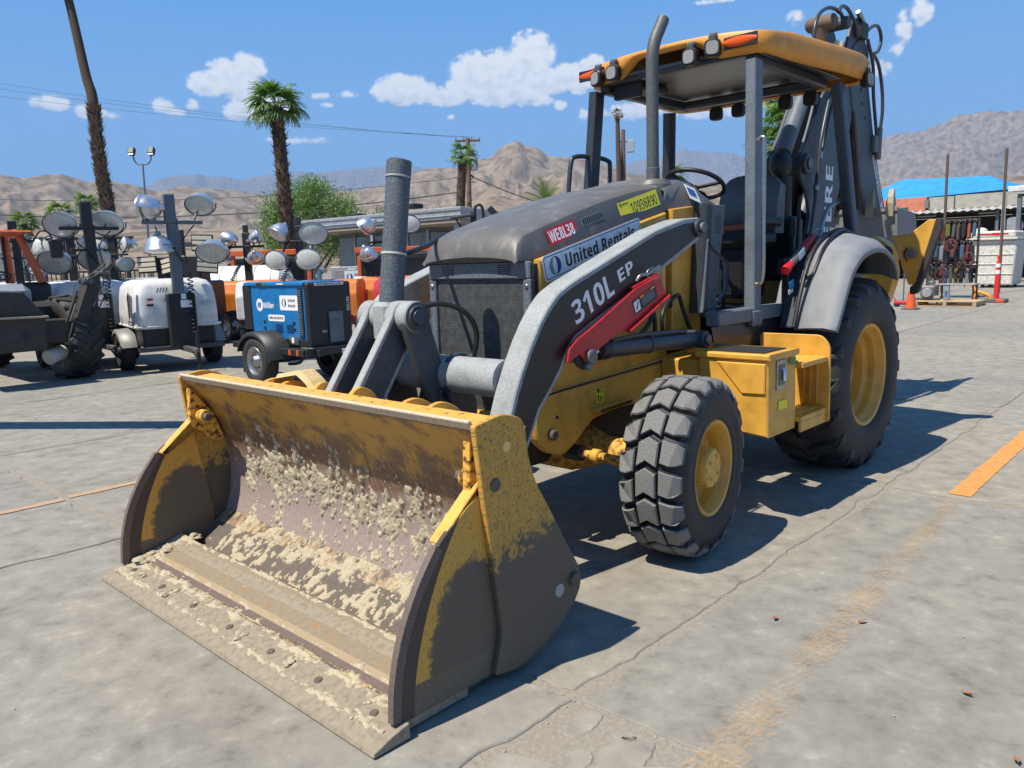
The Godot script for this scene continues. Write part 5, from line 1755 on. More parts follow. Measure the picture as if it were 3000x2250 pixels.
# ---------- wheels
func tread_pt(R: float, w: float, drop: float, a: float, v: float, h: float) -> Vector3:
	# axle along z
	var s := signf(v)
	var q := absf(v)
	var r := R - drop * minf(q, 0.85) * minf(q, 0.85)
	var z := w * q
	if q > 0.85:
		var t := (q - 0.85) / 0.35
		r = R - drop * 0.7225 - t * t * R * 0.15
		z = w * (0.85 + 0.16 * sin(minf(t, 1.0) * PI * 0.5))
	r += h
	return V(cos(a) * r, sin(a) * r, s * z)

func lug_mesh(R: float, w: float, drop: float, h: float, pts: Array, pitch: float) -> ArrayMesh:
	# pts: (share of pitch, v); top surface dusty, flanks rubber
	var top := []
	var low := []
	var mid := []
	var cen := Vector2.ZERO
	for p in pts:
		cen += p
	cen /= pts.size()
	for p in pts:
		var q: Vector2 = cen + (p - cen) * 0.975
		var b: Vector2 = cen + (p - cen) * 1.13
		var t: Vector2 = cen + (p - cen) * 0.89
		top.append(tread_pt(R, w, drop, t.x * pitch, t.y, 0.0))
		mid.append(tread_pt(R, w, drop, q.x * pitch, q.y, -h * 0.24))
		low.append(tread_pt(R, w, drop, b.x * pitch, b.y, -h))
	var am := ArrayMesh.new()
	var t := mb()
	t.flat()
	var idx := Geometry2D.triangulate_polygon(PackedVector2Array(pts))
	for i in range(0, idx.size(), 3):
		t.face3(top[idx[i]], top[idx[i + 1]], top[idx[i + 2]], tread_pt(1, 0, 0, cen.x * pitch, 0, 0))
	for i in pts.size():
		var j := (i + 1) % pts.size()
		t.face(top[i], top[j], mid[j], mid[i], tread_pt(1, 0, 0, cen.x * pitch, 0, 0))
	t.st.generate_normals()
	am = t.st.commit()
	am.surface_set_material(0, M("tyre_tread"))
	var f := mb()
	f.flat()
	for i in pts.size():
		var j := (i + 1) % pts.size()
		var mp: Vector3 = (top[i] + top[j]) * 0.5
		var c3 := tread_pt(R, w, drop, cen.x * pitch, cen.y, 0.0)
		f.face(mid[i], mid[j], low[j], low[i], mp - c3)
	f.st.generate_normals()
	am = f.st.commit(am)
	am.surface_set_material(1, M("tyre"))
	return am

func put_lugs(W: Node3D, m: ArrayMesh, n: int, off: float) -> void:
	for k in n:
		var o := MeshInstance3D.new()
		o.name = "lug"
		o.mesh = m
		o.transform = Transform3D(Basis(Vector3.BACK, TAU * (k + off) / n), Vector3.ZERO)
		W.add_child(o, true)

func loader_wheels(L: Node3D) -> void:
	for s in [-1.0, 1.0]:
		# front wheel
		var W := node("front_wheel", L, Transform3D(Basis(Vector3.UP, deg_to_rad(7.0)), V(2.155, 0.450, s * 0.925)))
		var R := 0.452
		var w := 0.158
		var o := V(0, 0, 0)
		var ax := V(0, 0, s)
		part(mb().lathe([Vector2(0.232, -0.13), Vector2(0.30, -0.158), Vector2(0.365, -0.160), Vector2(0.402, -0.138), Vector2(0.415, -0.105), Vector2(0.421, 0.0), Vector2(0.415, 0.105), Vector2(0.402, 0.138), Vector2(0.372, 0.162), Vector2(0.33, 0.170), Vector2(0.300, 0.163), Vector2(0.285, 0.158), Vector2(0.275, 0.162), Vector2(0.250, 0.158), Vector2(0.236, 0.145), Vector2(0.230, 0.13)], o, ax, 56, false), "tyre", M("tyre"), W)
		var n := 19
		var pitch := TAU / n
		var mid := [Vector2(-0.44, -0.36), Vector2(-0.22, -0.06), Vector2(-0.40, 0.30), Vector2(0.40, 0.30), Vector2(0.58, -0.06), Vector2(0.36, -0.36)]
		var near := [Vector2(-0.36, 0.36), Vector2(-0.44, 0.66), Vector2(-0.40, 0.85), Vector2(-0.30, 1.12), Vector2(0.26, 1.12), Vector2(0.34, 0.85), Vector2(0.36, 0.66), Vector2(0.44, 0.36)]
		var far := [Vector2(0.10, -0.42), Vector2(-0.02, -0.66), Vector2(0.0, -0.85), Vector2(0.06, -1.12), Vector2(0.62, -1.12), Vector2(0.70, -0.85), Vector2(0.74, -0.66), Vector2(0.86, -0.42)]
		for q in [[mid, 0.0], [near, 0.10], [far, 0.30]]:
			var pp := []
			for p in q[0]:
				pp.append(Vector2(p.x, -p.y))
			put_lugs(W, lug_mesh(R, w, 0.014, 0.036, pp, pitch), n, q[1])
		part(mb().lathe([Vector2(0.225, 0.0), Vector2(0.228, 0.12), Vector2(0.238, 0.135), Vector2(0.242, 0.150), Vector2(0.236, 0.156), Vector2(0.222, 0.150), Vector2(0.212, 0.13), Vector2(0.200, 0.10), Vector2(0.192, 0.05), Vector2(0.180, 0.035), Vector2(0.150, 0.030), Vector2(0.10, 0.030)], o, ax, 40, true), "rim", M("yellow"), W)
		part(mb().lathe([Vector2(0.104, 0.02), Vector2(0.102, 0.125), Vector2(0.098, 0.142), Vector2(0.090, 0.150), Vector2(0.0, 0.152)], o, ax, 32), "hub", M("yellow_worn"), W)
		for k in 8:
			var a := TAU * k / 8.0
			part(mb().cyl(V(cos(a) * 0.14, sin(a) * 0.14, s * 0.030), V(cos(a) * 0.14, sin(a) * 0.14, s * 0.052), 0.013, -1, 6, 0.002), "wheel_nut", M("yellow_dirty"), W)
		for k in 4:
			var a := TAU * k / 4.0 + 0.6
			part(mb().cyl(V(cos(a) * 0.062, sin(a) * 0.062, s * 0.151), V(cos(a) * 0.062, sin(a) * 0.062, s * 0.156), 0.008, -1, 8), "hub_plug", M("yellow_dirty"), W)
		# rear wheel
		W = node("rear_wheel", L, Transform3D(Basis(), V(0, 0.645, s * 0.850)))
		R = 0.668
		w = 0.245
		part(mb().lathe([Vector2(0.345, -0.20), Vector2(0.42, -0.245), Vector2(0.54, -0.250), Vector2(0.60, -0.225), Vector2(0.622, -0.19), Vector2(0.632, 0.0), Vector2(0.622, 0.19), Vector2(0.600, 0.225), Vector2(0.545, 0.250), Vector2(0.46, 0.258), Vector2(0.405, 0.252), Vector2(0.375, 0.240), Vector2(0.357, 0.225), Vector2(0.348, 0.21)], o, ax, 64, false), "tyre", M("tyre_old"), W)
		n = 18
		pitch = TAU / n
		for sg in [-1.0, 1.0]:
			var pp := []
			for p in [Vector2(-0.28, -0.06), Vector2(0.10, 0.40), Vector2(0.28, 0.85), Vector2(0.36, 1.16), Vector2(0.74, 1.16), Vector2(0.68, 0.85), Vector2(0.48, 0.36), Vector2(0.12, -0.10)]:
				pp.append(Vector2(p.x, p.y * sg))
			var lm := lug_mesh(R, w, 0.02, 0.045, pp, pitch)
			lm.surface_set_material(0, M("tyre_old"))
			lm.surface_set_material(1, M("tyre_old"))
			put_lugs(W, lm, n, 0.0 if sg > 0.0 else 0.5)
		part(mb().lathe([Vector2(0.335, 0.0), Vector2(0.340, 0.19), Vector2(0.352, 0.205), Vector2(0.356, 0.222), Vector2(0.348, 0.230), Vector2(0.330, 0.222), Vector2(0.318, 0.195), Vector2(0.300, 0.165), Vector2(0.296, 0.12), Vector2(0.276, 0.09), Vector2(0.268, 0.03), Vector2(0.250, -0.01), Vector2(0.225, -0.03), Vector2(0.17, -0.035), Vector2(0.166, 0.05), Vector2(0.158, 0.064), Vector2(0.0, 0.066)], o, ax, 48, true), "rim", M("yellow"), W)
		for k in 10:
			var a := TAU * k / 10.0
			part(mb().cyl(V(cos(a) * 0.20, sin(a) * 0.20, s * -0.035), V(cos(a) * 0.20, sin(a) * 0.20, s * -0.008), 0.016, -1, 6, 0.002), "wheel_nut", M("yellow_dirty"), W)
		part(mb().cyl(V(0.10, 0.26, s * 0.110), V(0.10, 0.27, s * 0.135), 0.012, -1, 8), "valve", M("rubber_hose"), W)

# ---------- the hoe at the rear
func loader_hoe(L: Node3D) -> void:
	# swing frame
	part(mb().box(V(-0.92, 0.95, 0), V(0.22, 0.70, 1.50), 0.03), "stabilizer_frame", M("yellow"), L)
	part(mb().box(V(-1.10, 1.05, 0), V(0.32, 0.60, 0.36), 0.05), "swing_frame", M("yellow"), L)
	# boom
	var B := node("boom", L)
	var pl := rounded(poly([-1.02, 1.36, -1.26, 1.30, -1.52, 1.52, -1.74, 1.80, -1.93, 2.30, -2.12, 2.80, -2.36, 3.36, -2.36, 3.50, -2.20, 3.60, -2.02, 3.52, -1.86, 3.18, -1.66, 2.96, -1.42, 2.83, -1.16, 2.48, -0.98, 2.28, -0.98, 2.10, -1.10, 2.02, -1.20, 1.80, -1.12, 1.60]), 0.06, 4)
	for z in [-0.15, 0.12]:
		part(plate(pl, z, z + 0.03, 0.005), "boom_plate", M("hoe_grey"), B)
	part(mb().tube([V(-1.30, 1.55, 0), V(-1.62, 2.05, 0), V(-1.80, 2.5, 0), V(-2.0, 2.95, 0), V(-2.15, 3.35, 0)], 0.12, 4), "boom_core", M("dark_steel"), B)
	var tf := frame(V(-1.565, 1.96, -0.152), V(-0.055, 1, 0), V(1, 0.055, 0))
	# letters climb the boom, their tops towards the cab
	text("DEERE", 0.165, M("white_decal"), B, Transform3D(Basis(V(-0.02, 1, 0), V(1, 0.02, 0), V(0, 0, -1)), V(-1.585, 1.80, -0.1515)), "lettering", true, 0.0015, 0.86)
	part(mb().cyl(V(-1.06, 2.215, -0.19), V(-1.06, 2.215, 0.19), 0.085, -1, 24, 0.01), "pivot_boss", M("dark_steel"), B)
	part(mb().cyl(V(-1.06, 2.215, -0.19), V(-1.06, 2.215, -0.205), 0.046, -1, 20, 0.004), "pivot_cap", M("steel_dull"), B)
	# boom cylinder and its trunnion
	var C := node("boom_cylinder", L)
	part(mb().cyl(V(-0.86, 2.30, -0.05), V(-1.30, 2.90, -0.05), 0.068, -1, 24, 0.006), "barrel", M("post_grey"), C)
	part(mb().cyl(V(-1.25, 2.83, -0.05), V(-1.31, 2.912, -0.05), 0.080, -1, 24, 0.008), "gland", M("dusty_dark"), C)
	part(mb().cyl(V(-1.30, 2.90, -0.05), V(-1.55, 3.22, -0.05), 0.036, -1, 16), "rod", M("chrome"), C)
	part(mb().ball(V(-0.82, 2.20, -0.05), V(0.10, 0.12, 0.09), 18, 12), "trunnion", M("black_plastic"), C)
	part(mb().cyl(V(-0.86, 2.12, -0.05), V(-0.90, 1.42, -0.05), 0.072, -1, 20, 0.01), "lower_barrel", M("black_plastic"), C)
	part(mb().tube(curve([V(-0.98, 2.30, -0.13), V(-1.06, 2.42, -0.14), V(-1.20, 2.66, -0.14), V(-1.27, 2.80, -0.13)], 5), 0.012, 8), "oil_pipe", M("post_grey"), C)
	# dipper
	var D := node("dipper_stick", L)
	var dp := rounded(poly([-2.02, 3.30, -2.24, 3.42, -2.42, 3.36, -2.44, 3.05, -2.62, 2.62, -2.86, 2.18, -3.06, 1.88, -3.00, 1.76, -2.62, 1.74, -2.40, 1.86, -2.24, 2.30, -2.08, 2.75, -1.98, 3.00]), 0.04, 4)
	for z in [-0.16, 0.10]:
		part(plate(dp, z, z + 0.03, 0.005), "stick_plate", M("hoe_grey"), D)
	part(plate(poly([-2.06, 3.0, -2.30, 3.0, -2.56, 2.4, -2.90, 1.90, -2.46, 1.90, -2.26, 2.35]), -0.125, 0.095, 0.004), "stick_core", M("rust_brown"), D)
	var tb := poly([-2.075, 2.75, -2.125, 2.75, -2.34, 2.10, -2.46, 1.88, -2.40, 1.86, -2.27, 2.12])
	part(plate(tb, -0.1635, -0.160, 0.0), "wear_patch", M("rust_brown"), D)
	var sf := frame(V(-2.825, 2.13, -0.1615), V(-0.47, -0.88, 0), V(0.88, -0.47, 0))
	sf = Transform3D(Basis(V(0.505, 0.863, 0), V(0.863, -0.505, 0), V(0, 0, -1)), V(-2.80, 2.145, -0.1615))
	part(mb().prism(rounded(poly([-0.30, -0.038, 0.30, -0.038, 0.30, 0.038, -0.30, 0.038]), 0.02, 4), 0.0, 0.002, 0.0, sf), "rental_sticker", M("sign_silver"), D)
	text("United Rentals", 0.045, M("decal_text"), D, Transform3D(sf.basis, sf * V(0.02, 0, 0.0025)), "lettering", true, 0.0008, 0.46)
	for q in [[-2.26, 2.96], [-2.30, 2.84], [-2.38, 2.72]]:
		part(mb().cyl(V(q[0], q[1], -0.161), V(q[0], q[1], -0.166), 0.016, -1, 10), "bolt_hole", M("decal_text"), D)
	# crowd cylinder end and fittings at the top
	var T := node("boom_head", L)
	part(mb().cyl(V(-1.62, 3.45, -0.16), V(-1.62, 3.45, 0.10), 0.062, -1, 18, 0.02), "cylinder_eye", M("rusty_eye"), T)
	part(mb().cyl(V(-1.62, 3.42, -0.03), V(-1.70, 3.18, -0.03), 0.05, -1, 14), "eye_rod", M("rusty_eye"), T)
	part(mb().cyl(V(-1.84, 3.47, -0.19), V(-1.84, 3.47, 0.14), 0.055, -1, 16, 0.008), "head_pin", M("dusty_dark"), T)
	part(mb().box(V(-2.18, 3.46, -0.18), V(0.16, 0.14, 0.06), 0.01), "valve_block", M("black_plastic"), T)
	part(mb().cyl(V(-2.06, 3.60, -0.18), V(-2.24, 3.50, -0.18), 0.025, -1, 8, 0.004), "fitting", M("steel"), T)
	part(mb().cyl(V(-2.70, 2.66, -0.19), V(-2.68, 2.36, -0.19), 0.032, -1, 8, 0.006), "fitting", M("steel_dull"), T)
	part(mb().box(V(-2.62, 2.50, -0.18), V(0.10, 0.16, 0.05), 0.012), "hose_clamp", M("steel_dull"), T)
	for h in [
		[V(-1.22, 3.10, -0.14), V(-1.21, 3.30, -0.14), V(-1.30, 3.44, -0.14), V(-1.50, 3.53, -0.14), V(-1.72, 3.545, -0.14), V(-1.84, 3.50, -0.14)],
		[V(-1.66, 3.52, -0.16), V(-1.74, 3.585, -0.16), V(-1.88, 3.585, -0.16), V(-2.02, 3.50, -0.17), V(-2.08, 3.38, -0.18)],
		[V(-2.22, 3.44, -0.19), V(-2.38, 3.53, -0.2), V(-2.54, 3.55, -0.2), V(-2.62, 3.46, -0.2), V(-2.55, 3.34, -0.2), V(-2.42, 3.30, -0.19)],
		[V(-2.40, 3.30, -0.2), V(-2.58, 3.22, -0.2), V(-2.70, 3.02, -0.2), V(-2.735, 2.82, -0.2), V(-2.72, 2.64, -0.19)],
		[V(-2.30, 3.40, -0.19), V(-2.46, 3.20, -0.19), V(-2.50, 2.95, -0.19), V(-2.58, 2.72, -0.19), V(-2.64, 2.56, -0.19)],
		[V(-1.20, 1.95, -0.19), V(-1.22, 2.2, -0.2), V(-1.30, 2.36, -0.2), V(-1.42, 2.62, -0.2), V(-1.62, 2.90, -0.19), V(-1.70, 3.1, -0.17)],
		[V(-1.10, 1.60, -0.19), V(-1.17, 1.9, -0.2), V(-1.19, 2.15, -0.21), V(-1.24, 2.42, -0.21), V(-1.38, 2.70, -0.2), V(-1.55, 2.95, -0.18)],
	]:
		part(mb().tube(curve(h, 8), 0.016, 9), "hose", M("hose_grey"), T)
	for p in [V(-1.215, 2.26, -0.21), V(-1.18, 2.0, -0.2)]:
		part(mb().cyl(p, p + V(-0.012, 0.06, 0), 0.024, -1, 10, 0.004), "hose_fitting", M("steel"), T)
	# digging bucket curled up, teeth upwards
	var K := node("digging_bucket", L)
	part(mb().prism(rounded(poly([-2.46, 1.88, -2.50, 1.60, -2.62, 1.46, -2.86, 1.40, -3.04, 1.50, -3.10, 1.70, -3.04, 1.84]), 0.05, 4), -0.455, -0.425, 0.004), "bucket_side", M("bucket_grey"), K)
	part(mb().prism(rounded(poly([-2.46, 1.88, -2.50, 1.60, -2.62, 1.46, -2.86, 1.40, -3.04, 1.50, -3.10, 1.70, -3.04, 1.84]), 0.05, 4), 0.265, 0.295, 0.004), "bucket_side", M("bucket_grey"), K)
	var sh := []
	for p in [Vector2(-2.452, 1.885), Vector2(-2.475, 1.72), Vector2(-2.50, 1.60), Vector2(-2.62, 1.455), Vector2(-2.86, 1.395), Vector2(-3.045, 1.495), Vector2(-3.105, 1.70)]:
		sh.append([V(p.x, p.y, -0.46), V(p.x, p.y, 0.30)])
	part(mb().grid(sh, false), "bucket_shell", M("bucket_grey"), K)
	part(mb().box(V(-2.462, 1.865, -0.08), V(0.035, 0.045, 0.77), 0.006), "bucket_lip", M("bucket_grey"), K)
	for z in [-0.40, -0.215, -0.03, 0.155, 0.27]:
		part(mb().loft([[V(-2.43, 1.80, z - 0.032), V(-2.43, 1.80, z + 0.032), V(-2.50, 1.80, z + 0.032), V(-2.50, 1.80, z - 0.032)], [V(-2.425, 1.92, z - 0.034), V(-2.425, 1.92, z + 0.034), V(-2.505, 1.92, z + 0.034), V(-2.505, 1.92, z - 0.034)], [V(-2.44, 1.98, z - 0.026), V(-2.44, 1.98, z + 0.026), V(-2.50, 1.98, z + 0.026), V(-2.50, 1.98, z - 0.026)], [V(-2.475, 2.055, z - 0.022), V(-2.475, 2.055, z + 0.022), V(-2.49, 2.055, z + 0.022), V(-2.49, 2.055, z - 0.022)]], true, true, true, false), "tooth", M("tooth_steel"), K)
	# stabilizers folded up
	for s in [-1.0, 1.0]:
		var S := node("stabilizer", L)
		part(mb().prism(rounded(poly([0.60, 1.58, 0.74, 1.60, 0.86, 1.52, 0.905, 1.30, 0.85, 1.08, 0.74, 0.92, 0.60, 0.92]), 0.05, 4), -1.17, -1.03, 0.008, syz(s)), "stabilizer_mount", M("yellow"), S)
		part(mb().prism(rounded(poly([0.77, 1.60, 0.90, 1.605, 1.04, 1.715, 1.125, 1.71, 0.960, 1.20, 0.91, 1.20, 0.85, 1.36, 0.83, 1.48]), 0.015, 3), -1.385, -1.345, 0.006, syz(s)), "stabilizer_leg", M("yellow"), S)
		part(mb().prism(rounded(poly([1.095, 1.725, 1.135, 1.72, 1.14, 1.63, 0.985, 1.13, 0.925, 1.12, 0.925, 1.19, 0.965, 1.205]), 0.02, 3), -1.40, -1.335, 0.008, syz(s)), "rubber_pad", M("pad_black"), S)
		part(mb().cyl(V(-1.35, 1.45, s * 0.93), V(-1.30, 1.45, s * 0.93), 0.038, -1, 18, 0.006), "pad_pin", M("steel_dull"), S)
		part(mb().tube(curve([V(-1.33, 1.50, s * 0.895), V(-1.325, 1.45, s * 0.875), V(-1.325, 1.39, s * 0.90)], 4), 0.006, 6), "pin_clip", M("rubber_hose"), S)
		part(mb().cyl(V(-1.02, 1.46, s * 0.83), V(-1.0, 1.46, s * 0.83), 0.06, -1, 18, 0.006), "pivot_cover", M("dark_steel"), S)
		part(mb().cyl(V(-1.10, 0.92, s * 0.72), V(-1.10, 1.30, s * 0.80), 0.05, -1, 16, 0.006), "stabilizer_cylinder", M("dark_steel"), S)

func syz(s: float) -> Transform3D:
	# local x -> s*z, local y -> y, local z -> x (handed so that extrusion along x works for either side)
	return Transform3D(Basis(Vector3(0, 0, s), Vector3(0, 1, 0), Vector3(1, 0, 0)), Vector3.ZERO)

func loader_materials() -> void:
	var W := Color(1, 1, 1)
	var speck: Texture2D = texs["speck"]
	var dust: Texture2D = texs["dust"]
	var grime: Texture2D = texs["grime"]
	var scratch: Texture2D = texs["scratch"]
	var fine: Texture2D = texs["fine"]
	var chips := noise_tex("chips", 0.045, [[0.0, Color(0.74, 0.76, 0.77)], [0.30, Color(0.83, 0.84, 0.85)], [0.45, Color(0.90, 0.905, 0.905)], [0.6, Color(0.94, 0.945, 0.94)], [0.75, Color(0.97, 0.97, 0.95)], [1.0, W]], 512, FastNoiseLite.TYPE_SIMPLEX_SMOOTH, 7, 81)
	var streak := noise_tex("streak", 0.03, [[0.0, Color(0.54, 0.57, 0.60)], [0.5, Color(0.60, 0.63, 0.66)], [0.64, Color(0.68, 0.71, 0.73)], [0.78, Color(0.86, 0.87, 0.87)], [1.0, W]], 512, FastNoiseLite.TYPE_SIMPLEX_SMOOTH, 7, 82)
	mat("arm_dust", lin(0.43, 0.45, 0.455), 0.7, 0.0, chips, 3.2, fine, 0.03, texs["grime"], 1.1)
	mat("cylinder_dust", lin(0.22, 0.245, 0.27), 0.6, 0.0, streak, 4.0)
	mat("strap_white", lin(0.5, 0.5, 0.46), 0.7)
	mat("grille_grey", lin(0.16, 0.185, 0.21), 0.5, 0.0, speck, 1.6)
	mat("vent_grey", lin(0.17, 0.17, 0.17), 0.5)
	mat("lip_dust", lin(0.60, 0.50, 0.36), 0.8, 0.0, dust, 3.0)
	mat("scraped_steel", lin(0.46, 0.40, 0.35), 0.5, 0.2, noise_tex("scrape", 0.02, [[0.0, Color(0.45, 0.42, 0.42)], [0.45, Color(0.62, 0.58, 0.56)], [0.55, Color(0.95, 0.86, 0.7)], [1.0, Color(1, 0.93, 0.78)]], 512, FastNoiseLite.TYPE_SIMPLEX_SMOOTH, 7, 83), 1.2, fine, 0.1)
	mat("mud_steel", lin(0.13, 0.105, 0.085), 0.8, 0.0, dust, 2.0, fine, 0.2)
	mat("dust_steel", lin(0.30, 0.258, 0.195), 0.75, 0.0, noise_tex("edge", 0.04, [[0.0, Color(0.72, 0.71, 0.70)], [0.3, Color(0.85, 0.84, 0.82)], [0.5, Color(0.94, 0.92, 0.9)], [1.0, W]], 512, FastNoiseLite.TYPE_SIMPLEX_SMOOTH, 7, 84), 1.3, fine, 0.03)
	mat("weld_brown", lin(0.17, 0.125, 0.105), 0.65, 0.1, dust, 4.0, fine, 0.2)
	mat("guard_dust", lin(0.62, 0.46, 0.22), 0.75, 0.0, dust, 3.0, fine, 0.1)
	mat("decal_yellow_dark", lin(0.75, 0.5, 0.16), 0.6)
	mat("sign_silver", lin(0.82, 0.85, 0.88), 0.45, 0.0, grime, 1.0)
	mat("decal_navy", lin(0.01, 0.025, 0.20), 0.4)
	mat("decal_ring", lin(0.20, 0.23, 0.26), 0.45)
	mat("mud_grease", lin(0.06, 0.045, 0.028), 0.75, 0.0, dust, 3.0, fine, 0.3)
	mat("flap_rubber", lin(0.022, 0.021, 0.022), 0.35, 0.0, dust, 2.0)
	mat("grip_black", lin(0.03, 0.03, 0.033), 0.9, 0.0, speck, 12.0, fine, 0.3)
	mat("yellow_pale", lin(0.66, 0.38, 0.04), 0.5)
	mat("belt_orange", lin(0.5, 0.10, 0.04), 0.7)
	mat("canopy_dark", lin(0.036, 0.044, 0.056), 0.4, 0.0, grime, 1.5)
	mat("liner_grey", lin(0.12, 0.12, 0.115), 0.35, 0.0, dust, 0.6)
	mat("exhaust_grey", lin(0.12, 0.125, 0.13), 0.55, 0.2, dust, 2.0)
	mat("work_lens", lin(0.27, 0.275, 0.265), 0.12, 0.0)
	mat("cowl_dark", lin(0.15, 0.16, 0.17), 0.55, 0.0, grime, 1.0)
	mat("tag_blue", lin(0.02, 0.28, 0.55), 0.3)
	mat("hoe_grey", lin(0.075, 0.085, 0.098), 0.5, 0.0, dust, 0.9)
	mat("hose_grey", lin(0.05, 0.055, 0.06), 0.35)
	mat("rust_brown", lin(0.105, 0.068, 0.042), 0.85, 0.0, dust, 2.0, fine, 0.2)
	mat("rusty_eye", lin(0.17, 0.12, 0.085), 0.8, 0.0, dust, 4.0)
	mat("bucket_grey", lin(0.27, 0.265, 0.25), 0.8, 0.0, dust, 2.0, fine, 0.1)
	mat("tooth_steel", lin(0.40, 0.335, 0.24), 0.6, 0.1, dust, 4.0)
	mat("pad_black", lin(0.05, 0.046, 0.042), 0.85, 0.0, dust, 3.0, fine, 0.2)

# ------------------------------------------------------------------ trailers, towers and machines behind
func small_wheel(parent: Node, at: Vector3, r: float, w: float, side: float, rim := "steel") -> Node3D:
	var W := node("wheel", parent, Transform3D(Basis(), at))
	var ax := V(side, 0, 0)
	part(mb().lathe([Vector2(r * 0.60, -w * 0.45), Vector2(r * 0.84, -w * 0.52), Vector2(r * 0.97, -w * 0.42), Vector2(r, -w * 0.15), Vector2(r, w * 0.15), Vector2(r * 0.97, w * 0.42), Vector2(r * 0.84, w * 0.52), Vector2(r * 0.66, w * 0.48), Vector2(r * 0.60, w * 0.42)], Vector3.ZERO, ax, 32, false), "tyre", M("trailer_tyre"), W)
	part(mb().lathe([Vector2(r * 0.60, -w * 0.3), Vector2(r * 0.60, w * 0.40), Vector2(r * 0.62, w * 0.46), Vector2(r * 0.56, w * 0.44), Vector2(r * 0.50, w * 0.20), Vector2(r * 0.36, w * 0.26), Vector2(r * 0.24, w * 0.30), Vector2(r * 0.22, w * 0.50), Vector2(0.0, w * 0.52)], Vector3.ZERO, ax, 24, false), "rim", M(rim), W)
	for k in 5:
		var a := TAU * k / 5.0
		part(mb().cyl(V(side * w * 0.24, cos(a) * r * 0.30, sin(a) * r * 0.30), V(side * w * 0.36, cos(a) * r * 0.30, sin(a) * r * 0.30), r * 0.035, -1, 6), "wheel_nut", M("steel_dull"), W)
	return W

func flood_lamp(parent: Node, at: Vector3, d: Vector3, r := 0.25) -> Node3D:
	r *= 0.85
	# d: the way the lens faces
	d = d.normalized()
	var up := V(0, 1, 0) if absf(d.y) < 0.9 else V(1, 0, 0)
	var x := up.cross(d).normalized()
	var y := d.cross(x)
	var W := node("flood_lamp", parent, Transform3D(Basis(x * 1.10, y * 0.88, d), at))
	part(mb().lathe([Vector2(r * 1.03, 0.015), Vector2(r * 1.03, -0.004), Vector2(r * 0.985, -0.014), Vector2(r * 0.94, -0.06), Vector2(r * 0.84, -0.125), Vector2(r * 0.66, -0.185), Vector2(r * 0.40, -0.225), Vector2(r * 0.22, -0.240), Vector2(r * 0.20, -0.29), Vector2(0.0, -0.30)], Vector3.ZERO, V(0, 0, 1), 28, false), "reflector_bowl", M("lamp_bowl"), W)
	part(mb().lathe([Vector2(r * 0.98, -0.004), Vector2(r * 0.8, 0.014), Vector2(r * 0.45, 0.028), Vector2(0.0, 0.032)], Vector3.ZERO, V(0, 0, 1), 28, false), "lens", M("lamp_lens"), W)
	var br := []
	for k in 9:
		var a := PI + PI * k / 8.0
		br.append(V(cos(a) * r * 1.10, sin(a) * r * 1.10, -0.06))
	part(mb().tube(br, 0.012, 6), "yoke", M("steel_dull"), W)
	return W

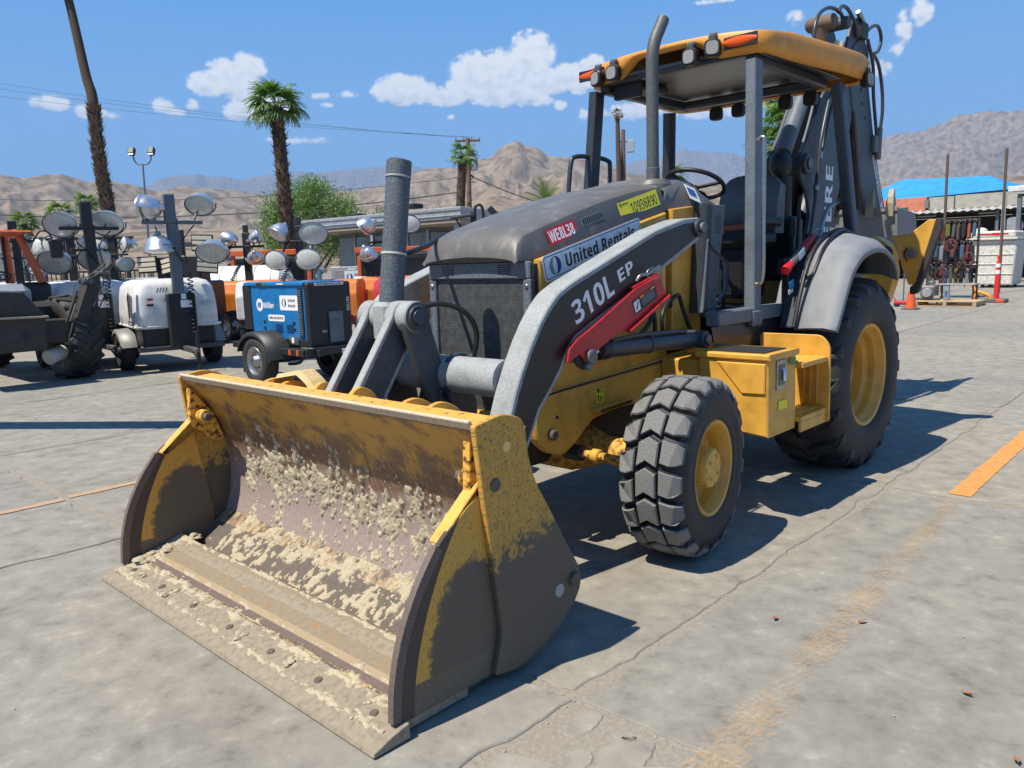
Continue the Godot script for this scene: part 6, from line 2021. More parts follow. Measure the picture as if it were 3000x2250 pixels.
# a towable light tower; local -z is its drawbar end, the axle lies along x
func light_tower(label: String, at: Vector3, turn: float, paint: String, lamps: Array, mast_m: String, extras := true) -> Node3D:
	var T := thing("light_tower", label, "light tower", at, turn, "towable light towers in the yard")
	# moulded body
	var rings := []
	for s in [[0.66, -0.02], [0.72, 0.0], [0.90, 0.0], [1.12, -0.015], [1.28, -0.04], [1.36, -0.10], [1.395, -0.20]]:
		var k: float = s[1]
		var ring := []
		for p in rounded(poly([-0.60 - k, -0.72 - k, 0.60 + k, -0.72 - k, 0.60 + k, 0.74 + k, -0.60 - k, 0.74 + k]), 0.16, 5):
			ring.append(V(p.x, s[0], p.y))
		rings.append(ring)
	part(mb().loft(rings, true, true, true), "body_shell", M(paint), T)
	part(mb().box(V(0, 0.69, 0.01), V(1.22, 0.035, 1.48), 0.01), "shell_skirt", M(paint), T)
	part(mb().box(V(0, 0.53, 0.0), V(1.06, 0.30, 1.36), 0.03), "base_pan", M("black_plastic"), T)
	# louvred panel on the +x side
	part(mb().box(V(0.597, 0.98, -0.28), V(0.008, 0.40, 0.30), 0.003), "louvre_panel", M(paint), T)
	for k in 11:
		var b := mb()
		for sg in [-1.0, 1.0]:
			b.box(V(0.603, 1.16 - k * 0.034, -0.28 + sg * 0.065), V(0.008, 0.012, 0.14), 0.002, Basis(Vector3.RIGHT, sg * 0.6))
		part(b, "louvre", M("decal_text"), T)
	part(mb().box(V(0.602, 0.735, -0.25), V(0.004, 0.07, 0.34), 0.0), "black_decal", M("decal_text"), T)
	# latch and marks on the front
	if extras:
		part(mb().box(V(0.40, 1.02, -0.722), V(0.10, 0.035, 0.03), 0.008), "door_latch", M("black_plastic"), T)
		part(mb().box(V(0.39, 1.10, -0.722), V(0.08, 0.03, 0.004), 0.0), "warning_sticker", M("red_decal"), T)
		for k in 4:
			part(mb().prism(poly([0.0, 0.0, 0.022, 0.0, 0.052, 0.07, 0.030, 0.07]), 0.0, 0.002, 0.0, frame(V(0.30 - k * 0.042, 1.20, -0.7195 + 0.0), V(-1, 0, 0), V(0, 1, 0.12))), "stripe_mark", M("decal_ring"), T)
		part(mb().prism(poly([-0.11, 0, 0, 0.045, 0.11, 0, 0, -0.045]), 0.0, 0.002, 0.0, frame(V(0.10, 0.98, -0.7215), V(-1, 0, 0), V(0, 1, 0))), "diamond_mark", M("diamond_grey"), T)
		part(mb().prism(poly([-0.11, 0, 0, 0.045, 0.11, 0, 0, -0.045]), 0.0, 0.002, 0.0, frame(V(-0.42, 1.02, -0.7215), V(-1, 0, 0), V(0, 1, 0))), "diamond_mark", M("diamond_grey"), T)
		text("MAGNUM", 0.03, M("white_decal"), T, frame(V(0.606, 0.735, -0.25), V(0, 0, -1), V(0, 1, 0)), "lettering", true, 0.001, 0.22)
	# frame, fenders, wheels
	part(mb().box(V(0, 0.36, -0.74), V(1.25, 0.07, 0.07), 0.008), "front_rail", M("trailer_grey"), T)
	part(mb().box(V(0, 0.36, 0.70), V(1.10, 0.07, 0.07), 0.008), "rear_rail", M("trailer_grey"), T)
	for sd in [-1.0, 1.0]:
		small_wheel(T, V(sd * 0.66, 0.30, 0.10), 0.30, 0.20, sd, "black_plastic")
		var fr := []
		for k in 10:
			var a := PI * (0.06 + 0.88 * k / 9.0)
			fr.append([V(sd * 0.545, 0.31 + sin(a) * 0.345, 0.10 - cos(a) * 0.40), V(sd * 0.775, 0.31 + sin(a) * 0.335, 0.10 - cos(a) * 0.39), V(sd * 0.785, 0.27 + sin(a) * 0.32, 0.10 - cos(a) * 0.385)])
		part(mb().loft(fr, false, false, false), "fender", M("fender_steel"), T)
	part(mb().box(V(-0.02, 0.35, -1.02), V(0.09, 0.08, 0.62), 0.01), "drawbar", M("trailer_grey"), T)
	part(mb().box(V(-0.02, 0.36, -1.40), V(0.06, 0.06, 0.20), 0.01), "coupler", M("steel_dull"), T)
	part(mb().cyl(V(-0.12, 0.0, -1.16), V(-0.12, 0.62, -1.16), 0.028, -1, 10), "jack_leg", M("black_plastic"), T)
	part(mb().cyl(V(-0.12, 0.0, -1.16), V(-0.12, 0.015, -1.16), 0.07, -1, 12), "jack_foot", M("black_plastic"), T)
	part(mb().tube(curve([V(-0.04, 0.42, -0.82), V(-0.14, 0.20, -0.95), V(-0.10, 0.22, -1.15), V(-0.03, 0.34, -1.30)], 6), 0.010, 6), "safety_chain", M("steel_dull"), T)
	# mast
	var K := node("mast", T)
	part(mb().box(V(-0.02, 0.78, -0.80), V(0.40, 0.80, 0.14), 0.015), "winch_box", M("black_plastic"), K)
	part(mb().box(V(-0.08, 1.02, -0.874), V(0.16, 0.11, 0.004), 0.0), "white_sticker", M("white_decal"), K)
	part(mb().box(V(-0.05, 1.13, -0.874), V(0.07, 0.08, 0.004), 0.0), "white_sticker", M("white_decal"), K)
	part(mb().box(V(0.0, 1.72, -0.80), V(0.15, 1.12, 0.13), 0.012), "outer_tube", M(mast_m), K)
	part(mb().box(V(0.02, 2.30, -0.80), V(0.11, 0.50, 0.10), 0.010), "inner_tube", M(mast_m), K)
	part(mb().box(V(0.0, 2.22, -0.84), V(0.86, 0.055, 0.05), 0.006), "lamp_bar", M(mast_m), K)
	part(mb().box(V(0.03, 2.42, -0.84), V(0.16, 0.42, 0.10), 0.012), "junction_box", M("black_plastic") if mast_m != "post_grey" else M("post_grey"), K)
	part(mb().box(V(0.0, 1.88, -0.86), V(0.60, 0.04, 0.04), 0.006), "lamp_bar", M(mast_m), K)
	var coil := []
	for k in 140:
		var t := k / 139.0
		coil.append(V(-0.16 + cos(t * TAU * 15.0) * 0.038, 1.50 - t * 0.92, -0.90 + sin(t * TAU * 15.0) * 0.038))
	part(mb().tube(coil, 0.009, 5), "coil_cable", M("rubber_hose"), K)
	part(mb().tube(curve([V(0.25, 2.16, -0.86), V(0.20, 1.98, -0.92), V(0.06, 1.86, -0.90), V(-0.10, 1.62, -0.88)], 6), 0.010, 6), "lamp_cable", M("rubber_hose"), K)
	part(mb().tube(curve([V(-0.30, 2.18, -0.86), V(-0.16, 2.04, -0.92), V(-0.10, 1.9, -0.92), V(-0.14, 1.6, -0.90)], 6), 0.010, 6), "lamp_cable", M("rubber_hose"), K)
	for a in lamps:
		flood_lamp(T, a[0], a[1], a[2])
		part(mb().tube([a[0] - a[1].normalized() * 0.18, V(a[0].x * 0.72, 2.22 if a[0].y > 2.1 else 1.88, -0.84)], 0.018, 7), "lamp_arm", M(mast_m), T)
	return T

func welder_trailer() -> void:
	var T := thing("welder_generator", "blue welding generator with black radiator end on a small trailer", "generator", V(-0.18, 0, 6.30))
	# local: x -> world x, z -> world z ; wheel at z 0.1
	part(mb().box(V(-0.005, 0.93, 0.03), V(0.60, 0.72, 1.30), 0.012), "cabinet", M("blue_paint"), T)
	part(mb().box(V(0.0, 0.985, 0.78), V(0.62, 0.60, 0.20), 0.012), "front_panel", M("black_plastic"), T)
	part(mb().box(V(0.0, 1.295, 0.10), V(0.64, 0.05, 1.46), 0.012), "roof_panel", M("blue_paint"), T)
	part(mb().box(V(-0.02, 0.905, -0.675), V(0.655, 0.81, 0.08), 0.02), "radiator_end", M("black_plastic"), T)
	part(mb().box(V(0.305, 0.93, -0.545), V(0.012, 0.64, 0.10), 0.004), "vent_column", M("black_plastic"), T)
	for k in 20:
		part(mb().box(V(0.313, 1.21 - k * 0.029, -0.535), V(0.006, 0.012, 0.075), 0.002), "vent_slat", M("post_grey"), T)
	part(mb().box(V(0.0, 0.545, 0.02), V(0.60, 0.10, 1.36), 0.01), "base_pan", M("black_plastic"), T)
	# marks on the +x side
	var F := func(y: float, z: float) -> Transform3D:
		return frame(V(0.2965, y, z), V(0, 0, -1), V(0, 1, 0))
	part(mb().prism(circle(Vector2.ZERO, 0.085, 28), 0.0, 0.002, 0.0, F.call(1.02, 0.46)), "maker_disc", M("white_decal"), T)
	for k in 3:
		part(mb().prism(poly([-0.06, -0.035, -0.035, -0.035, -0.02, 0.035, -0.045, 0.035]), 0.002, 0.003, 0.0, F.call(1.02, 0.46 - k * 0.032)), "maker_bar", M("decal_blue"), T)
	text("Miller", 0.075, M("white_decal"), T, F.call(1.015, 0.235), "lettering", true, 0.002, 0.26)
	var g: Transform3D = F.call(1.055, -0.26)
	part(mb().prism(rounded(poly([-0.21, -0.095, 0.21, -0.095, 0.21, 0.095, -0.21, 0.095]), 0.02, 3), 0.0, 0.002, 0.0, g), "rental_sticker", M("white_decal"), T)
	ur_logo(T, g * Transform3D(Basis(), V(-0.11, 0, 0.0025)), 0.055)
	text("United", 0.040, M("decal_text"), T, Transform3D(g.basis, g * V(0.07, 0.032, 0.003)), "lettering", true, 0.001, 0.16)
	text("Rentals", 0.040, M("decal_text"), T, Transform3D(g.basis, g * V(0.07, -0.035, 0.003)), "lettering", true, 0.001, 0.17)
	g = F.call(0.855, 0.06)
	part(mb().prism(rounded(poly([-0.20, -0.042, 0.20, -0.042, 0.20, 0.042, -0.20, 0.042]), 0.03, 3), 0.0, 0.002, 0.0, g), "phone_sticker", M("white_decal"), T)
	text("800-UR-RENTS", 0.034, M("decal_text"), T, Transform3D(g.basis, g * V(0, 0, 0.003)), "lettering", true, 0.001, 0.34)
	for z in [0.0, -0.26]:
		for k in 7:
			part(mb().box(V(0.299, 0.775 - k * 0.017, z), V(0.004, 0.007, 0.17), 0.0), "louvre", M("louvre_blue"), T)
	for q in [[0.80, 0.36], [0.72, 0.36], [0.80, -0.36], [0.72, -0.36]]:
		part(mb().box(V(0.300, q[0], q[1]), V(0.010, 0.035, 0.05), 0.003), "door_latch", M("black_plastic"), T)
	part(mb().box(V(0.322, 1.295, 0.40), V(0.004, 0.035, 0.14), 0.0), "control_sticker", M("decal_text"), T)
	part(mb().box(V(0.323, 1.295, 0.28), V(0.004, 0.032, 0.10), 0.0), "control_sticker", M("decal_green"), T)
	part(mb().box(V(0.323, 1.297, -0.12), V(0.004, 0.018, 0.16), 0.0), "type_sticker", M("decal_silver"), T)
	for z in [0.03, -0.35]:
		part(mb().box(V(0.3115, 0.575, z), V(0.006, 0.10, 0.22), 0.004), "terminal_cover", M("steel"), T)
		part(mb().box(V(0.3150, 0.580, z + 0.02), V(0.004, 0.07, 0.05), 0.0), "terminal_label", M("white_decal"), T)
	# rear end marks
	var R := func(y: float, x: float) -> Transform3D:
		return frame(V(x, y, -0.7165), V(-1, 0, 0), V(0, 1, 0))
	part(mb().box(V(-0.02, 1.285, -0.7170), V(0.43, 0.035, 0.003), 0.0), "web_sticker", M("white_decal"), T)
	text("UnitedRentals.com", 0.026, M("decal_text"), T, Transform3D(R.call(1.285, -0.02).basis, V(-0.02, 1.285, -0.7192)), "lettering", true, 0.001, 0.37)
	part(mb().box(V(-0.085, 0.74, -0.73), V(0.21, 0.40, 0.035), 0.01), "document_box", M("post_grey"), T)
	part(mb().box(V(-0.085, 0.83, -0.750), V(0.12, 0.004, 0.004), 0.0), "box_seam", M("decal_text"), T)
	text("MILLER", 0.045, M("decal_silver"), T, Transform3D(Basis(V(0, 1, 0), V(1, 0, 0), V(0, 0, -1)), V(-0.29, 1.02, -0.7172)), "lettering", true, 0.001, 0.18)
	text("HOT", 0.03, M("decal_silver"), T, R.call(0.69, 0.085), "lettering", true, 0.001, 0.07)
	# lifting eye and exhaust on the roof
	part(mb().tube(curve([V(0.05, 1.32, -0.02), V(0.05, 1.40, 0.02), V(0.05, 1.43, 0.10), V(0.05, 1.40, 0.18), V(0.05, 1.32, 0.22)], 4), 0.016, 7), "lifting_eye", M("steel_dull"), T)
	part(mb().tube(curve([V(-0.10, 1.30, -0.40), V(-0.10, 1.42, -0.40), V(-0.10, 1.46, -0.46), V(-0.10, 1.45, -0.54)], 5), 0.035, 10), "exhaust_pipe", M("steel"), T)
	# red strap hanging at the corner
	part(mb().tube(curve([V(-0.34, 0.86, -0.70), V(-0.37, 0.80, -0.74), V(-0.39, 0.70, -0.74), V(-0.41, 0.62, -0.72)], 5), 0.022, 7), "red_strap", M("red"), T)
	# trailer
	for sd in [-1.0, 1.0]:
		part(mb().box(V(sd * 0.28, 0.44, -0.10), V(0.06, 0.08, 1.60), 0.006), "frame_rail", M("black_plastic"), T)
		small_wheel(T, V(sd * 0.55, 0.315, 0.10), 0.315, 0.20, sd)
		var fr := []
		for k in 12:
			var a := PI * (0.02 + 0.90 * k / 11.0)
			fr.append([V(sd * 0.34, 0.33 + sin(a) * 0.375, 0.10 - cos(a) * 0.42), V(sd * 0.655, 0.33 + sin(a) * 0.375, 0.10 - cos(a) * 0.42), V(sd * 0.665, 0.29 + sin(a) * 0.36, 0.10 - cos(a) * 0.41)])
		part(mb().loft(fr, false, false, false), "fender", M("black_plastic"), T)
	part(mb().box(V(-0.02, 0.45, -0.80), V(0.94, 0.10, 0.07), 0.008), "rear_bumper", M("black_plastic"), T)
	part(mb().box(V(0.455, 0.45, -0.45), V(0.04, 0.09, 0.70), 0.008), "side_bar", M("black_plastic"), T)
	part(mb().box(V(-0.22, 0.43, -0.838), V(0.30, 0.065, 0.006), 0.002), "licence_plate", M("white_decal"), T)
	for q in [[0.478, -0.50], [0.478, -0.68]]:
		part(mb().box(V(q[0], 0.45, q[1]), V(0.012, 0.07, 0.045), 0.004), "marker_light", M("orange_lens"), T)
	part(mb().cyl(V(-0.5, 0.30, 0.10), V(0.5, 0.30, 0.10), 0.035, -1, 12), "axle", M("black_plastic"), T)
	part(mb().tube(curve([V(0.30, 0.42, -0.55), V(0.22, 0.28, -0.3), V(0.20, 0.24, 0.0)], 5), 0.02, 7), "spring", M("black_plastic"), T)
	part(mb().box(V(0, 0.40, 1.25), V(0.08, 0.08, 1.1), 0.008), "drawbar", M("black_plastic"), T)
	part(mb().cyl(V(0.0, 0.0, 1.55), V(0.0, 0.62, 1.55), 0.03, -1, 10), "jack_leg", M("black_plastic"), T)

func wheel_loader() -> void:
	# an orange-cabbed machine at the edge of the view, its black arm and bucket turned towards us
	var T := thing("telehandler", "orange-cabbed loader with black muddy arm and bucket beside the light towers", "loader", V(1.6, 0, 10.0))
	var tyre := func(at: Vector3, sd: float, r: float):
		var W := node("wheel", T, Transform3D(Basis(Vector3.UP, 0.12), at))
		part(mb().lathe([Vector2(r * 0.52, -0.18), Vector2(r * 0.80, -0.21), Vector2(r * 0.93, -0.17), Vector2(r * 0.95, 0.0), Vector2(r * 0.93, 0.17), Vector2(r * 0.82, 0.21), Vector2(r * 0.62, 0.20), Vector2(r * 0.53, 0.17)], Vector3.ZERO, V(sd, 0, 0), 36, false), "tyre", M("tyre_old"), W)
		part(mb().lathe([Vector2(r * 0.53, 0.10), Vector2(r * 0.54, 0.17), Vector2(r * 0.50, 0.16), Vector2(r * 0.44, 0.02), Vector2(r * 0.2, 0.0), Vector2(r * 0.18, 0.06), Vector2(0, 0.06)], Vector3.ZERO, V(sd, 0, 0), 24, false), "rim", M("black_rust"), W)
		var n := 16
		for sg in [-1.0, 1.0]:
			for k in n:
				var a := TAU * (k + (0.0 if sg > 0.0 else 0.5)) / n
				var b := mb()
				var rr := r * 0.985
				var A := V(sg * 0.01, cos(a - 0.10) * rr, sin(a - 0.10) * rr)
				var C := V(sg * 0.20, cos(a + 0.14) * rr * 0.96, sin(a + 0.14) * rr * 0.96)
				var dirv := (C - A).normalized()
				var outv := V(0, cos(a), sin(a))
				b.box((A + C) * 0.5 - outv * 0.012, V((C - A).length(), 0.05, 0.07), 0.01, Basis(dirv, outv, dirv.cross(outv)).orthonormalized())
				part(b, "lug", M("tyre_old"), W)
	tyre.call(V(-0.05, 0.60, -0.30), 1.0, 0.62)
	tyre.call(V(0.30, 0.60, 2.6), 1.0, 0.62)
	part(mb().box(V(0.45, 0.85, 1.3), V(0.9, 0.55, 3.2), 0.06), "chassis", M("black_rust"), T)
	part(mb().box(V(0.10, 1.16, 0.62), V(0.42, 0.50, 0.36), 0.05), "black_tank", M("black_plastic"), T)
	part(mb().box(V(0.60, 1.18, 0.60), V(0.75, 0.42, 0.8), 0.10), "front_cowl", M("cowl_silver"), T)
	part(mb().box(V(0.60, 0.955, 0.19), V(0.73, 0.06, 0.02), 0.004), "orange_stripe", M("jlg_orange"), T)
	# cab of orange posts
	var K := node("cab", T)
	for a in [[V(0.01, 1.40, 0.45), V(0.20, 2.10, 0.62)], [V(0.64, 1.40, 0.45), V(0.64, 2.10, 0.62)], [V(0.10, 1.40, 1.65), V(0.16, 2.10, 1.55)], [V(0.72, 1.40, 1.65), V(0.72, 2.10, 1.55)]]:
		var b := mb()
		b.tube([a[0], a[1]], 0.06, 8)
		part(b, "post", M("jlg_orange"), K)
	part(mb().box(V(0.45, 2.14, 1.08), V(0.80, 0.08, 1.20), 0.03), "roof", M("jlg_orange"), K)
	for k in 5:
		part(mb().box(V(0.25 + k * 0.13, 2.185, 1.08), V(0.05, 0.02, 1.1), 0.008), "roof_rib", M("jlg_orange"), K)
	part(mb().box(V(0.75, 1.65, 1.3), V(0.25, 0.6, 0.3), 0.05), "seat", M("jlg_orange"), K)
	part(mb().tube([V(0.38, 1.40, 0.8), V(0.36, 2.10, 0.85)], 0.025, 7), "wiper_post", M("black_plastic"), K)
	var sw := []
	for k in 21:
		sw.append(V(0.50 + cos(TAU * k / 20) * 0.15, 1.52 + sin(TAU * k / 20) * 0.06, 0.7 + sin(TAU * k / 20) * 0.12))
	part(mb().tube(sw, 0.014, 6), "steering_wheel", M("black_plastic"), K)
	part(mb().cyl(V(0.14, 2.08, 0.42), V(0.14, 2.08, 0.50), 0.05, -1, 14, 0.01), "cab_lamp", M("black_plastic"), K)
	part(mb().cyl(V(0.14, 2.08, 0.415), V(0.14, 2.08, 0.42), 0.042, -1, 14), "cab_lamp_lens", M("work_lens"), K)
	part(mb().tube(curve([V(0.08, 2.0, 0.45), V(-0.02, 2.16, 0.40), V(-0.12, 2.14, 0.36), V(-0.16, 2.02, 0.34)], 5), 0.014, 6), "mirror_arm", M("black_plastic"), K)
	part(mb().prism(rounded(poly([-0.085, -0.14, 0.085, -0.14, 0.095, 0.14, -0.095, 0.14]), 0.04, 4), -0.03, 0.03, 0.012, Transform3D(Basis(), V(-0.20, 1.90, 0.34))), "mirror", M("black_plastic"), K)
	# arm and bucket
	var A := node("arm", T)
	var ap := rounded(poly([0.17, 0.56, 0.09, 0.48, -0.01, 0.50, -0.10, 0.66, -0.43, 1.24, -0.49, 1.36, -0.52, 1.62, -0.55, 1.68, -0.42, 1.58, -0.34, 1.52, -0.27, 1.47, -0.16, 1.45, -0.10, 1.38, 0.03, 0.95]), 0.03, 3)
	for z in [-0.86, -0.62]:
		part(plate(ap, z, z + 0.04, 0.006), "arm_plate", M("black_rust"), A)
	part(plate(rounded(poly([0.12, 0.62, 0.02, 0.58, -0.38, 1.32, -0.20, 1.40]), 0.03, 3), -0.82, -0.62, 0.006), "arm_core", M("black_rust"), A)
	for q in [[0.085, 0.57, 0.062], [-0.21, 1.405, 0.055], [-0.40, 1.505, 0.045]]:
		part(mb().cyl(V(q[0], q[1], -0.885), V(q[0], q[1], -0.55), q[2], -1, 18, 0.01), "arm_pin", M("dark_steel"), A)
		part(mb().cyl(V(q[0], q[1], -0.892), V(q[0], q[1], -0.885), q[2] * 0.5, -1, 14), "pin_end", M("steel_dull"), A)
	part(mb().tube([V(0.16, 0.84, -0.88), V(0.06, 1.08, -0.88), V(-0.02, 1.28, -0.88)], 0.022, 7), "hydraulic_line", M("black_rust"), A)
	part(mb().tube([V(0.12, 0.86, -0.90), V(0.02, 1.10, -0.90)], 0.016, 7), "hydraulic_line", M("steel_dull"), A)
	part(mb().box(V(0.30, 0.73, -0.72), V(0.50, 0.34, 0.16), 0.02), "coupler", M("black_rust"), A)
	var K2 := node("bucket", T)
	part(mb().prism(poly([0.46, 0.96, 0.70, 1.30, 1.25, 1.34, 1.35, 1.22, 1.35, 0.50, 0.48, 0.50]), -1.05, -0.35, 0.02), "bucket_shell", M("black_rust"), K2)
	part(mb().prism(poly([0.44, 0.965, 1.35, 0.985, 1.35, 0.955, 0.44, 0.935]), -1.10, -0.33, 0.006), "bucket_lip", M("bucket_edge"), K2)
	part(mb().cyl(V(0.72, 0.72, -1.052), V(0.72, 0.72, -1.058), 0.06, -1, 16), "hole", M("decal_text"), K2)
	# pale cable drum hanging under the coupler
	part(mb().cyl(V(0.40, 0.36, -0.70), V(0.14, 0.42, -0.55), 0.11, 0.10, 18, 0.02), "hose_coil", M("hose_white"), T)

func red_compressor() -> void:
	var T := thing("air_compressor", "red compressor trailer seen behind the grille of the backhoe", "compressor", V(-4.9, 0, 9.4), -0.4)
	var rings := []
	for s in [[0.55, 0.0], [0.70, 0.0], [1.0, -0.01], [1.16, -0.04], [1.24, -0.12]]:
		var ring := []
		for p in rounded(poly([-0.85 - s[1], -0.5 - s[1], 0.85 + s[1], -0.5 - s[1], 0.85 + s[1], 0.5 + s[1], -0.85 - s[1], 0.5 + s[1]]), 0.14, 4):
			ring.append(V(p.x, s[0], p.y))
		rings.append(ring)
	part(mb().loft(rings), "canopy_shell", M("red"), T)
	part(mb().box(V(0, 0.47, 0), V(1.6, 0.16, 0.9), 0.02), "chassis", M("black_plastic"), T)
	for sd in [-1.0, 1.0]:
		var w := small_wheel(T, V(0.1, 0.30, sd * 0.55), 0.30, 0.2, 1.0)
		w.rotation.y = -PI * 0.5 * sd
	part(mb().cyl(V(-0.6, 0.0, -0.4), V(-0.6, 0.5, -0.4), 0.03, -1, 8), "support_leg", M("black_plastic"), T)
	part(mb().box(V(0.25, 0.98, -0.506), V(0.5, 0.14, 0.006), 0.0), "name_panel", M("decal_silver"), T)

func orange_genset(label: String, at: Vector3, turn: float, lamps: Array, long: float) -> void:
	var T := thing("light_tower", label, "light tower", at, turn, "towable light towers in the yard")
	var sec := rounded(poly([-0.48, 0.55, 0.48, 0.55, 0.50, 0.98, 0.40, 1.22, 0.30, 1.26, -0.30, 1.26, -0.40, 1.22, -0.50, 0.98]), 0.03, 3)
	part(mb().prism(sec, -long * 0.5, long * 0.5, 0.02, Transform3D(Basis(Vector3(0, 0, -1), Vector3(0, 1, 0), Vector3(1, 0, 0)), Vector3.ZERO)), "body_shell", M("orange_paint"), T)
	part(mb().prism(rounded(poly([-0.49, 0.56, 0.49, 0.56, 0.51, 0.98, 0.41, 1.23, 0.31, 1.27, -0.31, 1.27, -0.41, 1.23, -0.51, 0.98]), 0.03, 3), long * 0.5 - 0.18, long * 0.5 + 0.01, 0.02, Transform3D(Basis(Vector3(0, 0, -1), Vector3(0, 1, 0), Vector3(1, 0, 0)), Vector3.ZERO)), "white_end", M("white_paint"), T)
	part(mb().box(V(0, 0.48, 0), V(long, 0.16, 0.9), 0.02), "chassis", M("black_plastic"), T)
	part(mb().box(V(-long * 0.30, 0.92, -0.505), V(0.34, 0.12, 0.012), 0.0), "maker_plate", M("decal_silver"), T)
	text("GENERAC", 0.06, M("decal_text"), T, frame(V(-long * 0.30, 0.92, -0.512), V(-1, 0, 0), V(0, 1, 0)), "lettering", true, 0.001, 0.28)
	for sd in [-1.0, 1.0]:
		var w := small_wheel(T, V(0.25, 0.32, sd * 0.52), 0.32, 0.2, 1.0)
		w.rotation.y = -PI * 0.5 * sd
	part(mb().cyl(V(-long * 0.5 - 0.12, 0.0, -0.2), V(-long * 0.5 - 0.12, 1.05, -0.2), 0.035, -1, 8), "jack", M("red"), T)
	part(mb().box(V(-long * 0.5 - 0.3, 0.45, 0), V(0.7, 0.08, 0.10), 0.01), "drawbar", M("black_plastic"), T)
	part(mb().tube(curve([V(-long * 0.5 - 0.1, 0.5, -0.3), V(-long * 0.5 - 0.25, 0.30, -0.32), V(-long * 0.5 - 0.4, 0.32, -0.3), V(-long * 0.5 - 0.5, 0.5, -0.2)], 5), 0.014, 6), "chain", M("steel_dull"), T)
	part(mb().box(V(0, 1.75, 0), V(0.14, 1.1, 0.14), 0.01), "mast", M("black_plastic"), T)
	part(mb().box(V(0, 2.30, 0), V(0.10, 0.34, 0.10), 0.01), "inner_mast", M("black_plastic"), T)
	part(mb().box(V(0, 2.0, -0.05), V(0.80, 0.05, 0.05), 0.01), "lamp_bar", M("black_plastic"), T)
	var coil := []
	for k in 90:
		var t := k / 89.0
		coil.append(V(0.14 + t * 0.25 + cos(t * TAU * 10.0) * 0.04, 1.62 - t * 0.32 - 0.1 * t * t, -0.10 + sin(t * TAU * 10.0) * 0.04))
	part(mb().tube(coil, 0.011, 5), "coil_cable", M("rubber_hose"), T)
	for a in lamps:
		flood_lamp(T, a[0], a[1], a[2])
		part(mb().tube([a[0] - a[1].normalized() * 0.18, V(a[0].x * 0.6, 2.0, -0.05)], 0.018, 6), "lamp_arm", M("black_plastic"), T)

func led_tower(at: Vector3, turn: float) -> void:
	var T := thing("light_tower", "black light tower with slatted rectangular floodlights behind the white tower", "light tower", at, turn, "towable light towers in the yard")
	part(mb().box(V(0, 0.9, 0), V(1.3, 0.8, 0.9), 0.04), "body_shell", M("black_plastic"), T)
	part(mb().box(V(0, 1.55, 0), V(0.9, 0.55, 0.5), 0.03), "mast_box", M("black_plastic"), T)
	part(mb().box(V(0, 0.40, 0), V(1.3, 0.2, 0.8), 0.02), "chassis", M("black_plastic"), T)
	for sd in [-1.0, 1.0]:
		small_wheel(T, V(sd * 0.7, 0.30, 0), 0.30, 0.2, sd)
	part(mb().box(V(0, 1.9, 0), V(0.10, 0.9, 0.10), 0.01), "mast", M("black_plastic"), T)
	for a in [[-0.55, 2.06, 0.15], [-0.62, 1.62, 0.35], [0.25, 1.62, -0.5], [0.62, 1.66, -0.1]]:
		var W := node("led_panel", T, Transform3D(Basis(Vector3.UP, a[2]) * Basis(Vector3.BACK, a[2] * 0.3), V(a[0], a[1], -0.3)))
		part(mb().box(V(0, 0, 0.03), V(0.42, 0.34, 0.05), 0.01), "housing", M("black_plastic"), W)
		for k in 3:
			part(mb().box(V(0, 0.10 - k * 0.10, -0.002), V(0.38, 0.075, 0.01), 0.004), "light_strip", M("led_cream"), W)
		part(mb().tube([V(0, 0, 0.05), V(-a[0] * 0.8, 0.0, 0.3)], 0.02, 6), "bracket", M("black_plastic"), W)

func yard_materials() -> void:
	mat("trailer_tyre", lin(0.028, 0.027, 0.026), 0.75, 0.0, texs["dust"], 3.0)
	mat("trailer_grey", lin(0.07, 0.075, 0.08), 0.55, 0.0, texs["dust"], 1.5)
	mat("fender_steel", lin(0.24, 0.24, 0.235), 0.5, 0.2, texs["dust"], 1.5)
	mat("diamond_grey", lin(0.5, 0.5, 0.47), 0.5)
	mat("louvre_blue", lin(0.006, 0.06, 0.17), 0.5)
	mat("cowl_silver", lin(0.33, 0.37, 0.42), 0.5, 0.0, texs["grime"], 1.0)
	mat("bucket_edge", lin(0.42, 0.36, 0.25), 0.8, 0.0, texs["dust"], 2.0)
	mat("hose_white", lin(0.62, 0.60, 0.54), 0.7, 0.0, texs["dust"], 3.0)
	mat("led_cream", lin(0.62, 0.56, 0.42), 0.35)

func added_boom_lift() -> void:
	# shadow caster added just outside the view; its raised boom throws the straight band of shade across the slabs
	var T := thing("added_boom_lift", "unseen boom lift added for the band of shade its long level arm casts on the slabs", "boom lift", V(7.4, 0, 10.0))
	var a := V(-0.2, 2.9, -0.3)
	var b := V(-3.75, 3.05, -5.35)
	var d := (b - a).normalized()
	part(mb().box((a + b) * 0.5, V((b - a).length(), 0.30, 0.26), 0.02, Basis(d, V(0, 1, 0), d.cross(V(0, 1, 0))).orthonormalized()), "boom", M("white_paint"), T)
	part(mb().box(V(0, 1.9, 0), V(0.5, 2.1, 0.5), 0.04), "turret", M("jlg_orange"), T)
	part(mb().box(V(0, 0.65, 0), V(1.5, 0.5, 2.4), 0.06), "chassis", M("jlg_orange"), T)
	for x in [-0.8, 0.8]:
		for z in [-0.85, 0.85]:
			small_wheel(T, V(x, 0.42, z), 0.42, 0.28, signf(x))

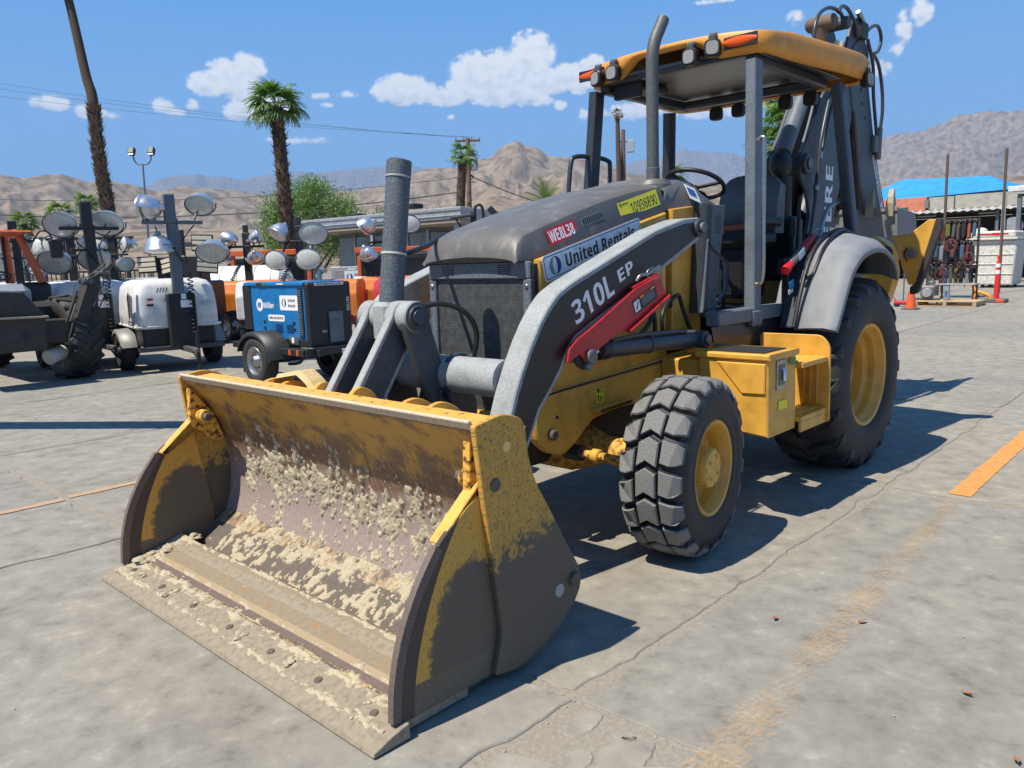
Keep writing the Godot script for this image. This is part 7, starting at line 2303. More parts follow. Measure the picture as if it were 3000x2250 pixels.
func mirror_stand() -> void:
	var T := thing("skid_loader", "black machine guard with two mirrors and looped hoses behind the hood", "machine", V(-5.2, 0, 8.0), -0.82)
	part(mb().box(V(0, 0.75, 0.4), V(1.5, 1.1, 1.2), 0.08), "body", M("white_paint"), T)
	part(mb().box(V(0, 0.25, 0.4), V(1.4, 0.3, 1.1), 0.05), "undercarriage", M("black_plastic"), T)
	for sd in [-1.0, 1.0]:
		for z in [0.05, 0.8]:
			small_wheel(T, V(sd * 0.78, 0.33, z), 0.33, 0.22, sd)
	part(mb().box(V(0.02, 1.85, 0), V(0.10, 1.2, 0.10), 0.01), "post", M("black_plastic"), T)
	part(mb().box(V(-0.10, 1.75, 0), V(0.07, 1.0, 0.08), 0.01), "post", M("black_plastic"), T)
	part(mb().box(V(0.22, 2.36, -0.05), V(0.46, 0.05, 0.30), 0.015, Basis(Vector3.BACK, -0.12)), "mirror_shelf", M("black_plastic"), T)
	part(mb().tube([V(0.36, 2.34, 0), V(0.12, 1.95, 0)], 0.018, 6), "strut", M("black_plastic"), T)
	part(mb().tube(curve([V(-0.02, 2.2, 0), V(-0.02, 2.5, 0), V(-0.08, 2.58, 0), V(-0.16, 2.52, 0), V(-0.18, 2.2, 0), V(-0.14, 1.9, 0)], 6), 0.028, 8), "hose_loop", M("rubber_hose"), T)
	part(mb().prism(rounded(poly([-0.05, -0.20, 0.05, -0.20, 0.06, 0.20, -0.06, 0.20]), 0.04, 4), -0.03, 0.03, 0.012, Transform3D(Basis(Vector3.BACK, -0.75), V(-0.42, 2.38, 0))), "mirror", M("black_plastic"), T)
	part(mb().tube([V(-0.12, 2.1, 0), V(-0.32, 2.24, 0)], 0.016, 6), "mirror_arm", M("black_plastic"), T)

func make_yard() -> void:
	mirror_stand()
	added_boom_lift()
	var cam_dir := V(0.45, -0.28, -0.85)
	light_tower("white light tower with coiled cable on its grey mast", V(0.12, 0, 9.62), -0.19, "white_paint", [
		[V(0.36, 2.43, -0.82), V(0.75, 0.05, 0.62), 0.25], [V(-0.40, 2.47, -0.84), V(0.55, -0.55, -0.65), 0.23],
		[V(0.24, 1.80, -0.90), V(0.05, -1.0, -0.12), 0.275], [V(-0.50, 1.76, -0.92), V(0.45, -0.62, -0.7), 0.25]], "post_grey")
	light_tower("white light tower with black mast and four lenses behind the loader tyre", V(0.72, 0, 11.4), -0.12, "white_paint", [
		[V(0.38, 2.28, -0.70), V(0.52, -0.38, -0.8), 0.27], [V(-0.28, 2.30, -0.72), V(0.48, -0.45, -0.8), 0.28],
		[V(0.52, 1.70, -0.72), V(0.55, -0.42, -0.75), 0.27], [V(-0.04, 1.73, -0.76), V(0.52, -0.42, -0.75), 0.27]], "black_plastic", false)
	light_tower("white light tower with lamps tilted up, farther back by the palm trunk", V(-0.55, 0, 15.2), -0.5, "white_paint", [
		[V(0.35, 2.12, -0.80), V(0.5, -0.1, -0.85), 0.22], [V(-0.32, 2.12, -0.80), V(-0.5, -0.1, -0.85), 0.22],
		[V(0.42, 1.72, -0.80), V(-0.3, 0.4, -0.85), 0.22], [V(-0.40, 1.72, -0.80), V(0.6, -0.2, -0.75), 0.22]], "black_plastic", false)
	light_tower("white light tower whose lamps fold down against its mast, in the back row", V(-1.3, 0, 14.6), -0.7, "white_paint", [
		[V(0.22, 2.10, -0.85), V(-0.25, 0.2, -0.85), 0.2], [V(-0.22, 2.10, -0.85), V(0.7, 0.1, -0.6), 0.2],
		[V(0.20, 1.72, -0.85), V(0.2, 0.5, -0.8), 0.2], [V(-0.24, 1.68, -0.85), V(-0.8, -0.2, -0.6), 0.2]], "black_plastic", false)
	light_tower("white light tower with one lamp looking up, nearest the grey boundary wall", V(0.25, 0, 16.4), -0.3, "white_paint", [
		[V(0.30, 2.10, -0.85), V(0.3, -0.5, -0.8), 0.22], [V(-0.30, 2.12, -0.85), V(0.6, 0.3, -0.7), 0.22],
		[V(0.38, 1.70, -0.85), V(0.5, -0.5, -0.7), 0.22], [V(-0.34, 1.70, -0.85), V(0.1, 0.6, -0.7), 0.22]], "black_plastic", false)
	led_tower(V(-1.85, 0, 13.2), -0.85)
	orange_genset("orange light tower with three lamps, left of the blue generator", V(-3.35, 0, 13.3), -0.82, [
		[V(0.36, 2.20, -0.1), V(0.8, 0.3, 0.5), 0.2], [V(-0.32, 2.22, -0.1), V(-0.85, 0.35, 0.1), 0.2],
		[V(0.50, 1.70, -0.15), V(0.1, -1, -0.2), 0.22], [V(-0.20, 1.72, -0.1), V(0.2, -0.6, 0.8), 0.2]], 1.9)
	orange_genset("long orange light tower standing behind the blue generator", V(-2.95, 0, 10.55), -0.82, [
		[V(0.32, 2.13, -0.35), V(0.5, -0.75, -0.5), 0.24], [V(-0.36, 2.13, -0.35), V(-0.10, -0.28, -0.95), 0.29],
		[V(0.38, 1.66, -0.40), V(0.35, -0.15, -0.9), 0.25], [V(-0.24, 1.66, -0.40), V(0.15, -0.1, -0.95), 0.27]], 2.3)
	orange_genset("orange light tower half hidden behind the upright bucket cylinder", V(-5.35, 0, 10.9), -0.82, [
		[V(0.42, 2.32, -0.2), V(0.6, -0.35, 0.2), 0.27], [V(-0.55, 2.36, -0.3), V(-0.35, 0.1, -0.9), 0.25],
		[V(0.34, 1.70, -0.3), V(-0.3, -0.7, 0.5), 0.22]], 1.4)
	welder_trailer()
	wheel_loader()
	red_compressor()

# ------------------------------------------------------------------ trees
func frond_fan(seed_: int) -> ArrayMesh:
	# one fan-palm leaf: stalk along +x, then a fan of folded blades
	rng.seed = seed_
	var b := mb()
	b.tube([V(0, 0, 0), V(0.30, 0.06, 0), V(0.55, 0.05, 0)], [0.020, 0.014, 0.010], 5)
	var n := 19
	for k in n:
		var a := lerpf(-1.75, 1.75, (k + 0.5) / n) + rng.randf_range(-0.05, 0.05)
		var l := (0.56 - 0.10 * absf(a) / 1.75) * rng.randf_range(0.85, 1.1)
		var d := V(cos(a), 0, sin(a))
		var sd := V(-sin(a), 0, cos(a))
		var pts := []
		for s in 5:
			var t := s / 4.0
			var w: float = [0.006, 0.034, 0.034, 0.018, 0.002][s]
			var c := V(0.53, 0.05, 0) + d * l * t + V(0, -0.30 * t * t * t - 0.03 * t, 0)
			pts.append([c - sd * w + V(0, 0.012, 0), c, c + sd * w + V(0, 0.012, 0)])
		b.grid(pts, false)
	return b.mesh()

func frond_feather(seed_: int) -> ArrayMesh:
	rng.seed = seed_
	var b := mb()
	var spine := []
	for k in 9:
		var t := k / 8.0
		spine.append(V(t * 1.5, 0.75 * t - 0.75 * t * t, 0))
	b.tube(spine, 0.012, 5)
	for k in 26:
		var t := 0.12 + 0.86 * k / 25.0
		var c := V(t * 1.5, 0.75 * t - 0.75 * t * t, 0)
		for s in [-1.0, 1.0]:
			var d: Vector3 = V(0.55, -0.12 + rng.randf_range(-0.1, 0.1), s).normalized() * 0.34 * (1.0 - 0.6 * absf(t - 0.4))
			var w := V(0.012, 0.0, 0)
			b.flat()
			b.quad(c - w, c + w, c + d + w * 0.3, c + d - w * 0.3)
	return b.mesh()

func palm(label: String, base: Vector3, pts: Array, r0: float, r1: float, crown_r: float, fan: bool, tint: String, shaggy: float, dead: int, sd: int, live := 26) -> Node3D:
	var T := thing("palm_tree", label, "palm tree", base)
	rng.seed = sd
	var path := []
	for p in pts:
		path.append(p - base)
	var cv := curve(path, 6)
	var rad := []
	for i in cv.size():
		rad.append(lerpf(r0, r1, float(i) / (cv.size() - 1)))
	part(mb().tube(cv, rad, 14), "trunk", M("palm_bark"), T)
	if shaggy > 0.0:
		var b := mb()
		b.flat()
		var L := 0.0
		for i in cv.size() - 1:
			L += cv[i].distance_to(cv[i + 1])
		var n := int(L * 120.0 * shaggy)
		for k in n:
			var t := rng.randf()
			var f := t * (cv.size() - 1)
			var i := mini(int(f), cv.size() - 2)
			var c: Vector3 = cv[i].lerp(cv[i + 1], f - i)
			var r := lerpf(r0, r1, t)
			var a := rng.randf() * TAU
			var o := V(cos(a), 0, sin(a))
			var side := V(-sin(a), 0, cos(a))
			var l := rng.randf_range(0.10, 0.26) * (0.6 + 0.6 * shaggy)
			var tip := c + o * (r + l * rng.randf_range(0.35, 0.8)) + V(0, l * rng.randf_range(0.2, 0.9), 0)
			var w := rng.randf_range(0.025, 0.055)
			b.tri(c + o * r * 0.9 - side * w, c + o * r * 0.9 + side * w, tip)
			b.tri(c + o * r * 0.9 - side * w + V(0, 0.03, 0), tip, c + o * r * 0.9 + side * w + V(0, 0.03, 0))
		var s := part(b, "leaf_stubs", M("palm_stub"), T)
		s.set_meta("kind", "stuff")
	var top: Vector3 = cv[cv.size() - 1]
	if crown_r > 0.0:
		var K := node("crown", T, Transform3D(Basis(), top))
		var ms := [frond_fan(sd), frond_fan(sd + 1)] if fan else [frond_feather(sd), frond_feather(sd + 1)]
		for k in live:
			var u := (k + 0.5) / live
			var el := lerpf(1.35, -0.55, pow(u, 0.85)) + rng.randf_range(-0.12, 0.12)
			var a := k * 2.39996 + rng.randf_range(-0.2, 0.2)
			var q := crown_r * rng.randf_range(0.85, 1.08)
			var bs := Basis(Vector3.UP, a) * Basis(Vector3.BACK, el) * Basis(Vector3.RIGHT, rng.randf_range(-0.35, 0.35))
			part(ms[k % 2], "frond", M(tint + ("_b" if k % 3 == 0 else "")), K, Transform3D(bs.scaled(Vector3.ONE * q), Vector3.ZERO))
		for k in dead:
			var a := k * 2.39996
			var bs := Basis(Vector3.UP, a) * Basis(Vector3.BACK, rng.randf_range(-1.45, -0.85))
			part(ms[k % 2], "dead_frond", M("palm_dead"), K, Transform3D(bs.scaled(Vector3.ONE * crown_r * rng.randf_range(0.7, 1.0)), V(0, -0.1 * crown_r, 0)))
	return T

func leaf_cloud(blobs: Array, n: int, size: float, narrow: float, sd: int, c0: Color, c1: Color) -> MB:
	rng.seed = sd
	var b := mb()
	b.cols = true
	b.flat()
	var vol := 0.0
	for q in blobs:
		vol += q[1].x * q[1].y * q[1].z
	for q in blobs:
		var m := int(n * q[1].x * q[1].y * q[1].z / vol)
		for k in m:
			var d := V(rng.randfn(), rng.randfn(), rng.randfn()).normalized()
			var r := pow(rng.randf(), 0.6) * rng.randf_range(0.75, 1.25)
			var c: Vector3 = q[0] + V(d.x * q[1].x, d.y * q[1].y, d.z * q[1].z) * r
			var u := (d * 0.6 + V(rng.randfn(), rng.randfn() + 0.3, rng.randfn()) * 0.6).normalized()
			var w := u.cross(V(rng.randfn(), rng.randfn(), rng.randfn())).normalized()
			var s := size * rng.randf_range(0.6, 1.3)
			b.col = c0.lerp(c1, rng.randf())
			b.tri(c - u * s - w * s * narrow, c - u * s + w * s * narrow, c + u * s)
			b.tri(c + u * s, c + u * s * 0.2 + w * s * narrow * 1.4, c - u * s)
	return b

func bush(called: String, label: String, cat: String, base: Vector3, blobs: Array, n: int, size: float, sd: int, c0: Color, c1: Color) -> void:
	var T := thing(called, label, cat, base)
	var lb := []
	for q in blobs:
		lb.append([q[0] - base, q[1]])
	rng.seed = sd
	for k in 5:
		var q = lb[k % lb.size()]
		var bend: Vector3 = q[0] * 0.5 + V(rng.randfn() * 0.2, 0, rng.randfn() * 0.2)
		part(mb().tube(curve([V(rng.randfn() * 0.12, 0, rng.randfn() * 0.12), bend, q[0]], 5), [0.10, 0.09, 0.085, 0.08, 0.07, 0.06, 0.05, 0.045, 0.04, 0.03, 0.02], 7), "trunk" if k == 0 else "limb", M("bush_bark"), T)
	part(leaf_cloud(lb, n, size, 0.16, sd, c0, c1), "crown", M("leaf_vertex"), T)

func make_trees() -> void:
	mat("palm_bark", lin(0.085, 0.055, 0.038), 0.95, 0.0, texs["dust"], 1.2)
	mat("palm_stub", lin(0.24, 0.16, 0.10), 0.95, 0.0, texs["dust"], 2.0)
	mat("palm_dead", lin(0.36, 0.24, 0.11), 0.9)
	for a in [["palm_green", 0.10, 0.175, 0.03], ["palm_green_b", 0.15, 0.21, 0.045], ["palm_dark", 0.055, 0.105, 0.026], ["palm_dark_b", 0.10, 0.155, 0.036], ["date_green", 0.085, 0.11, 0.04], ["date_green_b", 0.22, 0.17, 0.04], ["palm_brown", 0.14, 0.08, 0.05], ["palm_brown_b", 0.17, 0.10, 0.06]]:
		var m := mat(a[0], lin(a[1], a[2], a[3]), 0.5)
		m.backlight_enabled = true
		m.backlight = Color(0.35, 0.5, 0.15)
	mat("bush_bark", lin(0.12, 0.11, 0.07), 0.9)
	var lm := mat("leaf_vertex", Color(1, 1, 1), 0.6)
	lm.vertex_color_use_as_albedo = true
	lm.backlight_enabled = true
	lm.backlight = Color(0.4, 0.5, 0.2)
	palm("tall leaning palm trunk with shaggy dark bark rising past the lamps", V(-3.72, 0, 22.4), [V(-3.72, 0, 22.4), V(-4.06, 3.35, 22.76), V(-4.08, 4.9, 23.1), V(-4.19, 6.79, 23.41), V(-4.15, 7.57, 23.63), V(-4.1, 9.83, 24.2), V(-4.0, 12.2, 24.9)], 0.20, 0.11, 1.6, true, "palm_dark", 0.0, 6, 201)
	var stub := get_node("palm_tree")
	rng.seed = 5
	var b := mb()
	b.flat()
	for k in 1300: # stubs of old leaves on the lower two thirds only
		var t := pow(rng.randf(), 0.8)
		var y := t * 6.6
		var c := V(lerpf(0.0, -0.47, clampf(y / 6.8, 0, 1)), y, lerpf(0.0, 1.0, clampf(y / 6.8, 0, 1)))
		if y < 3.35:
			c = V(-0.34 * y / 3.35, y, 0.36 * y / 3.35)
		elif y < 4.9:
			c = V(-0.34 - 0.02 * (y - 3.35) / 1.55, y, 0.36 + 0.34 * (y - 3.35) / 1.55)
		else:
			c = V(-0.36 - 0.11 * (y - 4.9) / 1.9, y, 0.70 + 0.31 * (y - 4.9) / 1.9)
		var a := rng.randf() * TAU
		var o := V(cos(a), 0, sin(a))
		var sd := V(-sin(a), 0, cos(a))
		var r := 0.20 - 0.006 * y
		var l := rng.randf_range(0.12, 0.28)
		var tip := c + o * (r + l * rng.randf_range(0.2, 0.65)) + V(0, l * rng.randf_range(0.3, 0.95), 0)
		var w := rng.randf_range(0.03, 0.07)
		b.tri(c + o * r - sd * w, c + o * r + sd * w, tip)
	var so := part(b, "leaf_stubs", M("palm_stub"), stub)
	so.set_meta("kind", "stuff")
	palm("fan palm with a full green crown and thick brown trunk before the bush", V(-7.5, 0, 18.5), [V(-7.5, 0, 18.5), V(-7.7, 2.48, 18.69), V(-7.78, 3.6, 18.85), V(-7.88, 5.0, 19.06), V(-7.98, 6.35, 19.28)], 0.20, 0.19, 0.98, true, "palm_dark", 0.85, 0, 211, 30)
	palm("small fan palm with a tan skirt farthest from the lamp post", V(-13.8, 0, 65.9), [V(-13.8, 0, 65.9), V(-13.9, 3.0, 65.9), V(-14.0, 5.5, 66.0)], 0.25, 0.2, 1.15, true, "palm_green", 0.0, 16, 221, 20)
	palm("small fan palm with a tan skirt between two like it on the slope", V(-15.7, 0, 64.0), [V(-15.7, 0, 64.0), V(-15.8, 3.0, 64.0), V(-15.9, 6.2, 64.1)], 0.25, 0.2, 1.2, true, "palm_green", 0.0, 16, 231, 20)
	palm("small fan palm with a tan skirt beside the tall leaning trunk", V(-17.2, 0, 62.5), [V(-17.2, 0, 62.5), V(-17.3, 3.0, 62.5), V(-17.4, 6.8, 62.6)], 0.25, 0.2, 1.1, true, "palm_green", 0.0, 18, 241, 20)
	palm("bright green fan palm standing against the wooden utility pole", V(-26.0, 0, 30.4), [V(-26.0, 0, 30.4), V(-26.2, 4.0, 30.5), V(-26.7, 7.5, 30.6)], 0.28, 0.24, 0.95, true, "palm_green", 0.5, 2, 251, 18)
	palm("date palm with feathery grey green and yellow fronds above the hood", V(-25.6, 0, 23.6), [V(-25.6, 0, 23.6), V(-25.65, 2.0, 23.6), V(-25.7, 4.3, 23.6)], 0.3, 0.28, 0.95, false, "date_green", 0.4, 0, 261, 34)
	palm("tall fan palm crown with dry fringe seen through the cab", V(-36.4, 0, 16.0), [V(-36.4, 0, 16.0), V(-36.4, 5.0, 16.0), V(-36.6, 9.6, 16.1)], 0.2, 0.16, 1.3, true, "palm_green", 0.0, 10, 271, 24)
	palm("middle fan palm crown in bright green seen through the cab", V(-36.0, 0, 15.4), [V(-36.0, 0, 15.4), V(-36.05, 4.0, 15.4), V(-36.2, 8.2, 15.65)], 0.2, 0.16, 1.35, true, "palm_green", 0.0, 0, 281, 22)
	palm("low fan palm crown with dry fringe seen through the cab", V(-35.6, 0, 16.3), [V(-35.6, 0, 16.3), V(-35.7, 3.5, 16.3), V(-35.8, 7.0, 16.3)], 0.2, 0.18, 1.45, true, "palm_green", 0.0, 12, 291, 24)
	palm("small green fan palm behind the steering wheel", V(-32.0, 0, 20.1), [V(-32.0, 0, 20.1), V(-32.0, 3.0, 20.1), V(-32.1, 5.7, 20.1)], 0.2, 0.18, 0.8, true, "palm_green", 0.0, 3, 301, 18)
	palm("thin dead palm with a brown topknot beside the pole with a grey box", V(-45.2, 0, 32.8), [V(-45.2, 0, 32.8), V(-45.4, 7.0, 32.9), V(-45.7, 10.5, 33.2), V(-45.95, 12.4, 33.4)], 0.26, 0.14, 0.55, true, "palm_brown", 0.0, 14, 311, 10)
	# feathery green tree
	bush("palo_verde_tree", "rounded feathery green tree behind the fan palm", "tree", V(-17.23, 0, 33.15), [[V(-17.91, 4.77, 33.29), V(1.7, 1.29, 1.7)], [V(-19.13, 4.36, 31.93), V(1.22, 1.16, 1.22)], [V(-16.82, 4.23, 34.51), V(1.16, 1.29, 1.16)], [V(-17.36, 3.0, 33.42), V(1.77, 1.36, 1.77)], [V(-18.86, 2.87, 32.2), V(1.22, 1.22, 1.22)], [V(-18.18, 5.59, 33.01), V(1.09, 0.75, 1.09)], [V(-16.41, 3.0, 34.24), V(0.95, 1.22, 0.95)]], 22000, 0.11, 401, Color(0.13, 0.24, 0.05), Color(0.27, 0.37, 0.12))
	bush("green_shrub", "loose olive shrub behind the office roof beside the pole", "shrub", V(-21.0, 0, 28.2), [[V(-20.0, 3.2, 29.2), V(1.6, 1.2, 1.6)], [V(-21.8, 3.3, 27.6), V(1.5, 1.0, 1.5)], [V(-23.0, 3.0, 26.4), V(1.2, 0.9, 1.2)]], 6000, 0.12, 402, Color(0.16, 0.20, 0.07), Color(0.32, 0.30, 0.13))
	bush("hedge", "green hedge seen below the office roof behind the red compressor", "hedge", V(-20.5, 0, 24.4), [[V(-19.6, 1.6, 25.6), V(1.2, 1.4, 1.2)], [V(-20.6, 1.7, 24.5), V(1.2, 1.4, 1.2)], [V(-21.6, 1.7, 23.4), V(1.2, 1.4, 1.2)]], 7000, 0.11, 403, Color(0.06, 0.11, 0.03), Color(0.20, 0.23, 0.08))

# ------------------------------------------------------------------ poles, wires, buildings
func make_poles() -> void:
	var T := thing("lamp_post", "thin steel lamp post with two floodlight heads on a curved arm", "lamp post", V(-13.7, 0, 43.4))
	part(mb().cyl(V(0, 0, 0), V(-0.45, 7.7, 0.6), 0.085, 0.05, 10), "pole", M("post_grey"), T)
	part(mb().tube(curve([V(-0.13, 8.25, 1.05), V(-0.16, 7.9, 0.98), V(-0.28, 7.68, 0.80), V(-0.45, 7.66, 0.60), V(-0.64, 7.68, 0.40), V(-0.78, 7.9, 0.24), V(-0.80, 8.2, 0.20)], 5), 0.04, 7), "arm", M("post_grey"), T)
	for q in [[V(-0.11, 8.42, 1.10), 0.4], [V(-0.83, 8.38, 0.16), -0.4]]:
		part(mb().box(q[0], V(0.36, 0.46, 0.30), 0.05, Basis(Vector3.UP, -0.8) * Basis(Vector3.RIGHT, 0.5)), "floodlight_head", M("black_plastic"), T)
		part(mb().box(q[0] + V(0.10, -0.06, -0.11), V(0.30, 0.36, 0.02), 0.01, Basis(Vector3.UP, -0.8) * Basis(Vector3.RIGHT, 0.5)), "lens", M("lamp_lens"), T)
	T = thing("utility_pole", "wooden utility pole with crossarm and two transformer cans", "utility pole", V(-29.9, 0, 33.6))
	part(mb().cyl(V(0, 0, 0), V(-0.75, 9.35, 0.6), 0.19, 0.14, 12), "pole", M("wood_pole"), T)
	var tp := V(-0.75, 9.2, 0.6)
	part(mb().box(tp, V(0.12, 0.14, 1.6), 0.01, Basis(Vector3.UP, 0.75)), "crossarm", M("wood_pole"), T)
	for k in 4:
		var o := Basis(Vector3.UP, 0.75) * V(0, 0.2, -0.75 + k * 0.5)
		part(mb().cyl(tp + o - V(0, 0.14, 0), tp + o, 0.035, -1, 8), "insulator", M("post_grey"), T)
	for q in [V(-0.95, 7.75, 0.30), V(-0.45, 7.8, 0.80)]:
		part(mb().cyl(q - V(0, 0.42, 0), q + V(0, 0.42, 0), 0.24, -1, 18, 0.04), "transformer_can", M("transformer_grey"), T)
		part(mb().cyl(q + V(0, 0.42, 0), q + V(0, 0.62, 0), 0.05, 0.03, 8), "bushing", M("rust_brown"), T)
	part(mb().tube(curve([V(-0.6, 7.2, 0.6), V(-0.9, 6.9, 0.3), V(-0.5, 6.7, 0.7), V(-0.9, 6.6, 0.2)], 5), 0.03, 5), "cable_loop", M("rubber_hose"), T)
	T = thing("utility_pole", "plain wooden pole with a grey box beside the dead palm", "utility pole", V(-45.5, 0, 32.5))
	part(mb().cyl(V(0, 0, 0), V(-0.6, 11.2, 0.5), 0.20, 0.15, 12), "pole", M("wood_pole"), T)
	part(mb().box(V(-0.95, 9.95, 0.05), V(0.6, 0.9, 0.5), 0.04, Basis(Vector3.UP, 0.7)), "transformer_box", M("transformer_grey"), T)
	part(mb().box(V(-0.52, 10.3, 0.4), V(0.08, 0.08, 1.2), 0.01, Basis(Vector3.UP, 0.75)), "crossarm", M("wood_pole"), T)
	# overhead wires
	var wires := [[V(-10.8, 13.75, 56.3), V(-30.2, 9.45, 34.8)], [V(-10.8, 13.40, 56.3), V(-30.6, 9.42, 34.2)], [V(-10.75, 12.95, 56.3), V(-31.0, 9.40, 33.8)]]
	for w in wires:
		var a: Vector3 = w[0]
		var c: Vector3 = w[1]
		var d := c - a
		var pts := []
		for k in 29:
			var t := -0.35 + 1.35 * k / 28.0
			pts.append(a + d * t + V(0, 1.2 * t * (t - 1.0), 0))
		one(mb().tube(pts, 0.008, 4), "overhead_wire", M("wire_black"), "thin overhead wire of three running to the crossarm of the pole", "wire", Transform3D(), "three wires to the utility pole")
	var pts2 := []
	for k in 25:
		var t := k / 24.0
		pts2.append(V(-9.0, 5.60, 57.0).lerp(V(-29.9, 6.0, 33.8), t) + V(0, 3.0 * t * (t - 1.0), 0))
	one(mb().tube(pts2, 0.035, 5), "overhead_wire", M("wire_black"), "thick black cable sagging low in front of the brown hills", "wire")
	pts2 = []
	for k in 25:
		var t := k / 24.0
		pts2.append(V(-9.0, 6.55, 57.0).lerp(V(-29.9, 6.9, 33.8), t) + V(0, 2.6 * t * (t - 1.0), 0))
	one(mb().tube(pts2, 0.018, 5), "overhead_wire", M("wire_black"), "thin cable above the thick black one across the hills", "wire")
	pts2 = []
	for k in 17:
		var t := k / 16.0
		pts2.append(V(-30.6, 7.0, 34.0).lerp(V(-34.0, 4.4, 28.0), t) + V(0, 0.9 * t * (t - 1.0), 0))
	one(mb().tube(pts2, 0.035, 5), "overhead_wire", M("wire_black"), "cable dropping from the transformer pole behind the hood", "wire")

func make_buildings() -> void:
	# office with a deep flat roof
	var T := thing("office_building", "low office with a silver fascia roof and glass walls", "building", V(-15.5, 0, 21.5))
	var o := T.position
	var roof := poly([-13.42 - o.x, -(17.03 - o.z), -12.70 - o.x, -(26.1 - o.z), -19.0 - o.x, -(27.5 - o.z), -20.6 - o.x, -(19.95 - o.z)])
	var up := Transform3D(Basis(Vector3(1, 0, 0), Vector3(0, 0, -1), Vector3(0, 1, 0)), Vector3.ZERO)
	var rp := roof
	part(mb().prism(rp, 3.02, 3.36, 0.02, up), "fascia", M("alu"), T)
	var big := PackedVector2Array()
	var small := PackedVector2Array()
	var cc := Vector2.ZERO
	for p in rp:
		cc += p / rp.size()
	for p in rp:
		big.append(cc + (p - cc) * 1.012)
		small.append(cc + (p - cc) * 0.985)
	part(mb().prism(big, 3.30, 3.42, 0.02, up), "roof_trim", M("alu"), T)
	part(mb().prism(big, 3.12, 3.16, 0.01, up), "fascia_rib", M("alu"), T)
	part(mb().prism(small, 2.88, 3.02, 0.02, up), "soffit", M("soffit_tan"), T)
	for q in [[-0.8, -0.5], [0.6, 2.0], [1.9, -3.0]]:
		part(mb().box(V(q[0] + 1.0, 3.50, q[1]), V(0.5, 0.16, 0.5), 0.03), "roof_vent", M("black_plastic"), T)
	# walls and glazing under the roof
	part(mb().box(V(-1.5, 1.45, 1.4), V(5.0, 2.9, 5.8), 0.02), "wall", M("grey_wall"), T)
	for k in 5:
		part(mb().box(V(1.03, 1.75, -1.0 + k * 1.15), V(0.05, 1.9, 1.05), 0.0), "window", M("office_glass"), T)
		part(mb().box(V(1.06, 1.75, -1.55 + k * 1.15), V(0.08, 2.1, 0.07), 0.01), "mullion", M("alu"), T)
	for k in 4:
		part(mb().box(V(0.4 - k * 1.15, 1.75, -1.53), V(1.05, 1.9, 0.05), 0.0), "window", M("office_glass"), T)
	for p in [V(1.75, 0, -3.9), V(2.3, 0, 0.2), V(2.5, 0, 4.1), V(-1.6, 0, -3.0), V(-4.6, 0, -1.9)]:
		part(mb().box(p + V(0, 1.45, 0), V(0.14, 2.9, 0.14), 0.01), "column", M("alu"), T)
	# grey cabinet with a rental sign
	T = thing("equipment_cabinet", "grey metal cabinet with a white rental sign by the office", "cabinet", V(-8.9, 0, 17.1), -0.82)
	part(mb().box(V(0, 0.95, 0.3), V(1.42, 1.10, 0.6), 0.02), "cabinet_body", M("cabinet_grey"), T)
	part(mb().box(V(0, 0.95, -0.005), V(1.20, 0.90, 0.02), 0.008), "door", M("cabinet_door"), T)
	part(mb().box(V(0, 0.2, 0.3), V(1.30, 0.4, 0.5), 0.01), "base", M("black_plastic"), T)
	part(mb().box(V(-0.05, 1.17, -0.018), V(0.66, 0.40, 0.006), 0.0), "sign_panel", M("white_decal"), T)
	var f := frame(V(-0.05, 1.17, -0.022), V(-1, 0, 0), V(0, 1, 0))
	ur_logo(T, f * Transform3D(Basis(), V(-0.18, 0.02, 0.001)), 0.10)
	text("United", 0.09, M("decal_text"), T, Transform3D(f.basis, f * V(0.12, 0.085, 0.002)), "lettering", true, 0.001, 0.30)
	text("Rentals", 0.09, M("decal_text"), T, Transform3D(f.basis, f * V(0.12, -0.075, 0.002)), "lettering", true, 0.001, 0.32)
	part(mb().box(V(0.05, 1.42, -0.018), V(0.26, 0.07, 0.006), 0.0), "name_sticker", M("decal_silver"), T)
	part(mb().tube(curve([V(-0.58, 1.15, -0.02), V(-0.60, 1.12, -0.06), V(-0.60, 1.02, -0.06), V(-0.58, 0.98, -0.02)], 4), 0.015, 6), "handle", M("black_plastic"), T)
	# white pickup beyond the cabinet
	T = thing("white_truck", "white truck parked behind the orange light towers", "truck", V(-9.9, 0, 13.2), -0.75)
	part(mb().prism(rounded(poly([-2.2, 0.45, 2.2, 0.45, 2.2, 1.02, 1.25, 1.10, 0.85, 1.62, -0.35, 1.66, -0.6, 1.10, -2.2, 1.08]), 0.08, 3), -0.9, 0.9, 0.05), "body", M("white_paint"), T)
	part(mb().prism(rounded(poly([1.10, 1.12, 0.80, 1.54, -0.28, 1.57, -0.46, 1.14]), 0.04, 3), -0.905, 0.905, 0.01), "windows", M("dark_glass"), T)
	for x in [-1.4, 1.4]:
		for z in [-0.8, 0.8]:
			var w := small_wheel(T, V(x, 0.37, z), 0.37, 0.24, 1.0)
			w.rotation.y = -PI * 0.5 * signf(z)
	# white tank trailer by the towers
	T = thing("water_tank", "rounded white plastic tank behind the orange light towers", "tank", V(-3.9, 0, 15.0), -0.8)
	part(mb().cyl(V(-1.3, 1.05, 0), V(1.3, 1.05, 0), 0.55, -1, 28, 0.12), "tank", M("white_paint"), T)
	for k in 6:
		part(mb().cyl(V(-1.0 + k * 0.4, 1.05, 0), V(-0.96 + k * 0.4, 1.05, 0), 0.565, -1, 28, 0.01), "rib", M("white_paint"), T)
	part(mb().box(V(0, 0.40, 0), V(2.6, 0.2, 0.9), 0.02), "cradle", M("black_plastic"), T)
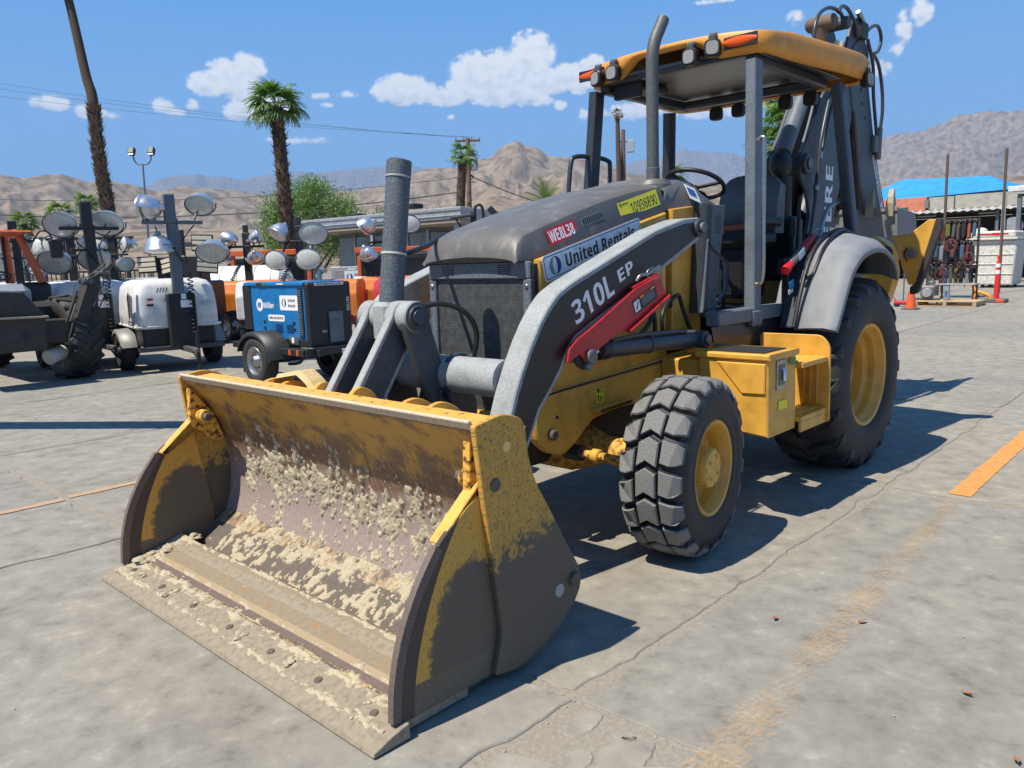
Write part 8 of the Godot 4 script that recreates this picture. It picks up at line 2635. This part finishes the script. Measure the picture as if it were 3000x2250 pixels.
	for sd in [-1.0, 1.0]:
		var w := small_wheel(T, V(0.0, 0.31, sd * 0.55), 0.31, 0.2, 1.0)
		w.rotation.y = -PI * 0.5 * sd
	# orange lift frames in the back row
	for q in [[V(-5.6, 0, 16.2), "orange lift frame with black panels behind the first orange tower"], [V(-8.3, 0, 14.3), "orange lift frame seen past the office windows"], [V(-12.0, 0, 10.9), "orange lift frame behind the grille of the backhoe"]]:
		T = thing("lift_frame", q[1], "lift", q[0], -0.8, "orange lifts in the back row")
		for x in [-1.0, 1.0]:
			part(mb().box(V(x, 1.0, 0), V(0.10, 2.0, 0.10), 0.01), "upright", M("jlg_orange"), T)
		part(mb().box(V(0, 1.93, 0), V(2.2, 0.14, 0.16), 0.01), "top_beam", M("jlg_orange"), T)
		part(mb().box(V(0, 1.25, 0.2), V(2.1, 1.1, 0.05), 0.01), "mesh_panel", M("black_plastic"), T)
		part(mb().box(V(0, 0.5, 0.1), V(2.2, 0.9, 0.9), 0.05), "base", M("black_plastic"), T)
	# wall and iron fence at the back
	T = thing("boundary_wall", "grey boundary wall behind the orange cab", "wall", V(0.5, 0, 24.5), -0.82)
	part(mb().box(V(1.0, 1.3, 0), V(9.0, 2.6, 0.2), 0.02), "wall_panel", M("grey_wall"), T)
	T = thing("iron_fence", "black iron fence with thin upright bars by the grey wall", "fence", V(-1.5, 0, 21.6), -0.82)
	for y in [0.25, 1.58]:
		part(mb().box(V(-1.2, y, 0), V(8.4, 0.05, 0.04), 0.0), "rail", M("black_plastic"), T)
	for k in 66:
		part(fence_bar(), "bar", M("black_plastic"), T, Transform3D(Basis(), V(3.0 - k * 0.128, 0.88, 0)))
	for x in [3.0, 0.2, -2.6, -5.4]:
		part(mb().box(V(x, 0.9, 0), V(0.09, 1.8, 0.09), 0.01), "post", M("black_plastic"), T)

var _bar: ArrayMesh
func fence_bar() -> ArrayMesh:
	if _bar == null:
		_bar = mb().box(Vector3.ZERO, V(0.022, 1.46, 0.022), 0.0).mesh()
	return _bar

func make_right() -> void:
	# open shop with a corrugated eave
	var T := thing("workshop", "open workshop with dark interior, corrugated eave and pale walls above", "building", V(-37, 0, 6))
	part(mb().box(V(-9.0, 1.6, 0.5), V(0.2, 3.2, 12.8), 0.0), "back_wall", M("shed_dark"), T)
	part(mb().box(V(-4.5, 1.6, 6.8), V(9.0, 3.2, 0.2), 0.0), "side_wall", M("shed_dark"), T)
	part(mb().box(V(-4.5, 3.28, 0.4), V(9.2, 0.10, 13.0), 0.0), "ceiling", M("shed_dark"), T)
	part(mb().box(V(-4.5, 1.6, -6.0), V(9.0, 3.2, 0.2), 0.0), "side_wall", M("shed_dark"), T)
	part(mb().box(V(-0.2, 3.66, 4.0), V(0.3, 0.66, 2.3), 0.01), "salmon_wall", M("salmon_wall"), T)
	part(mb().box(V(-0.2, 3.62, 2.2), V(0.3, 0.62, 1.1), 0.01), "block_wall", M("beige_wall"), T)
	part(mb().box(V(-0.2, 3.62, -2.2), V(0.32, 0.66, 7.6), 0.01), "stucco_wall", M("beige_wall"), T)
	part(mb().box(V(0.0, 3.64, 2.82), V(0.2, 0.40, 0.18), 0.01), "wall_duct", M("shed_dark"), T)
	var rings := []
	for k in 133:
		var z := 5.6 - k * 0.086
		var w := 0.035 * sin(k * PI * 0.5)
		rings.append([V(0.75, 3.17 + w, z), V(-0.4, 3.40 + w, z)])
	part(mb().grid(rings, false), "corrugated_eave", M("eave_grey"), T)
	for z in [-0.3, 5.2, -5.5]:
		part(mb().box(V(0.4, 1.58, z), V(0.14, 3.16, 0.14), 0.01), "column", M("post_grey"), T)
	for z in [3.4, 0.6]:
		part(mb().box(V(-2.2, 3.12, z), V(0.18, 0.06, 0.9), 0.01), "tube_lamp", M("lamp_cool"), T)
	for q in [[1.6, 3.9, 0.9], [0.9, 1.1, 0.9], [2.2, -2.0, 0.7]]:
		part(mb().box(V(-1.4, 0.5 + q[2] * 0.6, q[1]), V(0.5, 0.3, q[0]), 0.03), "red_machine", M("red"), T)
	# blue shade roof
	T = thing("shade_canopy", "large blue fabric shade canopy above the workshop", "canopy", V(-46, 0, 9))
	var P := [V(2.0, 4.25, 6.2), V(2.0, 4.50, -2.55), V(-6.0, 4.4, -3.2), V(-6.0, 4.3, 6.4)]
	var R := [V(-1.2, 5.72, 4.1), V(-1.2, 5.50, -0.6)]
	var b := mb()
	b.flat()
	b.quad(P[0], P[1], R[1], R[0])
	b.tri(P[1], P[2], R[1])
	b.quad(P[2], P[3], R[0], R[1])
	b.tri(P[3], P[0], R[0])
	part(b, "fabric", M("blue_tarp"), T)
	for p in P:
		part(mb().cyl(V(p.x, 0, p.z), p, 0.08, -1, 10), "post", M("post_grey"), T)
	# posts of the neighbouring roof
	T = thing("carport", "grey steel carport posts with a white beam beside the workshop", "carport", V(-33, 0, 4.2))
	part(mb().box(V(0, 1.8, 0), V(0.16, 3.6, 0.16), 0.01), "column", M("post_grey"), T)
	part(mb().box(V(0, 1.85, 0.55), V(0.14, 3.7, 0.14), 0.01), "column", M("white_paint"), T)
	part(mb().box(V(0, 3.80, -2.6), V(0.5, 0.22, 6.0), 0.02), "beam", M("white_paint"), T)
	part(mb().box(V(-1.5, 3.55, -3.0), V(3.0, 0.08, 6.0), 0.02), "roof_deck", M("rust_brown"), T)
	part(mb().box(V(-3.0, 1.8, -3.4), V(0.2, 3.5, 6.0), 0.02), "rear_wall", M("shed_dark"), T)
	part(mb().cyl(V(-0.2, 2.30, 0.22), V(-0.14, 2.30, 0.22), 0.38, -1, 22), "dish", M("alu"), T)
	# two steel bollard poles
	for q in [[-24.0, 4.65, 4.55, "tall thin rusty steel pole rising behind the tool rack"], [-24.0, 2.96, 4.55, "tall thin rusty steel pole rising behind the white bin"]]:
		one(mb().cyl(V(0, 0, 0), V(-0.05, q[2], 0.03), 0.045, -1, 10), "steel_pole", M("pole_rust"), q[3], "pole", Transform3D(Basis(), V(q[0], 0, q[1])), "steel poles")
	# white bin with ribs and lid
	T = thing("waste_bin", "large white ribbed plastic bin with a domed lid", "bin", V(-27.4, 0, 3.95))
	part(mb().prism(poly([-0.40, 0.12, 0.70, 0.10, 0.80, 1.70, -0.64, 1.74]), -1.6, 0.0, 0.04, Transform3D(Basis(Vector3(0, 0, -1), Vector3(0, 1, 0), Vector3(1, 0, 0)), Vector3.ZERO)), "bin_body", M("bin_white"), T)
	for y in [0.50, 0.86, 1.20]:
		part(mb().box(V(0.0, y, -0.06), V(0.06, 0.03, 1.28), 0.01), "rib", M("bin_white"), T)
	part(mb().box(V(-0.75, 1.76, 0.0), V(1.75, 0.09, 1.62), 0.02), "bin_rim", M("bin_white"), T)
	part(mb().box(V(-0.75, 1.92, -0.02), V(1.55, 0.24, 1.42), 0.06), "lid", M("bin_white"), T)
	part(mb().ball(V(-0.4, 2.05, 0.45), V(0.22, 0.14, 0.22), 14, 8), "lid_cap", M("bin_white"), T)
	part(mb().box(V(0.03, 1.93, -0.05), V(0.02, 0.05, 0.9), 0.0), "red_stripe", M("red_decal"), T)
	part(mb().box(V(0.035, 1.93, -0.12), V(0.02, 0.09, 0.22), 0.0), "red_mark", M("red_decal"), T)
	part(mb().box(V(-0.8, 1.30, -0.76), V(1.5, 0.08, 0.06), 0.02), "side_rail", M("bin_white"), T)
	for x in [-0.2, -1.4]:
		part(mb().cyl(V(x, 0.06, -0.6), V(x, 0.06, -0.5), 0.06, -1, 10), "caster", M("black_plastic"), T)
		part(mb().cyl(V(x, 0.06, 0.2), V(x, 0.06, 0.3), 0.06, -1, 10), "caster", M("black_plastic"), T)
	# rack with hanging tools
	T = thing("tool_rack", "steel rack with three tiers of hanging hoists", "rack", V(-20.9, 0, 3.6))
	for z in [-0.66, 0.66]:
		part(mb().box(V(0, 1.15, z), V(0.06, 2.3, 0.06), 0.006), "upright", M("black_rust"), T)
		part(mb().box(V(-0.1, 0.03, z), V(0.7, 0.06, 0.06), 0.006), "foot", M("black_rust"), T)
	for y in [2.30, 1.68, 1.05, 0.9]:
		part(mb().box(V(0, y, 0), V(0.06, 0.05, 1.38), 0.006), "rail", M("rack_red") if y < 1.2 else M("black_rust"), T)
	rng.seed = 91
	var cols := [["grey", 0.16, 0.16, 0.17], ["olive", 0.24, 0.25, 0.03], ["red", 0.34, 0.04, 0.03], ["black", 0.03, 0.03, 0.03], ["brown", 0.16, 0.11, 0.08], ["orange", 0.62, 0.14, 0.06], ["blue", 0.10, 0.18, 0.32], ["silver", 0.36, 0.37, 0.38]]
	var order := [0, 1, 2, 1, 0, 4, 3, 5, 6, 3, 6, 7, 3, 4, 3, 6, 2, 3, 4, 3, 2, 6, 0, 1, 3, 7, 3]
	var proto: Node3D = null
	for k in order.size():
		var c = cols[order[k]]
		var tier := k / 9
		var p := V(-20.84, [1.72, 1.10, 0.42][tier], 4.16 - (k % 9) * 0.138)
		var lab := "%s hoist hanging on the %s tier of the tool rack" % [c[0], ["top", "middle", "bottom"][tier]]
		var h: Node3D
		if proto == null:
			proto = thing("chain_hoist", lab, "hoist", p, 0.0, "hoists on the tool rack")
			h = proto
			part(mb().prism(rounded(poly([-0.045, 0.0, 0.045, 0.0, 0.052, 0.40, 0.02, 0.47, -0.02, 0.47, -0.052, 0.40]), 0.02, 3), -0.05, 0.05, 0.012, Transform3D(Basis(Vector3(0, 0, -1), Vector3(0, 1, 0), Vector3(1, 0, 0)), Vector3.ZERO)), "body", M("hoist_" + c[0]), h)
			var hk := []
			for q in 12:
				var a := -0.6 + 4.8 * q / 11.0
				hk.append(V(0.0, 0.53 + sin(a) * 0.04, cos(a) * 0.04))
			part(mb().tube(hk, 0.012, 6), "hook", M("steel_dull"), h)
			part(mb().cyl(V(0.05, 0.06, 0), V(0.05, -0.06, 0.02), 0.015, -1, 6), "chain_end", M("black_rust"), h)
		else:
			h = copy(proto, p, rng.randf_range(-0.25, 0.25), lab)
		h.rotation.y = rng.randf_range(-0.5, 0.5)
		h.rotation.x = rng.randf_range(-0.08, 0.08)
		var sc := rng.randf_range(0.78, 1.08)
		h.scale = V(rng.randf_range(0.7, 1.25), sc, rng.randf_range(0.7, 1.3))
		h.position.y += (1.0 - sc) * 0.53
		h.get_node("body").material_override = M("hoist_" + c[0])
	rng.seed = 17
	for k in 5:
		var hp := []
		var z0 := 4.05 - k * 0.24
		for q in 26:
			var a := TAU * q / 12.0
			hp.append(V(cos(a) * 0.02 + 0.05, 0.20 + sin(a) * (0.17 + rng.randf() * 0.02), cos(a) * 0.13 + q * 0.003))
		one(mb().tube(hp, 0.016, 6), "hose_coil", M(["rubber_hose", "black_rust", "hoist_red", "rubber_hose", "hoist_brown"][k]), ["black hose coil hung low under the olive hoists", "dull black hose coil hung between two dark ones", "dark red hose coil hung on the tool rack", "black hose coil hung beside the dark red one", "brown hose coil hung at the white bin end of the rack"][k], "hose", Transform3D(Basis(), V(-20.72, [0.86, 0.52, 1.36, 0.66, 0.95][k], z0)))
	# things standing in front of the rack
	T = thing("pallet", "weathered wooden pallet lying before the tool rack", "pallet", V(-17.3, 0, 2.72))
	for k in 7:
		part(mb().box(V(-0.45 + k * 0.15, 0.125, 0), V(0.10, 0.02, 1.45), 0.004), "deck_board", M("wood_pallet"), T)
	for z in [-0.68, 0.0, 0.68]:
		part(mb().box(V(0, 0.068, z), V(1.0, 0.09, 0.09), 0.006), "stringer", M("wood_pallet"), T)
	for x in [-0.45, 0.0, 0.45]:
		part(mb().box(V(x, 0.011, 0), V(0.10, 0.02, 1.45), 0.004), "bottom_board", M("wood_pallet"), T)
	T = thing("engine_pump", "grey engine pump with pipes on the wooden pallet", "pump", V(-17.4, 0.136, 3.25))
	part(mb().box(V(0, 0.20, 0), V(0.34, 0.36, 0.36), 0.04), "engine_block", M("steel_dull"), T)
	part(mb().cyl(V(0.0, 0.40, -0.05), V(0.0, 0.50, -0.05), 0.10, -1, 16, 0.02), "air_filter", M("steel"), T)
	part(mb().cyl(V(0.17, 0.2, 0.0), V(0.24, 0.2, 0.0), 0.12, -1, 18, 0.01), "fan_cover", M("alu"), T)
	part(mb().cyl(V(0.1, 0.06, -0.3), V(0.1, 0.06, 0.3), 0.06, -1, 12, 0.01), "pipe", M("bucket_grey"), T)
	T = thing("pipe_drum", "grey cylinder with a blue label standing on the pallet", "drum", V(-17.3, 0.136, 2.80))
	part(mb().cyl(V(0, 0, 0), V(0, 0.38, 0), 0.075, -1, 18, 0.008), "drum_body", M("alu"), T)
	part(mb().box(V(0.076, 0.17, 0.0), V(0.004, 0.16, 0.05), 0.0), "blue_label", M("decal_blue"), T)
	part(mb().cyl(V(0, 0.38, 0), V(0, 0.40, 0), 0.085, -1, 18, 0.004), "drum_cap", M("steel_dull"), T)
	T = thing("work_table", "small steel table behind the pallet", "table", V(-18.1, 0, 2.75))
	part(mb().box(V(0, 0.52, 0), V(0.5, 0.03, 0.95), 0.004), "table_top", M("alu"), T)
	for x in [-0.2, 0.2]:
		for z in [-0.42, 0.42]:
			part(mb().box(V(x, 0.253, z), V(0.04, 0.505, 0.04), 0.003), "leg", M("black_rust"), T)
	T = thing("floor_jack", "low red floor jack at the end of the pallet", "jack", V(-16.6, 0, 3.62))
	part(mb().box(V(0, 0.10, 0), V(0.20, 0.10, 0.50), 0.03), "jack_body", M("red"), T)
	for z in [-0.18, 0.18]:
		part(mb().cyl(V(-0.11, 0.05, z), V(0.11, 0.05, z), 0.05, -1, 12, 0.008), "wheel", M("black_plastic"), T)
	part(mb().tube([V(0, 0.14, 0.2), V(0, 0.5, 0.45)], 0.015, 7), "handle", M("red"), T)
	cone("orange traffic cone on a green base beside the yellow stabilizer", V(-15.6, 0, 3.17))
	T = thing("delineator_post", "red delineator post with two white bands on a grey base", "post", V(-18.85, 0, 1.98))
	part(mb().lathe([Vector2(0.070, 0.10), Vector2(0.062, 0.70), Vector2(0.058, 0.74), Vector2(0.055, 1.02), Vector2(0.040, 1.10), Vector2(0.022, 1.14), Vector2(0.034, 1.20), Vector2(0.030, 1.27), Vector2(0.0, 1.28)], Vector3.ZERO, V(0, 1, 0), 18, false), "tube", M("delineator_red"), T)
	for y in [0.76, 0.93]:
		part(mb().cyl(V(0, y, 0), V(0, y + 0.10, 0), 0.0635, 0.0615, 18), "white_band", M("white_decal"), T)
	part(mb().box(V(0, 0.05, 0.12), V(0.42, 0.10, 0.75), 0.02), "base", M("base_grey"), T)
	part(mb().box(V(0.2, 0.052, -0.12), V(0.06, 0.09, 0.16), 0.01), "red_end", M("cone_orange"), T)
	T = thing("cable_ramp", "bent orange cable guard lying by the red delineator post", "guard", V(-19.0, 0, 2.4))
	part(mb().tube(curve([V(0, 0.48, 0.22), V(0, 0.30, 0.10), V(0, 0.24, -0.05), V(0, 0.16, -0.22), V(0, 0.0, -0.26)], 5), 0.045, 8), "guard_bar", M("decal_orange"), T)
	part(mb().tube(curve([V(0, 0.26, 0.02), V(0, 0.16, 0.12), V(0, 0.0, 0.16)], 5), 0.04, 8), "guard_leg", M("decal_orange"), T)
	# green sign board
	T = thing("green_sign", "green information board with white lines of lettering", "sign", V(-19, 0, 4.55))
	part(mb().box(V(0, 2.29, 0), V(0.03, 0.76, 0.42), 0.004), "board", M("green_sign"), T)
	for z in [-0.18, 0.18]:
		part(mb().cyl(V(-0.03, 0, z), V(-0.03, 2.65, z), 0.02, -1, 8), "post", M("steel_dull"), T)
	var w := [["RETURNS", 2.57], ["EQUIPMENT", 2.40], ["& LARGE", 2.31], ["DROP", 2.10]]
	for q in w:
		text(q[0], 0.055, M("white_decal"), T, frame(V(0.0165, q[1], 0.02), V(0, 0, -1), V(0, 1, 0)), "lettering", true, 0.001, 0.26)
	# white flatbed seen through the cab
	T = thing("white_trailer", "white enclosed trailer seen between seat and fender", "trailer", V(-8.6, 0, 3.6), 0.0)
	part(mb().box(V(0, 1.30, 0.0), V(2.2, 1.30, 1.5), 0.05), "body", M("white_paint"), T)
	part(mb().box(V(0, 0.60, 0.0), V(2.2, 0.12, 1.45), 0.02), "chassis", M("black_plastic"), T)
	part(mb().box(V(1.105, 1.32, 0.0), V(0.01, 0.03, 1.3), 0.0), "seam", M("decal_ring"), T)
	for z in [-0.70, 0.70]:
		var wl := small_wheel(T, V(0.1, 0.34, z), 0.34, 0.22, 1.0)
		wl.rotation.y = -PI * 0.5 * signf(z)

func cone(label: String, at: Vector3) -> void:
	var T := thing("traffic_cone", label, "cone", at)
	part(mb().lathe([Vector2(0.13, 0.03), Vector2(0.10, 0.20), Vector2(0.075, 0.42), Vector2(0.07, 0.46), Vector2(0.0, 0.46)], Vector3.ZERO, V(0, 1, 0), 20, false), "cone_body", M("cone_orange"), T)
	part(mb().box(V(0, 0.015, 0), V(0.36, 0.03, 0.36), 0.008), "base", M("cone_base"), T)

func back_materials() -> void:
	var grime: Texture2D = texs["grime"]
	var dust: Texture2D = texs["dust"]
	mat("transformer_grey", lin(0.45, 0.49, 0.52), 0.5, 0.0, grime, 0.6)
	mat("wire_black", lin(0.03, 0.03, 0.035), 0.7)
	mat("soffit_tan", lin(0.30, 0.25, 0.20), 0.9)
	mat("office_glass", lin(0.26, 0.29, 0.29), 0.12, 0.0, dust, 0.3)
	mat("cabinet_grey", lin(0.42, 0.43, 0.44), 0.5, 0.2, grime, 0.7)
	mat("cabinet_door", lin(0.33, 0.325, 0.33), 0.5, 0.1, dust, 0.8)
	mat("eave_grey", lin(0.55, 0.55, 0.53), 0.6, 0.2, dust, 0.6)
	mat("lamp_cool", lin(0.6, 0.62, 0.65), 0.4)
	mat("pole_rust", lin(0.15, 0.10, 0.075), 0.7, 0.2, dust, 2.0)
	mat("bin_white", lin(0.68, 0.66, 0.58), 0.6, 0.0, dust, 0.5)
	mat("rack_red", lin(0.20, 0.03, 0.03), 0.6)
	mat("delineator_red", lin(0.75, 0.03, 0.02), 0.45, 0.0, grime, 2.0)
	mat("base_grey", lin(0.13, 0.11, 0.10), 0.8)
	mat("cone_base", lin(0.03, 0.10, 0.07), 0.7)
	for c in [["grey", 0.16, 0.16, 0.17], ["olive", 0.24, 0.25, 0.03], ["red", 0.34, 0.04, 0.03], ["black", 0.03, 0.03, 0.03], ["brown", 0.16, 0.11, 0.08], ["orange", 0.62, 0.14, 0.06], ["blue", 0.10, 0.18, 0.32], ["silver", 0.36, 0.37, 0.38]]:
		mat("hoist_" + c[0], lin(c[1] * 0.65, c[2] * 0.65, c[3] * 0.65), 0.55, 0.0, dust, 3.0)

func _ready() -> void:
	make_world()
	make_materials()
	make_ground_materials()
	loader_materials()
	yard_materials()
	back_materials()
	make_hills()
	make_ground()
	make_buildings()
	make_right()
	make_trees()
	make_poles()
	make_loader()
	make_yard()
